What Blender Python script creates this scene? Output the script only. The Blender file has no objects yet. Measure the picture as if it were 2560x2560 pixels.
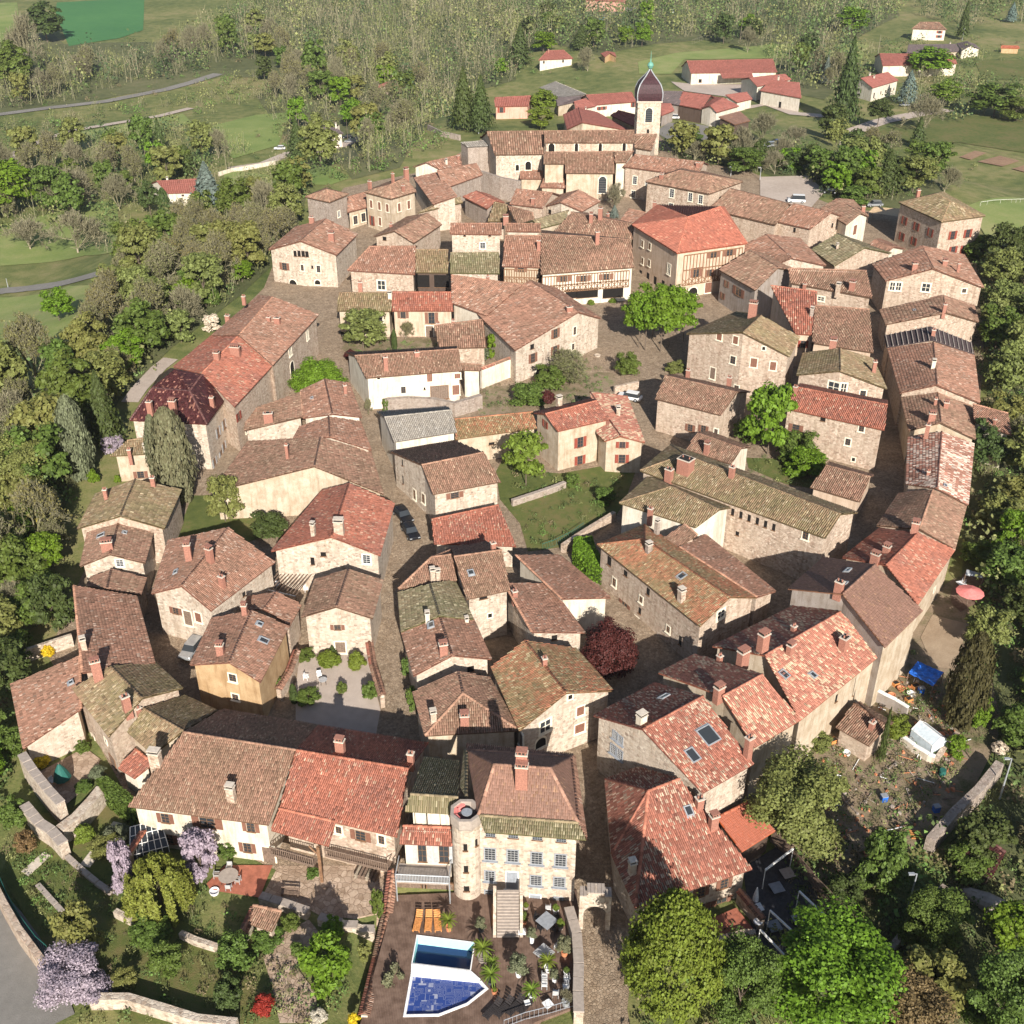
import bpy, bmesh, math, random
import numpy as np
from mathutils import Vector, Matrix

# ------------------------------------------------------------------ camera, sky, sun, exposure
SC = bpy.context.scene
F_PX, PITCH, CAM_H = 2760.0, math.radians(30.55), 85.0
cam_d = bpy.data.cameras.new('camera'); cam = bpy.data.objects.new('camera', cam_d)
SC.collection.objects.link(cam); SC.camera = cam
cam.location = (0, 0, CAM_H); cam.rotation_euler = (math.radians(90) - PITCH, 0, 0)
cam_d.sensor_fit = 'HORIZONTAL'; cam_d.sensor_width = 36; cam_d.lens = 36 * F_PX / 2560
cam_d.clip_start = 1; cam_d.clip_end = 9000
SUN_EL, SUN_AZ = math.radians(27), math.radians(10.4)       # behind the camera, a little to the right
S = Vector((math.sin(SUN_AZ) * math.cos(SUN_EL), -math.cos(SUN_AZ) * math.cos(SUN_EL), math.sin(SUN_EL)))
wd = bpy.data.worlds.new('World'); SC.world = wd; wd.use_nodes = True
wn = wd.node_tree.nodes; sky = wn.new('ShaderNodeTexSky'); sky.sky_type = 'NISHITA'
sky.sun_disc = False; sky.sun_elevation = SUN_EL; sky.sun_rotation = math.atan2(S.x, S.y)
wd.node_tree.links.new(sky.outputs[0], wn['Background'].inputs[0]); wn['Background'].inputs[1].default_value = 0.065
sl = bpy.data.lights.new('sun', 'SUN'); sl.energy = 5.0; sl.angle = math.radians(0.5); sl.color = (1, 0.935, 0.845)
so = bpy.data.objects.new('sun', sl); SC.collection.objects.link(so)
so.rotation_euler = (-S).to_track_quat('-Z', 'Y').to_euler()
SC.view_settings.view_transform = 'Standard'; SC.view_settings.look = 'None'
SC.view_settings.exposure = 0.78; SC.view_settings.gamma = 1; SC.view_settings.use_curve_mapping = False

# ------------------------------------------------------------------ survey: photo pixels to places on the ground
K = 1932 / 640
ORG = {'A': (1000, 1780), 'B': (1600, 960), 'C': (1120, 320), 'S': None}
for r_ in range(4):
    for c_ in range(4): ORG['%d%d' % (r_, c_)] = (c_ * 640, r_ * 640)
def px(t, x, y):
    if t == 'S': return (x, y)
    o = ORG[t]; return (o[0] + x / K, o[1] + y / K)
def ray(X, Y):
    u, v = (X - 1280) / F_PX, (Y - 1280) / F_PX
    c, s = math.cos(PITCH), math.sin(PITCH)
    return np.array([u, c - v * s, -s - v * c])
def at_z(X, Y, z):
    d = ray(X, Y); t = (z - CAM_H) / d[2]
    return np.array([d[0] * t, d[1] * t, z])
def plane_z(y): return np.clip(0.045 * (y - 70), 0, 11.7)
_ol = [(330,2600),(150,2330),(60,2150),(10,1900),(40,1700),(100,1500),(140,1300),(230,1100),(330,950),(480,760),(620,650),(690,520),(860,430),
       (1100,350),(1180,290),(1760,290),(2000,430),(2300,460),(2500,560),(2520,900),(2440,1250),(2390,1500),(2300,1800),(2200,2000),(2100,2300),(1900,2600)]
def _pl(X, Y):
    z = 0.0
    for _ in range(60):
        p = at_z(X, Y, z); z = 0.7 * z + 0.3 * float(plane_z(p[1]))
    return p[:2]
OUT = np.array([_pl(*q) for q in _ol])
def sdist(x, y):                                             # distance outside the hilltop outline
    x = np.asarray(x, float); y = np.asarray(y, float)
    d = np.full(x.shape, 1e9); ins = np.zeros(x.shape, bool)
    for i in range(len(OUT)):
        a = OUT[i]; b = OUT[(i + 1) % len(OUT)]; e = b - a
        t = np.clip(((x - a[0]) * e[0] + (y - a[1]) * e[1]) / (e @ e), 0, 1)
        d = np.minimum(d, np.hypot(x - a[0] - t * e[0], y - a[1] - t * e[1]))
        c = ((a[1] > y) != (b[1] > y)) & (x < e[0] * (y - a[1]) / (e[1] if abs(e[1]) > 1e-9 else 1e-9) + a[0])
        ins ^= c
    return np.where(ins, 0, d)
def sm(t): t = np.clip(t, 0, 1); return t * t * (3 - 2 * t)
def terr(x, y):
    x = np.asarray(x, float); y = np.asarray(y, float)
    d = sdist(x, y)
    v = -9 + 7 * sm((x + 30) / 90) + 0.03 * np.clip(y - 520, 0, 900) + 1.2 * np.sin(x / 37 + 1) * np.sin(y / 45)
    w = 1 - sm(d / 70); z = v * (1 - w) + plane_z(y) * w
    return z - 3.0 * np.clip(4 - np.hypot(np.clip(np.abs(x + 5.5) - 3.6, 0, 99), np.clip(np.abs(y - 63.2) - 4.4, 0, 99)), 0, 1)   # the pit the pools sit in, under the deck
_TS = np.concatenate([np.arange(40, 500, 1.0), np.arange(500, 2600, 6.0)])
def unp(X, Y, dz=0.0):
    d = ray(X, Y); x = d[0] * _TS; y = d[1] * _TS; z = CAM_H + d[2] * _TS
    g = z - terr(x, y) - dz; i = int(np.argmax(g < 0))
    if g[i] >= 0: i = len(_TS) - 1
    i = max(i, 1); f = g[i - 1] / (g[i - 1] - g[i]); t = _TS[i - 1] + f * (_TS[i] - _TS[i - 1])
    return np.array([d[0] * t, d[1] * t, CAM_H + d[2] * t])
def g_at(x, y): return float(terr(np.array([x]), np.array([y]))[0])
def top_z(x, y, Y):                                          # height at which the upright over (x,y) meets picture row Y
    k = (Y - 1280) / F_PX; c, s = math.cos(PITCH), math.sin(PITCH)
    r = (-s - k * c) / (c - k * s); return CAM_H + r * y
def pxm(x, y, z): return F_PX / (y * math.cos(PITCH) + (CAM_H - z) * math.sin(PITCH))   # photo pixels per metre there

# ------------------------------------------------------------------ objects
COL = SC.collection
def tag(o, label=None, cat=None, group=None, kind=None):
    if label: o['label'] = label
    if cat: o['category'] = cat
    if group: o['group'] = group
    if kind: o['kind'] = kind
    return o
def empty(name, loc, label=None, cat=None, group=None):
    o = bpy.data.objects.new(name, None); COL.objects.link(o); o.location = loc; o.empty_display_size = .5
    return tag(o, label, cat, group)
def mesh_np(name, V, Q, tint=None, n=4):
    me = bpy.data.meshes.new(name); V = np.asarray(V, np.float32); Q = np.asarray(Q, np.int32)
    me.vertices.add(len(V)); me.vertices.foreach_set('co', V.ravel())
    me.loops.add(Q.size); me.loops.foreach_set('vertex_index', Q.ravel())
    me.polygons.add(len(Q)); me.polygons.foreach_set('loop_start', np.arange(0, Q.size, n, dtype=np.int32))
    try: me.polygons.foreach_set('loop_total', np.full(len(Q), n, np.int32))
    except Exception: pass
    me.update(calc_edges=True)
    if tint is not None:
        a = me.attributes.new('tint', 'FLOAT_VECTOR', 'FACE'); a.data.foreach_set('vector', np.asarray(tint, np.float32).ravel())
    return me
def link(name, me, mat=None, parent=None, loc=None):
    o = bpy.data.objects.new(name, me); COL.objects.link(o)
    if mat is not None and len(me.materials) == 0:
        for m in (mat if isinstance(mat, (list, tuple)) else [mat]): me.materials.append(m)
    if parent: o.parent = parent
    if loc is not None: o.location = loc
    return o
class MB:                                                    # gathers boxes, bars, lathes into one mesh
    def __init__(s): s.v = []; s.f = []; s.m = []
    def add(s, V, F, m=0):
        n = len(s.v); s.v += [tuple(map(float, p)) for p in V]; s.f += [tuple(i + n for i in f) for f in F]; s.m += [m] * len(F); return s
    def box(s, c, d, m=0, rz=0.0, taper=1.0):
        x, y, z = d[0] / 2, d[1] / 2, d[2] / 2; ca, sa = math.cos(rz), math.sin(rz); V = []
        for k, zz in ((1, -z), (taper, z)):
            for a, b in ((-x, -y), (x, -y), (x, y), (-x, y)):
                a *= k; b *= k; V.append((c[0] + a * ca - b * sa, c[1] + a * sa + b * ca, c[2] + zz))
        return s.add(V, [(3,2,1,0),(4,5,6,7),(0,1,5,4),(1,2,6,5),(2,3,7,6),(3,0,4,7)], m)
    def bar(s, p, q, r, m=0, n=5, r2=None):
        p = Vector(p); q = Vector(q); d = (q - p); r2 = r if r2 is None else r2
        if d.length < 1e-6: return s
        d.normalize(); a = d.orthogonal().normalized(); b = d.cross(a); V = []
        for o, rr in ((p, r), (q, r2)):
            for i in range(n):
                t = 2 * math.pi * i / n; V.append(o + a * math.cos(t) * rr + b * math.sin(t) * rr)
        return s.add(V, [(i, (i + 1) % n, n + (i + 1) % n, n + i) for i in range(n)] + [tuple(range(n))[::-1], tuple(range(n, 2 * n))], m)
    def lathe(s, prof, m=0, n=16, c=(0, 0, 0), cap=True):
        V = []
        for r, z in prof:
            for i in range(n):
                t = 2 * math.pi * (i + .5) / n; V.append((c[0] + r * math.cos(t), c[1] + r * math.sin(t), c[2] + z))
        F = []
        for k in range(len(prof) - 1):
            for i in range(n): F.append((k*n+i, k*n+(i+1) % n, (k+1)*n+(i+1) % n, (k+1)*n+i))
        if cap: F += [tuple(range(n))[::-1], tuple(range((len(prof)-1)*n, len(prof)*n))]
        return s.add(V, F, m)
    def prism(s, poly, z0, z1, m=0, mt=None):
        n = len(poly); V = [(p[0], p[1], z0) for p in poly] + [(p[0], p[1], z1) for p in poly]
        s.add(V, [(i, (i+1) % n, n+(i+1) % n, n+i) for i in range(n)], m)
        n0 = len(s.v) - 2 * n
        s.f += [tuple(range(n0, n0+n))[::-1], tuple(range(n0+n, n0+2*n))]; s.m += [m, m if mt is None else mt]; return s
    def mesh(s, name):
        me = bpy.data.meshes.new(name); me.from_pydata(s.v, [], s.f); me.polygons.foreach_set('material_index', s.m); me.update(); return me
    def build(s, name, mat, parent=None, loc=None):
        return link(name, s.mesh(name), mat, parent, loc)

# ------------------------------------------------------------------ materials
MATS = {}
class NT:
    def __init__(s, name):
        s.m = bpy.data.materials.new(name); s.m.use_nodes = True; s.t = s.m.node_tree; s.b = s.t.nodes['Principled BSDF']
        s.b.inputs['Roughness'].default_value = .9; s.b.inputs['Specular IOR Level'].default_value = .25; MATS[name] = s.m
    def n(s, ty, **k):
        o = s.t.nodes.new('ShaderNode' + ty)
        for a, v in k.items():
            if a.startswith('i_'): o.inputs[int(a[2:]) if a[2:].isdigit() else a[2:]].default_value = v
            else: setattr(o, a, v)
        return o
    def l(s, a, b): s.t.links.new(a, b)
    def noise(s, scale, detail=4, vec=None, rough=.6):
        o = s.n('TexNoise'); o.inputs['Scale'].default_value = scale; o.inputs['Detail'].default_value = detail; o.inputs['Roughness'].default_value = rough
        s.l(vec or s.pos(), o.inputs['Vector']); return o.outputs['Fac']
    def pos(s):
        if not hasattr(s, '_p'): s._p = s.n('NewGeometry').outputs['Position']
        return s._p
    def ramp(s, fac, stops):
        o = s.n('ValToRGB'); e = o.color_ramp.elements
        while len(e) < len(stops): e.new(.5)
        for x, (p, c) in zip(e, stops): x.position = p; x.color = (*c, 1) if len(c) == 3 else c
        s.l(fac, o.inputs[0]); return o.outputs[0]
    def mix(s, fac, a, b, mode='MIX'):
        o = s.n('Mix', data_type='RGBA', blend_type=mode)
        for k, v in ((0, fac), (6, a), (7, b)):
            if isinstance(v, (int, float)): o.inputs[k].default_value = v
            elif isinstance(v, (tuple, list)): o.inputs[k].default_value = (*v, 1)
            else: s.l(v, o.inputs[k])
        return o.outputs[2]
    def math(s, op, a, b=0.0):
        o = s.n('Math', operation=op)
        for k, v in ((0, a), (1, b)):
            if isinstance(v, (int, float)): o.inputs[k].default_value = v
            else: s.l(v, o.inputs[k])
        return o.outputs[0]
    def bump(s, h, st=.4, dist=.05):
        o = s.n('Bump'); o.inputs['Strength'].default_value = st; o.inputs['Distance'].default_value = dist
        s.l(h, o.inputs['Height']); s.l(o.outputs[0], s.b.inputs['Normal'])
    def streaks(s):                                          # rain streaks: noise drawn out downwards
        mp = s.n('Mapping'); mp.inputs['Scale'].default_value = (1, 1, .12); s.l(s.pos(), mp.inputs[0])
        return s.ramp(s.noise(1.6, 5, mp.outputs[0], .7), [(.36, (.62, .56, .5)), (.52, (1, 1, 1))])
    def col(s, c): s.l(c, s.b.inputs['Base Color'])
def plain(name, c, rough=.7, metal=0.0, var=.15, scale=3, spec=.3):
    if name in MATS: return MATS[name]
    t = NT(name); f = t.noise(scale, 3)
    t.col(t.ramp(f, [(.3, [x * (1 - var) for x in c]), (.7, [min(1, x * (1 + var)) for x in c])]))
    t.b.inputs['Roughness'].default_value = rough; t.b.inputs['Metallic'].default_value = metal; t.b.inputs['Specular IOR Level'].default_value = spec
    return t.m
def stone(name, cols, mortar, scale=3.2, ew=.06, st=.6, stain=.25):
    t = NT(name); mp = t.n('Mapping'); mp.inputs['Scale'].default_value = (1, 1, 1.5); t.l(t.pos(), mp.inputs[0])
    wob = t.n('TexNoise'); wob.inputs['Scale'].default_value = 2.2; t.l(mp.outputs[0], wob.inputs['Vector'])
    vv = t.mix(.12, mp.outputs[0], wob.outputs['Color'], 'ADD')
    v = t.n('TexVoronoi', feature='F1'); v.inputs['Scale'].default_value = scale; t.l(vv, v.inputs['Vector'])
    e = t.n('TexVoronoi', feature='DISTANCE_TO_EDGE'); e.inputs['Scale'].default_value = scale; t.l(vv, e.inputs['Vector'])
    sep = t.n('SeparateColor'); t.l(v.outputs['Color'], sep.inputs[0])
    n = len(cols); c = t.ramp(sep.outputs[0], [(i / max(1, n - 1), q) for i, q in enumerate(cols)])
    ed = t.ramp(e.outputs['Distance'], [(0, (0, 0, 0)), (ew, (1, 1, 1))])
    pl = t.ramp(t.noise(.35, 5), [(.42, (0, 0, 0)), (.62, (1, 1, 1))])      # patches where the render still covers the stones
    c = t.mix(ed, mortar, c); c = t.mix(t.math('MULTIPLY', pl, .45), c, mortar)
    c = t.mix(stain, c, t.ramp(t.noise(.9, 6), [(.3, (.55, .5, .45)), (.65, (1, 1, 1))]), 'MULTIPLY')
    c = t.mix(.55, c, t.streaks(), 'MULTIPLY'); t.col(c); t.bump(t.math('ADD', ed, t.math('MULTIPLY', t.noise(9, 4), .5)), st, .06); return t.m
def render_wall(name, c, dirt=(.6, .52, .42), amt=.3):
    t = NT(name); f = t.ramp(t.noise(.7, 7), [(.38, (0, 0, 0)), (.66, (1, 1, 1))])
    a = t.mix(t.noise(5, 5), [x * .88 for x in c], [min(1, x * 1.06) for x in c])
    a = t.mix(t.math('MULTIPLY', f, amt), a, [c[i] * dirt[i] for i in range(3)])
    sp = t.ramp(t.noise(6.5, 2), [(.60, (0, 0, 0)), (.66, (1, 1, 1))]); a = t.mix(t.math('MULTIPLY', sp, .45 * amt * 2), a, [c[0] * .6, c[1] * .5, c[2] * .4])
    a = t.mix(.6, a, t.streaks(), 'MULTIPLY'); t.col(a); t.bump(t.noise(7, 5), .35, .04); return t.m
stone('rubble', [(.42, .32, .25), (.57, .46, .36), (.30, .22, .165), (.48, .35, .27), (.63, .53, .43)], (.51, .42, .33), 2.8, .08, .65, .28)
stone('pale_rubble', [(.40, .32, .25), (.58, .50, .41), (.29, .22, .17), (.63, .56, .46), (.45, .34, .26)], (.57, .49, .40), 2.6, .10, .6, .3)
stone('grey_rubble', [(.30, .25, .21), (.42, .36, .31), (.24, .19, .16), (.46, .38, .33)], (.36, .30, .25))
stone('cobbles', [(.33, .25, .175), (.43, .33, .235), (.25, .185, .13), (.48, .38, .275)], (.24, .185, .13), 3.6, .10, .7, .5)
stone('paving_stone', [(.44, .33, .25), (.54, .42, .32), (.34, .25, .18), (.5, .38, .29)], (.28, .20, .14), 1.7, .07, .5, .3)
render_wall('white_render', (.66, .60, .50), amt=.4); render_wall('cream_render', (.52, .44, .34), amt=.65)
render_wall('ochre_render', (.50, .35, .20), amt=.6); render_wall('pink_render', (.62, .36, .28)); render_wall('grey_render', (.34, .30, .27), amt=.5)
render_wall('snow_render', (.66, .61, .52), amt=.35); render_wall('brick_wall', (.36, .15, .10)); render_wall('dark_boards', (.10, .07, .055))
render_wall('rose_render', (.56, .44, .34), amt=.4)
def mat_tint(name, rough=.88):
    t = NT(name); a = t.n('Attribute', attribute_name='tint'); f = t.noise(14, 3)
    t.col(t.mix(.5, a.outputs['Vector'], t.ramp(f, [(.3, (.7, .7, .7)), (.7, (1.12, 1.1, 1.08))]), 'MULTIPLY')); t.bump(f, .25, .02)
    t.b.inputs['Roughness'].default_value = rough; t.b.inputs['Specular IOR Level'].default_value = .15
mat_tint('roof_tile'); mat_tint('glazed_tile', .35)
plain('brick', (.31, .145, .105), var=.35, scale=9); plain('mortar_cap', (.55, .48, .40)); plain('near_black', (.02, .018, .016)); plain('zinc', (.42, .44, .46), .45, .4)
plain('oak', (.20, .11, .06), var=.4, scale=6); plain('old_wood', (.17, .12, .09), var=.4, scale=6); plain('red_shutter', (.24, .055, .035)); plain('brown_shutter', (.19, .09, .06))
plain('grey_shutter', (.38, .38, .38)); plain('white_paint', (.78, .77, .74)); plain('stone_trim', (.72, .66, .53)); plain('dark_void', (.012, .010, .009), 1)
plain('grey_paint', (.26, .28, .31)); plain('black_metal', (.03, .03, .035), .4, .5); plain('terracotta', (.5, .2, .1)); plain('bark', (.13, .10, .075), var=.4, scale=8)
plain('pale_bark', (.30, .25, .19), var=.3, scale=8); plain('teak', (.58, .25, .08), var=.3, scale=8); plain('tyre', (.02, .02, .02)); plain('dark_fabric', (.035, .03, .03))
plain('slab_grey', (.34, .29, .25)); plain('plastic_white', (.8, .8, .8), .35); plain('plaster_tile_red', (.33, .10, .06)); plain('green_fabric', (.02, .11, .09))
g = NT('glass_dark'); g.b.inputs['Base Color'].default_value = (.035, .04, .045, 1); g.b.inputs['Roughness'].default_value = .12; g.b.inputs['Specular IOR Level'].default_value = .6
def leafmat(name, c, c2=None, tr=.25, sh=(1.5, 1.0, .9)):
    t = NT(name); c2 = c2 or [x * 1.7 for x in c]
    gi = t.n('NewGeometry'); oi = t.n('ObjectInfo')
    a = t.mix(gi.outputs['Random Per Island'], [x * .62 for x in c], c2)
    b = t.mix(t.math('MULTIPLY', oi.outputs['Random'], .5), a, [c[i] * sh[i] for i in range(3)])
    t.col(b); t.b.inputs['Roughness'].default_value = .6
    tl = t.n('BsdfTranslucent'); t.l(b, tl.inputs[0]); ms = t.n('MixShader'); ms.inputs[0].default_value = tr
    t.l(t.b.outputs[0], ms.inputs[1]); t.l(tl.outputs[0], ms.inputs[2]); t.l(ms.outputs[0], t.t.nodes['Material Output'].inputs[0])
leafmat('leaf_bright', (.095, .175, .014)); leafmat('leaf_green', (.078, .125, .024)); leafmat('leaf_dark', (.052, .080, .022)); leafmat('leaf_olive', (.135, .165, .048))
leafmat('leaf_lime', (.11, .165, .022)); leafmat('leaf_willow', (.15, .19, .035)); leafmat('leaf_purple', (.050, .016, .014), (.095, .026, .022), .1); leafmat('leaf_red', (.22, .03, .02))
leafmat('leaf_yellow', (.50, .42, .02)); leafmat('leaf_blue', (.11, .16, .14)); leafmat('leaf_grey', (.13, .15, .085)); leafmat('leaf_wisteria', (.33, .27, .33), (.50, .43, .48), .2, (1.05, 1, 1))
leafmat('leaf_white', (.55, .55, .42), (.8, .8, .7)); leafmat('twig', (.22, .20, .12), (.34, .31, .20), .1, (.9, .95, .9)); leafmat('leaf_browncyp', (.055, .060, .024), (.10, .10, .042)); leafmat('leaf_brown', (.15, .11, .05)); leafmat('leaf_bud', (.155, .17, .06), (.25, .26, .11))
def ground(name, stops, scales=(.02, .25, 3), bump=.5):
    t = NT(name)
    a = t.math('ADD', t.math('MULTIPLY', t.noise(scales[0], 5), .45), t.math('ADD', t.math('MULTIPLY', t.noise(scales[1], 6), .35), t.math('MULTIPLY', t.noise(scales[2], 4), .2)))
    t.col(t.ramp(a, stops)); t.bump(t.noise(scales[2] * 1.5, 5), bump, .15); return t.m
ground('meadow', [(.38, (.06, .085, .024)), (.47, (.12, .14, .042)), (.53, (.18, .18, .065)), (.61, (.25, .21, .10))])
ground('lawn', [(.35, (.065, .085, .022)), (.48, (.10, .12, .032)), (.6, (.15, .13, .05))], (.1, .8, 6))
ground('woodland_floor', [(.38, (.055, .065, .025)), (.5, (.10, .11, .045)), (.62, (.15, .14, .07))]); ground('pasture', [(.36, (.12, .18, .045)), (.5, (.19, .235, .07)), (.64, (.29, .28, .12))], (.015, .1, 1.5))
ground('wheat_green', [(.36, (.045, .15, .05)), (.64, (.07, .19, .06))], (.02, .2, 2))
ground('soil', [(.35, (.20, .12, .075)), (.65, (.34, .22, .14))], (.1, .8, 5)); ground('rough_garden', [(.37, (.07, .09, .03)), (.46, (.17, .14, .08)), (.55, (.27, .20, .14)), (.64, (.13, .16, .055))], (.12, .6, 4))
ground('pale_gravel', [(.35, (.36, .295, .245)), (.65, (.50, .42, .36))], (.1, 1, 12)); ground('asphalt', [(.35, (.16, .15, .135)), (.65, (.25, .235, .215))], (.1, 1, 12))
ground('dry_earth', [(.35, (.24, .17, .11)), (.65, (.38, .29, .2))], (.1, .8, 5)); t_ = NT('deck_boards'); sp_ = t_.n('SeparateXYZ'); t_.l(t_.pos(), sp_.inputs[0]); fr_ = t_.math('FRACT', t_.math('MULTIPLY', sp_.outputs[0], 6.9))
bd_ = t_.ramp(fr_, [(0, (.35, .35, .35)), (.1, (1, 1, 1)), (.9, (1, 1, 1)), (1, (.35, .35, .35))]); t_.col(t_.mix(1.0, t_.ramp(t_.noise(1.3, 6), [(.35, (.115, .072, .052)), (.65, (.21, .14, .105))]), bd_, 'MULTIPLY')); t_.bump(bd_, .4, .02)
t_ = NT('pool_cover'); w1 = t_.n('TexVoronoi', feature='DISTANCE_TO_EDGE', distance='CHEBYCHEV') if False else t_.n('TexVoronoi', feature='F1', distance='CHEBYCHEV'); w1.inputs['Scale'].default_value = 1.6
mp_ = t_.n('Mapping'); mp_.inputs['Scale'].default_value = (1, 1, 0); t_.l(t_.pos(), mp_.inputs[0]); t_.l(mp_.outputs[0], w1.inputs['Vector'])
ln_ = t_.math('FRACT', t_.math('MULTIPLY', w1.outputs['Distance'], 6)); t_.col(t_.ramp(t_.math('MULTIPLY', ln_, t_.noise(1.5, 2)), [(.05, (.30, .32, .42)), (.10, (.025, .055, .22))])); t_.b.inputs['Roughness'].default_value = .5
t_ = NT('pool_water'); t_.b.inputs['Base Color'].default_value = (.012, .035, .11, 1); t_.b.inputs['Roughness'].default_value = .06; t_.bump(t_.noise(2.5, 3), .12, .05)
plain('pool_tile', (.38, .72, .74), .4, var=.05); plain('blue_tarp', (.02, .12, .5), .5, var=.5, scale=2); plain('pink_cloth', (.72, .22, .2)); plain('greenhouse_film', (.55, .62, .66), .3); plain('maroon_sheet', (.22, .07, .10), var=.3)
plain('terrace_red', (.34, .12, .075), var=.25, scale=2); plain('dark_tiles', (.05, .05, .055), var=.3); plain('sail_beige', (.50, .36, .22)); plain('lavender_fabric', (.1, .03, .12))

# ------------------------------------------------------------------ draped ground patches
GX = np.unique(np.concatenate([np.arange(-2600, -160, 40), np.arange(-160, 190, 2.5), np.arange(190, 2700, 40)]))
GY = np.unique(np.concatenate([np.arange(-200, 40, 20), np.arange(40, 420, 2.5), np.arange(420, 900, 8), np.arange(900, 4000, 60)]))
XX, YY = np.meshgrid(GX, GY); ZZ = terr(XX.ravel(), YY.ravel()).reshape(XX.shape)
def sheet_z(x, y):                                           # height of the terrain sheet itself, as its two triangles per cell give it
    i = int(np.clip(np.searchsorted(GX, x) - 1, 0, len(GX) - 2)); j = int(np.clip(np.searchsorted(GY, y) - 1, 0, len(GY) - 2))
    a = (x - GX[i]) / (GX[i+1] - GX[i]); b = (y - GY[j]) / (GY[j+1] - GY[j])
    return (ZZ[j, i] * (1-a) + ZZ[j, i+1] * a) * (1-b) + (ZZ[j+1, i] * (1-a) + ZZ[j+1, i+1] * a) * b
def build_terrain():
    V = np.stack([XX.ravel(), YY.ravel(), ZZ.ravel()], 1); w = len(GX); j, i = np.meshgrid(np.arange(len(GY)-1), np.arange(w-1), indexing='ij')
    a = (j * w + i).ravel(); o = link('ground', mesh_np('ground', V, np.stack([a, a+1, a+1+w, a+w], 1)), MATS['meadow']); tag(o, kind='structure')
    o.data.polygons.foreach_set('use_smooth', [True] * len(o.data.polygons))
build_terrain()
def in_poly(P, x, y):
    c = False; n = len(P)
    for i in range(n):
        a, b = P[i], P[(i+1) % n]
        if (a[1] > y) != (b[1] > y) and x < (b[0]-a[0]) * (y-a[1]) / (b[1]-a[1]) + a[0]: c = not c
    return c
def drape(name, W, mat, dz=.06, label=None, cat=None, kind='structure', step=2.5):
    bm = bmesh.new(); bm.faces.new([bm.verts.new((p[0], p[1], 0)) for p in W])
    xs = [p[0] for p in W]; ys = [p[1] for p in W]
    bmesh.ops.triangulate(bm, faces=bm.faces[:])
    far = min(ys) > 420; sx = 8 if far else step
    for k in np.arange(math.ceil(min(xs) / sx) * sx, max(xs), sx):
        bmesh.ops.bisect_plane(bm, geom=bm.verts[:] + bm.edges[:] + bm.faces[:], plane_co=(k, 0, 0), plane_no=(1, 0, 0))
    for k in np.arange(math.ceil(min(ys) / sx) * sx, max(ys), sx):
        bmesh.ops.bisect_plane(bm, geom=bm.verts[:] + bm.edges[:] + bm.faces[:], plane_co=(0, k, 0), plane_no=(0, 1, 0))
    for v in bm.verts: v.co.z = sheet_z(v.co.x, v.co.y) + dz
    bmesh.ops.recalc_face_normals(bm, faces=bm.faces[:])
    if sum(f.normal.z for f in bm.faces) < 0: bmesh.ops.reverse_faces(bm, faces=bm.faces[:])
    me = bpy.data.meshes.new(name); bm.to_mesh(me); bm.free()
    return tag(link(name, me, MATS[mat]), label, cat, kind=kind)
def patch(name, t, pts, mat, dz=.06, **k):
    return drape(name, [unp(*px(t, pts[i], pts[i+1]))[:2] for i in range(0, len(pts), 2)], mat, dz, **k)
def strip(name, t, pts, w, mat, dz=.1, **k):                 # a road or path of width w along picture points
    C = [unp(*px(t, pts[i], pts[i+1]))[:2] for i in range(0, len(pts), 2)]; L = []; R = []
    for i, c in enumerate(C):
        d = C[min(i+1, len(C)-1)] - C[max(i-1, 0)]; d = d / np.hypot(*d); n = np.array([-d[1], d[0]]) * w / 2
        L.append(c + n); R.append(c - n)
    return drape(name, L + R[::-1], mat, dz, **k)

# ------------------------------------------------------------------ roofs of canal tiles
PAL = {  # base, second tone, share of second, pale tile, share of pale, spread, channel colour
 'red':    ((.355,.12,.072), (.25,.105,.075), .30, (.50,.30,.20), .07, .22, (.20,.07,.045)),
 'bright': ((.43,.135,.08), (.34,.115,.072), .30, (.62,.28,.17), .05, .14, (.26,.07,.04)),
 'rose':   ((.31,.155,.10), (.23,.13,.085), .35, (.46,.31,.23), .07, .24, (.17,.08,.055)),
 'brown':  ((.28,.152,.10), (.21,.13,.082), .40, (.40,.27,.18), .08, .24, (.12,.07,.045)),
 'olive':  ((.245,.16,.09), (.205,.165,.08), .50, (.38,.30,.18), .12, .24, (.11,.08,.04)),
 'moss':   ((.215,.165,.095), (.17,.155,.08), .50, (.36,.31,.19), .14, .22, (.10,.09,.04)),
 'mixed':  ((.34,.12,.075), (.24,.10,.07), .40, (.52,.36,.25), .22, .24, (.18,.07,.05)),
 'spot':   ((.40,.155,.10), (.31,.13,.09), .35, (.60,.42,.27), .26, .20, (.24,.09,.055)),
 'mossred':((.36,.14,.07), (.23,.17,.08), .50, (.42,.33,.18), .12, .24, (.15,.09,.045)),
 'speck':  ((.36,.16,.11), (.26,.13,.09), .40, (.66,.50,.40), .36, .26, (.16,.08,.055)),
 'grey':   ((.30,.27,.23), (.25,.23,.20), .40, (.4,.37,.33), .10, .15, (.14,.12,.1)),
 'flat':   ((.255,.135,.095), (.22,.125,.09), .30, (.36,.2,.12), .05, .12, (.2,.1,.06)),
 'maroon': ((.075,.022,.022), (.055,.018,.018), .4, (.30,.13,.09), .10, .3, (.07,.018,.015)),
 'modern': ((.29,.095,.072), (.25,.085,.065), .3, (.34,.13,.1), .03, .10, (.2,.07,.05)),
 'slate':  ((.13,.10,.10), (.11,.09,.09), .3, (.2,.15,.14), .03, .1, (.08,.06,.06)),
 'orange': ((.42,.12,.065), (.37,.11,.06), .3, (.5,.18,.1), .02, .06, (.4,.1,.04)),
}
RNG = np.random.default_rng(7); random.seed(11)
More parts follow.
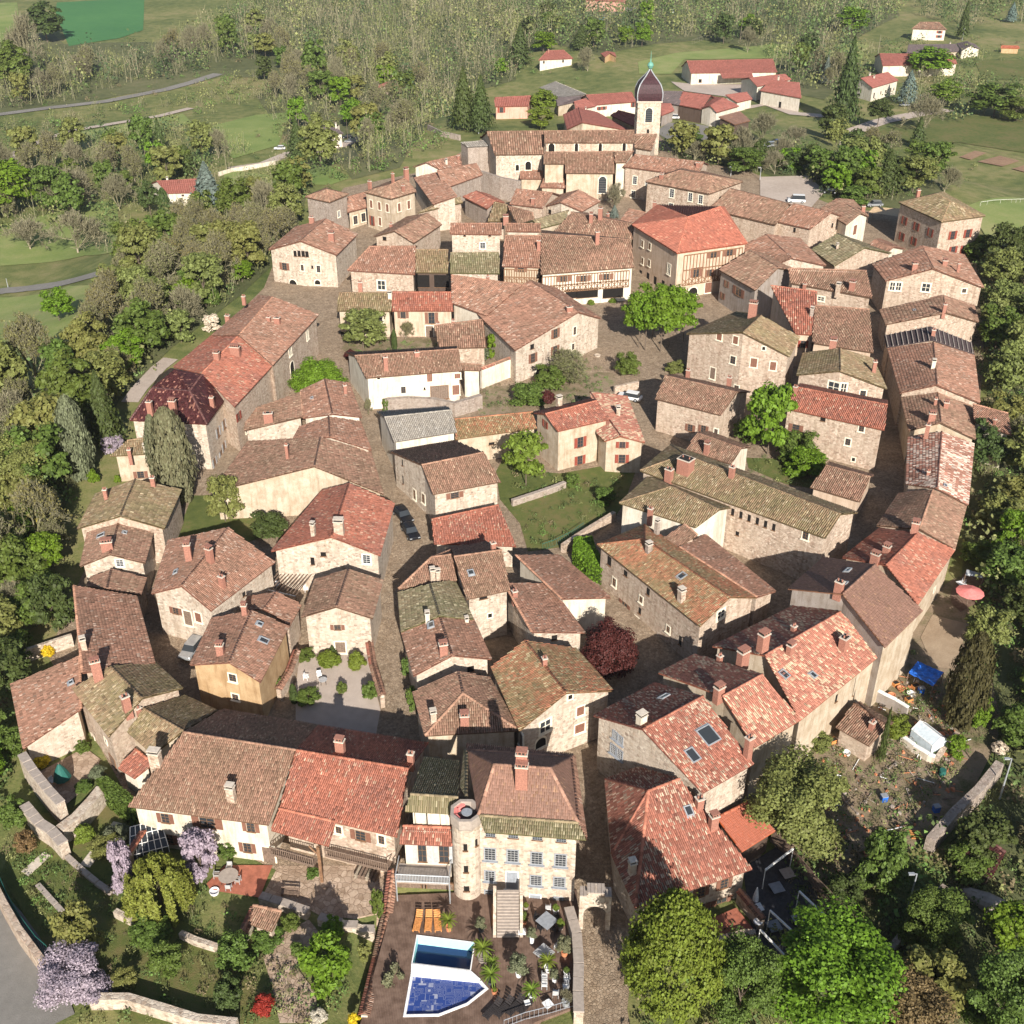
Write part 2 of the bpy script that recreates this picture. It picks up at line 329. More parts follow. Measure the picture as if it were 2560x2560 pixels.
def deck_mat(pal):
    n = 'channel_' + pal
    if n not in MATS: plain(n, PAL[pal][6], .95, var=.3, scale=2, spec=.1)
    return MATS[n]
def zfun(P):
    P = np.asarray(P)
    def pc(a, b, c):
        n = np.cross(b - a, c - a); n = n if abs(n[2]) > 1e-6 else np.array([0, 0, 1.]); return n, a
    T = [pc(P[0], P[i], P[i+1]) for i in range(1, len(P) - 1)]
    def f(x, y):
        z = None
        for k, (n, a) in enumerate(T):
            zz = a[2] - (n[0] * (x - a[0]) + n[1] * (y - a[1])) / n[2]
            if z is None: z = zz; continue
            e = P[k+1] - P[0]; s0 = e[0] * (P[k][1] - P[0][1]) - e[1] * (P[k][0] - P[0][0])
            s = e[0] * (y - P[0][1]) - e[1] * (x - P[0][0]); z = np.where(s * s0 < 0, zz, z)
        return z
    return f
def tiles(P, pal, out, dist, flat=False):
    P = np.asarray(P, float); e = (P[1] - P[0])[:2]; L = np.hypot(*e)
    if L < .3: return
    e /= L; g = np.array([-e[1], e[0]]); cen = P[:, :2].mean(0) - P[0, :2]
    if cen @ g < 0: g = -g
    U = (P[:, :2] - P[0, :2]) @ e; W = (P[:, :2] - P[0, :2]) @ g; zf = zfun(P)
    p = .20 if dist < 90 else .225 if dist < 130 else .27 if dist < 190 else .38 if dist < 300 else .6
    ln = p * 1.55 if not flat else p * 1.2
    uc = np.arange(U.min() + p * .5, U.max(), p)
    if not len(uc): return
    lo = np.full(len(uc), 1e9); hi = np.full(len(uc), -1e9); n = len(P)
    for i in range(n):
        j = (i + 1) % n
        if abs(U[j] - U[i]) < 1e-9: continue
        t = (uc - U[i]) / (U[j] - U[i]); ok = (t >= 0) & (t <= 1); w = W[i] + t * (W[j] - W[i])
        lo = np.where(ok, np.minimum(lo, w), lo); hi = np.where(ok, np.maximum(hi, w), hi)
    u = []; a = []; b = []
    for k in range(len(uc)):
        if hi[k] - lo[k] < .08: continue
        r = np.arange(lo[k] - .06, hi[k], ln); q = np.minimum(r + ln * 1.12, hi[k] + .02)
        u.append(np.full(len(r), uc[k])); a.append(r); b.append(q)
    if not u: return
    u = np.concatenate(u); a = np.concatenate(a); b = np.concatenate(b); m = len(u)
    u = u + RNG.normal(0, .012, m); lift = RNG.uniform(0, .02, m)
    prof = ((-.40, .0), (-.2, .075), (.2, .075), (.40, .0)) if not flat else ((-.48, .02), (-.2, .03), (.2, .03), (.48, .02))
    sc = p / .22; V = np.empty((m, 8, 3))
    for q, (vv, wid, lf) in enumerate(((a, 1.0, .055), (b, .86, .012))):
        for r, (ox, oz) in enumerate(prof):
            uu = u + ox * p * wid; x = P[0, 0] + e[0] * uu + g[0] * vv; y = P[0, 1] + e[1] * uu + g[1] * vv
            V[:, q*4+r, 0] = x; V[:, q*4+r, 1] = y; V[:, q*4+r, 2] = zf(x, y) + (oz + lf * (.6 if flat else 1)) * min(sc, 1.8) + lift
    base = np.arange(m)[:, None, None] * 8
    fq = np.array([(0,1,5,4),(1,2,6,5),(2,3,7,6),(3,2,1,0)])
    # keep the outside up whichever way the eave runs
    if e[0] * g[1] - e[1] * g[0] < 0: fq = fq[:, ::-1]
    F = (base + fq[None]).reshape(-1, 4)
    B, C2, sh, PT, pp, spr, ch = PAL[pal]
    x = V[:, 1, 0]; y = V[:, 1, 1]
    patchn = (np.sin(x * .9 + y * .5) + np.sin(y * 1.3 - x * .4 + 2) + np.sin(x * .31 - y * .27 + 1)) / 3
    f = np.clip((sh - .5) + .5 + patchn * .55 + RNG.normal(0, .25, m), 0, 1)[:, None]
    c = np.array(B) * (1 - f) + np.array(C2) * f
    cl = 1 + .6 * np.sin(x * .23 + y * .61)
    pm = RNG.random(m) < pp * 1.1 * np.clip(cl, .6, 1.4); c[pm] = np.array(PT) * RNG.uniform(.6, .98, (pm.sum(), 1))
    c *= np.clip(1 + RNG.normal(0, spr * .75, (m, 1)), .5, 1.6); lum = c.mean(1, keepdims=True); c = lum + (c - lum) * .86
    V[:, :, 2] += .03 + .035 * np.sin(V[:, :, 0] * .9 + 1) * np.cos(V[:, :, 1] * .8)
    out['V'].append(V.reshape(-1, 3)); out['F'].append(F + out['n']); out['T'].append(np.repeat(c, 4, 0)); out['n'] += m * 8
def ridge_tiles(p, q, pal, out, r=.15, col=None):
    p = np.asarray(p, float); q = np.asarray(q, float); d = q - p; L = np.linalg.norm(d)
    if L < .5: return
    d /= L; s = np.array([-d[1], d[0], 0]); nn = np.linalg.norm(s)
    if nn < 1e-6: return
    s /= nn; up = np.array([0, 0, 1.]); m = max(1, int(L / .42)); B = np.array(col if col else PAL[pal][0]) * 1.05 + np.array([.03, .03, .025])
    V = []; F = []; T = []
    for i in range(m):
        a = p + d * L * i / m; b = p + d * (L * (i + 1) / m + .03); k = RNG.uniform(-.01, .015)
        for o, rr, lf in ((a, r * 1.1, .03), (b, r * .92, .0)):
            for x, z in ((-1, .0), (-.55, .8), (.55, .8), (1, .0)): V.append(o + s * rr * x + up * (rr * z + lf + .05 + k))
        n0 = i * 8; F += [(n0+3, n0+2, n0+6, n0+7), (n0+2, n0+1, n0+5, n0+6), (n0+1, n0, n0+4, n0+5), (n0, n0+1, n0+2, n0+3)]
        T += [B * np.clip(RNG.normal(1, .2), .6, 1.5)] * 4
    out['V'].append(np.array(V)); out['F'].append(np.array(F) + out['n']); out['T'].append(np.array(T)); out['n'] += len(V)

# ------------------------------------------------------------------ houses
FOOT = []                                                    # footprints, kept clear of scattered trees
def poly_inset(L, o):
    n = len(L); A = sum(L[i][0]*L[(i+1) % n][1] - L[(i+1) % n][0]*L[i][1] for i in range(n)); s = 1 if A > 0 else -1; R = []
    for i in range(n):
        p, c, q = (np.array(L[k][:2]) for k in (i-1, i, (i+1) % n))
        e1 = c - p; e2 = q - c; l1 = np.hypot(*e1); l2 = np.hypot(*e2)
        if l1 < 1e-6 or l2 < 1e-6: R.append(c); continue
        n1 = np.array([-e1[1], e1[0]]) / l1 * s; n2 = np.array([-e2[1], e2[0]]) / l2 * s
        b = n1 + n2; k = max(.35, 1 + n1 @ n2); R.append(c + b * o / k)
    return R
class House: pass
def add_roof(h, V, faces, loop, pal, ov, ridges, dist, wall, flat=False, tilemat='roof_tile'):
    """V: world points, faces: index lists whose first edge is the eave, loop: outline in order."""
    loc = h.loc; par = h.e
    for p in loop: h.low = min(h.low, g_at(V[p][0], V[p][1]) - .8)
    ins = poly_inset([V[i] for i in loop], ov); n = len(loop); m = MB()
    zt = [V[i][2] - .10 for i in loop]
    lo = [(p[0]-loc[0], p[1]-loc[1], h.low - loc[2]) for p in ins]; hi = [(p[0]-loc[0], p[1]-loc[1], z - loc[2]) for p, z in zip(ins, zt)]
    A = sum(ins[i][0]*ins[(i+1) % n][1] - ins[(i+1) % n][0]*ins[i][1] for i in range(n))
    F = [((i, (i+1) % n, n+(i+1) % n, n+i) if A > 0 else (i, n+i, n+(i+1) % n, (i+1) % n)) for i in range(n)]
    if wall:
        gb = [h.gw and (loop[i] in (2, 3) or loop[(i+1) % n] in (2, 3)) for i in range(n)]; m.add(lo + hi, [f for f, k in zip(F, gb) if not k]); m.build('wall', MATS[wall], par)
        if any(gb): m = MB(); m.add(lo + hi, [f for f, k in zip(F, gb) if k]); m.build('gable_wall', MATS[h.gw], par)
    for i in range(n):
        a, b = ins[i], ins[(i+1) % n]; h.walls.append((np.array([*a, h.low]), np.array([*b, h.low]), zt[i], zt[(i+1) % n], 1 if A > 0 else -1))
    FOOT.append([tuple(p[:2]) for p in ins])
    d = MB(); T = [tuple(np.array(V[i]) - loc) for i in range(len(V))]; Bm = [(p[0], p[1], p[2] - .13) for p in T]; N = len(T)
    def orient(f):
        c = np.cross(np.array(T[f[1]]) - T[f[0]], np.array(T[f[2]]) - T[f[0]]); return tuple(f) if c[2] > 0 else tuple(f[::-1])
    FF = [orient(q) for f in faces for q in ([f] if len(f) == 3 else [(f[0], f[i], f[i+1]) for i in range(1, len(f)-1)])]; d.add(T + Bm, FF + [tuple(i + N for i in f[::-1]) for f in FF])
    d.f += [(loop[i], loop[(i+1) % n], loop[(i+1) % n] + N, loop[i] + N) for i in range(n)]; d.m += [0] * n
    r = d.build('roof', deck_mat(pal), par); h.roofs.append(r)
    for f in faces: h.slopes.append((np.array([V[i] for i in f]), r))
    o = dict(V=[], F=[], T=[], n=0)
    for f in faces: tiles([V[i] for i in f], pal, o, dist, flat)
    for a, b in ridges: ridge_tiles(V[a], V[b], pal, o)
    if o['n']:
        me = mesh_np('tiles', np.concatenate(o['V']) - loc, np.concatenate(o['F']), np.concatenate(o['T']))
        tag(link('tiles', me, MATS[tilemat], r), kind='stuff')
def new_house(label, cat, g, cx, cy, name, group=None):
    h = House(); h.loc = np.array([cx, cy, g]); h.e = empty(name, tuple(h.loc), label, cat, group)
    h.gw = None; h.walls = []; h.slopes = []; h.roofs = []; h.low = g - .8; h.g = g; return h
def pts(t, a): return [px(t, a[i], a[i+1]) for i in range(0, len(a), 2)]
def perp(p, a, b):
    e = (b - a)[:2]; d = (p - a)[:2]; return abs(e[0]*d[1] - e[1]*d[0]) / max(1e-6, np.hypot(*e))
def H(label, t, near, ridge, far=None, h=6, k=.36, hip='', pal='brown', wall='rubble', win=(), ch=(), mono=False, ov=.4, into=None, cat='house', name='stone_house', flat=False, tm='roof_tile', w=1.0, group=None, zr=None, gw=None):
    N = pts(t, near); R = pts(t, ridge); Fa = pts(t, far) if far else None
    if into: hs = into; g = hs.g
    else:
        q = np.mean(N, 0); g = unp(q[0], q[1], h)[2] - h
        if g < -6: g = float(g)
    ze = g + h; A = [at_z(*p, ze) for p in N]
    C = [at_z(*p, ze) for p in Fa] if Fa else None
    if zr is None:
        z = ze + 1
        for _ in range(120):
            Rr = [at_z(*p, z) for p in R]; ds = []
            for p in Rr:
                ds.append(perp(p, A[0], A[1]) if np.hypot(*(A[1]-A[0])[:2]) > .5 else 0)
                if C: ds.append(perp(p, C[0], C[1]))
            z = .85 * z + .15 * (ze + min(k * np.mean(ds), 6))
    else: z = g + zr
    Rr = [at_z(*p, z) for p in R]
    if len(Rr) == 1: Rr = [Rr[0], Rr[0].copy()]
    if mono: V = [A[0], A[1], Rr[1], Rr[0]]; faces = [[0, 1, 2, 3]]; loop = [0, 1, 2, 3]; rd = [(2, 3)]
    else:
        if C is None:
            C = []
            for i in (0, 1):
                c = Rr[i].copy(); c[:2] += w * (Rr[i] - A[i])[:2]; c[2] = ze if w == 1 else Rr[i][2] - w * (Rr[i][2] - ze); C.append(c)
        V = [A[0], A[1], Rr[1], Rr[0], C[1], C[0]]
        faces = [[0, 1, 2, 3], [5, 4, 2, 3]]; loop = [0, 1]; rd = [(3, 2)]
        if '1' in hip: faces.append([1, 4, 2]); rd += [(1, 2), (4, 2)]
        else: loop.append(2)
        loop += [4, 5]
        if '0' in hip: faces.append([5, 0, 3]); rd += [(0, 3), (5, 3)]
        else: loop.append(3)
        if np.allclose(Rr[0], Rr[1]):
            faces = [[0, 1, 2], [5, 4, 2]] + [f for f in faces[2:]]; rd = rd[1:]
    cx = np.mean([v[0] for v in V]); cy = np.mean([v[1] for v in V])
    if not into: hs = new_house(label, cat, g, cx, cy, name, group)
    hs.t = t; hs.gw = gw
    add_roof(hs, V, faces, loop, pal, ov, rd, cy, wall, flat, tm)
    openings(hs, t, win, ch, pal)
    return hs
def HP(label, t, verts, faces, loop, ridges, pal='brown', wall='rubble', win=(), ch=(), ov=.4, cat='house', name='stone_house', flat=False, tm='roof_tile', g=None):
    P = [px(t, v[0], v[1]) for v in verts]
    if g is None:
        k = loop[0]; g = unp(P[k][0], P[k][1], verts[k][2])[2] - verts[k][2]
    V = [at_z(*p, g + v[2]) for p, v in zip(P, verts)]
    hs = new_house(label, cat, g, np.mean([v[0] for v in V]), np.mean([v[1] for v in V]), name); hs.t = t
    add_roof(hs, V, faces, loop, pal, ov, ridges, V[0][1], wall, flat, tm); openings(hs, t, win, ch, pal); return hs

# ------------------------------------------------------------------ windows, doors, chimneys, skylights
CACHE = {}
WS = {  # width, height, surround mat, sash mat, shutter mat, sash grid (columns, rows), arched
 'w': (1.0, 1.35, 'stone_trim', 'oak', None, (2, 3), 0), 's': (.85, 1.3, None, 'brown_shutter', 'red_shutter', (2, 3), 0),
 'b': (.8, 1.2, None, 'oak', 'brown_shutter', (2, 3), 0), 'g': (1.0, 1.5, 'grey_paint', 'grey_shutter', None, (3, 5), 0),
 'm': (1.6, 1.8, 'stone_trim', 'stone_trim', None, (2, 2), 0), 'o': (.5, .6, 'stone_trim', None, None, None, 0),
 'x': (.9, 1.2, None, None, None, None, 0), 'd': (1.1, 2.1, 'stone_trim', 'panel', None, None, 0), 'a': (1.5, 2.2, 'stone_trim', None, None, None, 1),
 'p': (.9, 1.4, 'stone_trim', 'white_paint', None, (2, 4), 0), 'B': (2.6, 2.6, 'oak', 'panel', None, None, 0), 'l': (.9, 2.6, 'stone_trim', 'slab_grey', None, (1, 7), 1),
 'c': (.95, 1.35, 'stone_trim', 'panelc', None, None, 0), 'G': (.95, 1.5, None, 'oak', 'grey_shutter', (2, 3), 0), 'k': (.9, .5, None, 'grey_paint', None, (4, 2), 0), 'D': (1.1, 2.3, 'white_paint', 'panelg', None, None, 0),
}
def arch(w, h, arched):
    if not arched: return [(-w/2, 0), (w/2, 0), (w/2, h), (-w/2, h)]
    r = w / 2; return [(-r, 0), (r, 0)] + [(r * math.cos(a), h - r + r * math.sin(a)) for a in np.linspace(0, math.pi, 9)]
def win_meshes(st, w, h):
    key = (st, round(w, 2), round(h, 2))
    if key in CACHE: return CACHE[key]
    _, _, sm_, sa, sh, grid, ar = WS[st]; out = []
    P = arch(w, h, ar); m = MB()
    def slab(m, P, y0, y1, mi=0):
        n = len(P); m.add([(p[0], y0, p[1] - h/2) for p in P] + [(p[0], y1, p[1] - h/2) for p in P], [tuple(range(n, 2*n))] + [(i, (i+1) % n, n+(i+1) % n, n+i) for i in range(n)], mi)
    t = .16 if sm_ == 'stone_trim' else .09
    if sm_:
        n = len(P); c = np.mean(P, 0); O = []
        for p in P: O.append((p[0] + t * np.sign(p[0] or 1), p[1] + (t if p[1] > h * .5 else -t)))
        V = [(p[0], -.1, p[1]-h/2) for p in P] + [(p[0], .07, p[1]-h/2) for p in P] + [(p[0], .07, p[1]-h/2) for p in O] + [(p[0], -.1, p[1]-h/2) for p in O]
        m.add(V, [(n*k+i, n*k+(i+1) % n, n*(k+1)+(i+1) % n, n*(k+1)+i) for k in range(3) for i in range(n)])
        if h > .7: m.box((0, .1, -h/2 - .12), (w + .5, .24, .09))
    else: m.box((0, .06, -h/2 - .04), (w + .16, .16, .07))
    out.append(('window', m.mesh('window'), sm_ or 'oak'))
    m = MB(); slab(m, P, -.08, .015); out.append(('pane', m.mesh('pane'), 'dark_void' if st in 'xoa' else 'glass_dark'))  # open styles have no glass: a near-black slab paints the unlit hollow
    if sa and sa.startswith('panel'):
        out.pop(); m = MB(); nb = max(2, int(w / .28))
        for i in range(nb): m.box(((i + .5) * w / nb - w/2, .02, 0), (w / nb - .015, .05 + .01 * (i % 2), h - .02))
        out.append(('door' if st in 'dDB' else 'shutter', m.mesh('door'), {'panel': 'old_wood', 'panelc': 'brown_shutter', 'panelg': 'grey_paint'}[sa]))
    elif sa:
        m = MB(); cx, rz = grid; b = .10 if sa == 'stone_trim' else .028
        for i in range(cx + 1): m.box((-w/2 + b/2 + i * (w - b) / cx, .035, 0), (b, .05, h))
        for j in range(rz + 1): m.box((0, .034, -h/2 + b/2 + j * (h - b) / rz), (w, .045, b * .8))
        out.append(('sash', m.mesh('sash'), sa))
    if sh:
        for s in (-1, 1):
            m = MB(); m.box((s * (w * .75 + .06), .06, 0), (w * .5, .05, h + .04))
            for q in (-.3, 0, .3): m.box((s * (w * .75 + .06), .092, q * h), (w * .42, .02, .07))
            out.append(('shutter', m.mesh('shutter'), sh))
    CACHE[key] = out; return out
def hit_wall(hs, X, Y, ends=.25):
    d = ray(X, Y); best = None
    for a, b, za, zb, s in hs.walls:
        e = (b - a)[:2]; L = np.hypot(*e)
        if L < .4: continue
        e = e / L; n = np.array([e[1], -e[0]]) * s; dn = d[:2] @ n
        if dn > -1e-4: continue
        t = (a[:2] @ n) / dn
        x, y, z = d[0]*t, d[1]*t, CAM_H + d[2]*t; u = np.array([x, y]) @ e - a[:2] @ e
        zt = za + (zb - za) * np.clip(u / L, 0, 1); bad = max(0, -u, u - L) + max(0, z - zt) + max(0, hs.low - z)
        if best is None or bad + t * 1e-4 < best[0]: best = (bad + t * 1e-4, np.array([x, y, z]), n)
    return best
def openings(hs, t, win, ch, pal):
    for w_ in win:
        X, Y = px(t, w_[0], w_[1]); b = hit_wall(hs, X, Y)
        if b is None or b[0] > 1.2: print('MISS window', hs.e.get('label'), w_, b and round(b[0], 1)); continue
        st = w_[2]; w, h = (w_[3], w_[4]) if len(w_) > 4 else WS[st][:2]
        M = window_at(hs.e, hs.loc, b[1], b[2], st, w, h)
    for c in ch:
        X, Y = px(t, c[0], c[1]); d = ray(X, Y); best = None
        for P, r in hs.slopes:
            n = np.cross(P[1] - P[0], P[2] - P[0])
            if n[2] < 0: n = -n
            nd = d @ n
            if abs(nd) < 1e-9: continue
            o = P[0] - np.array([0, 0, CAM_H]); tt = (o @ n) / nd; q = np.array([0, 0, CAM_H]) + d * tt
            ins = in_poly([p[:2] for p in P], q[0], q[1]); dd = np.hypot(*(q - P.mean(0))[:2])
            if tt > 0 and (best is None or (not ins, dd) < best[0]): best = ((not ins, dd), q, n / np.linalg.norm(n), r, P)
        if best is None: continue
        q, n, r, P = best[1:]
        if len(c) > 2 and c[2] == 'sky':
            w, h = (c[3], c[4]) if len(c) > 4 else (.8, 1.0)
            e = (P[1] - P[0]); e /= np.linalg.norm(e); u = np.cross(n, e)
            M = Matrix(((e[0], u[0], n[0], q[0]-hs.loc[0]), (e[1], u[1], n[1], q[1]-hs.loc[1]), (e[2], u[2], n[2], q[2]-hs.loc[2]), (0, 0, 0, 1)))
            key = ('sky', w, h)
            if key not in CACHE:
                m = MB(); m.box((0, -h/2, .12), (w, .12, .22)); m.box((0, h/2, .12), (w, .12, .22)); m.box((-w/2, 0, .12), (.12, h + .12, .225)); m.box((w/2, 0, .12), (.12, h + .12, .225)); m.box((0, -h/2 - .14, .09), (w + .2, .18, .04))
                a = m.mesh('skylight'); m = MB(); m.box((0, 0, .14), (w - .12, h - .12, .06)); CACHE[key] = (a, m.mesh('pane'))
            a, b2 = CACHE[key]; o = link('skylight', a, MATS['zinc'], r); o.matrix_local = M
            # the pane belongs to the same piece: joined as second material would hide it, so it rides on the roof too
            o2 = link('skylight_pane', b2, MATS['glass_dark'], r); o2.matrix_local = M; continue
        wx, wy, hh = (c[2], c[3], c[4]) if len(c) > 4 else (.75, .5, 1.3)
        st = c[5] if len(c) > 5 else ('pots' if wx > .9 else 'cap')
        chimney(hs, r, q, wx, wy, hh, st, P)
def window_at(par, loc, p, n, st, w, h):
    M = Matrix(((-n[1], n[0], 0, p[0]-loc[0]), (n[0], n[1], 0, p[1]-loc[1]), (0, 0, 1, p[2]-loc[2]), (0, 0, 0, 1)))
    L = win_meshes(st, w, h); root = None
    for name, me, m in L:
        o = link(name if root or st not in 'dDB' else 'doorway', me, MATS[m], root or par)
        if not root: o.matrix_local = M; root = o
    return root
def chimney(hs, r, q, wx, wy, hh, st, P):
    e = (P[1] - P[0])[:2]; rz = math.atan2(e[1], e[0])
    while rz > math.pi / 4: rz -= math.pi / 2
    while rz < -math.pi / 4: rz += math.pi / 2
    key = ('ch', wx, wy, hh, st)
    if key not in CACHE:
        m = MB(); m.box((0, 0, hh/2 - .5), (wx, wy, hh + 1.0)); m.box((0, 0, hh + .05), (wx + .14, wy + .14, .1), 1)
        if st == 'pots':
            k = max(3, int(wx / .28))
            for i in range(k):
                x = -wx/2 + (i + .5) * wx / k; m.box((x, 0, hh + .27), (.09, wy, .34), 0); 
            m.box((0, 0, hh + .22), (wx - .1, wy - .14, .24), 2); m.box((0, 0, hh + .47), (wx + .05, wy + .1, .07), 0)  # near-black block fills the gaps between the brick uprights
        elif st == 'cap':
            m.box((0, 0, hh + .11), (wx - .2, wy - .2, .05), 2); 
            for sx in (-1, 1): m.bar((sx * wx * .27, 0, hh + .09), (sx * wx * .27, 0, hh + .42), .1, 0, 8)
        else:
            m.box((0, 0, hh + .24), (wx - .12, wy - .1, .3), 2); m.box((0, 0, hh + .42), (wx + .1, wy + .12, .07), 1)
        CACHE[key] = m.mesh('chimney')
    sm_ = {'stone': 'rubble', 'white': 'white_render', 'grey': 'grey_rubble'}.get(st, 'brick')
    if st in ('stone', 'white', 'grey') and len(CACHE[key].materials) == 0: pass
    o = link('chimney', CACHE[key], [MATS[sm_], MATS['mortar_cap'], MATS['near_black']], r)
    o.location = tuple(q - hs.loc); o.rotation_euler = (0, 0, rz)
# ------------------------------------------------------------------ the village, house by house (near eave, ridge, far eave as surveyed)
# front row
f1 = H('white rendered house with long brown tile roof behind the pink wisteria', '30', (965,290,2027,430), (1385,-267,2232,-132), (1680,-442,2402,-322), h=5.6, pal='brown', wall='white_render', zr=None,
  win=[(1248,378,'b'),(1565,412,'b',1.5,1.3),(1893,445,'b'),(1280,535,'b'),(1868,600,'b'),(1475,540,'x',1.2,2.2),(2030,660,'d',1.2,2.3)], ch=[(1752,245,.75,.6,1.7,'stone'),(1180,-30,1.1,.7,1.5,'stone')])
f2 = H('house with bright red tile roof above a timber balcony', '31', (175,310,1065,520), (300,-132,1150,10), (470,-322,1300,-187), h=5.9, pal='red', wall='rubble',
  win=[(790,510,'b',1.0,1.2),(948,540,'w',.6,1.1),(625,465,'w',.6,.9),(655,655,'x',1.3,.7),(750,675,'x',1.1,.6)], ch=[(640,-115,.9,.6,1.6,'pots'),(1170,-40,.6,.5,1.2)])
H('', '31', (115,470,550,590), (175,310,600,410), h=5.0, pal='red', mono=True, into=f2, wall=None, zr=5.9)
f3 = H('narrow white house wedged between the red roof and the round turret', '31', (1125,325,1470,345), (1165,200,1525,225), (1265,-80,1540,-50), h=9.0, pal='moss', wall='white_render',
  win=[(1200,385,'x',.06,1.8),(1290,380,'x',.12,2.0),(1390,395,'x',.06,1.6)])
H('', '31', (1080,570,1478,588), (1110,440,1478,455), h=6.3, pal='mixed', mono=True, into=f3, wall='white_render', win=[(1255,640,'G',.8,2.3),(1418,645,'G',.9,2.3)], zr=7.0)
f4 = H('tall pale stone mansion with hipped plain tile roof and pink chimney', 'A', (592,782,1345,840), (712,400,1135,428), (505,290,1292,345), h=10.6, hip='01', pal='flat', wall='pale_rubble', flat=True, ov=.1, k=.62,
  win=[(680,1072,'g'),(851,1085,'g'),(1032,1103,'g'),(1212,1118,'g'),(679,1236,'g',.9,1.3),(846,1270,'D'),(1026,1270,'g',1.0,1.25),(1203,1283,'g',1.0,1.2),(678,1385,'g',.9,1.4),(1020,1422,'D',1.0,1.6),(1195,1422,'g',.8,.9),
       (683,925,'k'),(855,935,'k'),(1037,950,'k'),(1218,965,'k')], ch=[(918,560,1.1,.7,2.5,'pots'),(918,500,1.0,.7,3.0,'pots')])
H('', 'A', (640,905,1405,965), (600,783,1345,840), h=10.1, pal='moss', mono=True, into=f4, wall=None, zr=10.6)
H('', 'A', (1412,960,1318,322), (1345,840,1292,345), h=10.1, pal='rose', mono=True, into=f4, wall=None, zr=10.6)
H('', 'A', (455,560,485,290), (500,640,505,290), h=10.1, pal='moss', mono=True, into=f4, wall=None, zr=10.6)
H('', 'A', (500,240,1318,322), (505,290,1292,345), h=10.1, pal='rose', mono=True, into=f4, wall=None, zr=10.6)
f6 = HP('big right hand house with speckled roof half shaded by a tree', '32', [(930,1062,5),(1815,762,5),(1265,85,9.6),(1030,177,9.6),(700,88,6.6),(752,655,5.8),(960,-5,7.4)],
  [[0,1,2,3],[5,0,3],[4,5,3],[6,4,3,2]], [0,1,2,6,4,5], [(3,2),(0,3),(5,3),(4,3)], pal='mixed', wall='pale_rubble', g=-1.0,
  win=[(1425,935,'b'),(1600,872,'b'),(1408,1090,'b',1.1,2.0),(1575,1035,'b',1.1,2.0)], ch=[(1515,455,.8,.6,1.6,'pots'),(1410,300,.7,.6,1.2),(905,790,.6,.6,1.3,'stone'),(1330,325,'sky',.7,.9)])
H('small outbuilding with bright orange sheet roof by the terrace', '32', (1735,632,1985,475), (1545,378,1775,264), h=3.0, mono=True, pal='orange', wall='dark_boards', cat='outbuilding', flat=True, k=.22)
# left group
H('barn with long dashed roof at the far left, pale wall below', '20', (80,1300,175,1785), (600,1088,612,1488), h=3.4, k=.25, mono=True, pal='rose', wall='pale_rubble', cat='barn', ch=[(540,1290,'sky',.6,.5)])
H('big house with dark red sloping roof along the shadowed lane', '20', (1032,638,1170,1140), (557,557,622,1215), h=5.6, k=.22, mono=True, pal='rose', ch=[(640,1045,.6,.5,1.5,'stone'),(740,1240,1.0,.6,2.0,'pots')])
H('stone house with olive roof and notched left corner', '20', (545,1335,820,1700), (835,1165,1075,1408), (1170,1138,1380,1330), h=6, pal='olive', ch=[(965,1500,.8,.6,1.9,'cap')],
  win=[(715,1740,'c',.8,2),(800,1728,'o'),(855,1890,'B',1.4,1.6)])
H('low house with olive roof beside the big tall brick flue', '20', (960,1660,1155,1830), (1085,1485,1385,1655), (1390,1385,1640,1500), h=5, pal='olive', wall='cream_render', ch=[(1050,1530,.5,.5,.9)])
H('tiny red lean-to roof against the white wall corner', '30', (890,0,1015,80), (1020,-140,1155,-30), h=2.8, mono=True, k=.3, pal='red', wall='white_render', cat='lean-to')
H('house split by its ridge into olive and red roof halves', '20', (665,135,605,412), (905,45,830,322), (1168,125,1095,388), h=5, pal='brown', wall='pale_rubble', win=[(905,385,'p',.9,1)], ch=[(815,290,1.4,.7,1.3,'pots'),(765,180,'sky'),(942,160,'sky',.6,.4)])
H('house with tall black flues above the topiary garden', '10', (720,1800,585,2060), (1022,1688,908,1965), (1372,1765,1240,2060), h=5.5, pal='olive', ch=[(805,1840,.5,.5,1.6,'cap'),(1160,1740,.6,.5,1.4)])
H('low hipped roof squeezed below the half olive house', '20', (690,490,650,560), (842,432,808,582), (1108,500,1065,628), h=4, pal='brown')
H('broad brown roofed house with outside timber stair', '20', (1270,215,1145,617), (1725,120,1368,562), (2077,378,1592,748), h=6, pal='rose', wall='pale_rubble',
  win=[(1327,745,'b',.8,.9),(1420,800,'d'),(1497,795,'c'),(1840,620,'x',.5,.6)], ch=[(1425,345,.8,.6,1.9,'pots'),(1585,350,.8,.6,1.4,'pots'),(1682,570,.7,.5,1.6),(1330,455,'sky',.8,.5)])
H('house with ochre plaster gable over the dark street corner', '20', (1600,800,1435,1155), (1900,745,1730,1138), (2185,860,1965,1287), h=6, pal='rose', wall='ochre_render', win=[(1757,1250,'w',.9,1.0),(1778,1395,'w',.8,.8)],
  ch=[(1850,780,.6,.5,1.4,'pots'),(1668,1080,.8,.6,1.4,'pots'),(1990,975,'sky'),(1960,850,'sky',.6,.6)])
H('small side roof tucked behind the ochre gable house', '21', (-60,640,-110,740), (155,605,60,735), (345,700,255,860), h=4.5, pal='rose')
H('bright red roofed house with stone gable beside the pergola', '21', (505,-167,115,297), (702,-215,568,190), (1047,-65,937,330), h=6, pal='red', wall='pale_rubble',
  win=[(508,318,'x',.7,.6),(427,370,'x',.5,1.1),(835,355,'p',1,1.3)], ch=[(435,185,.5,.5,1.8,'stone'),(630,165,1.2,.8,1.9,'stone')])
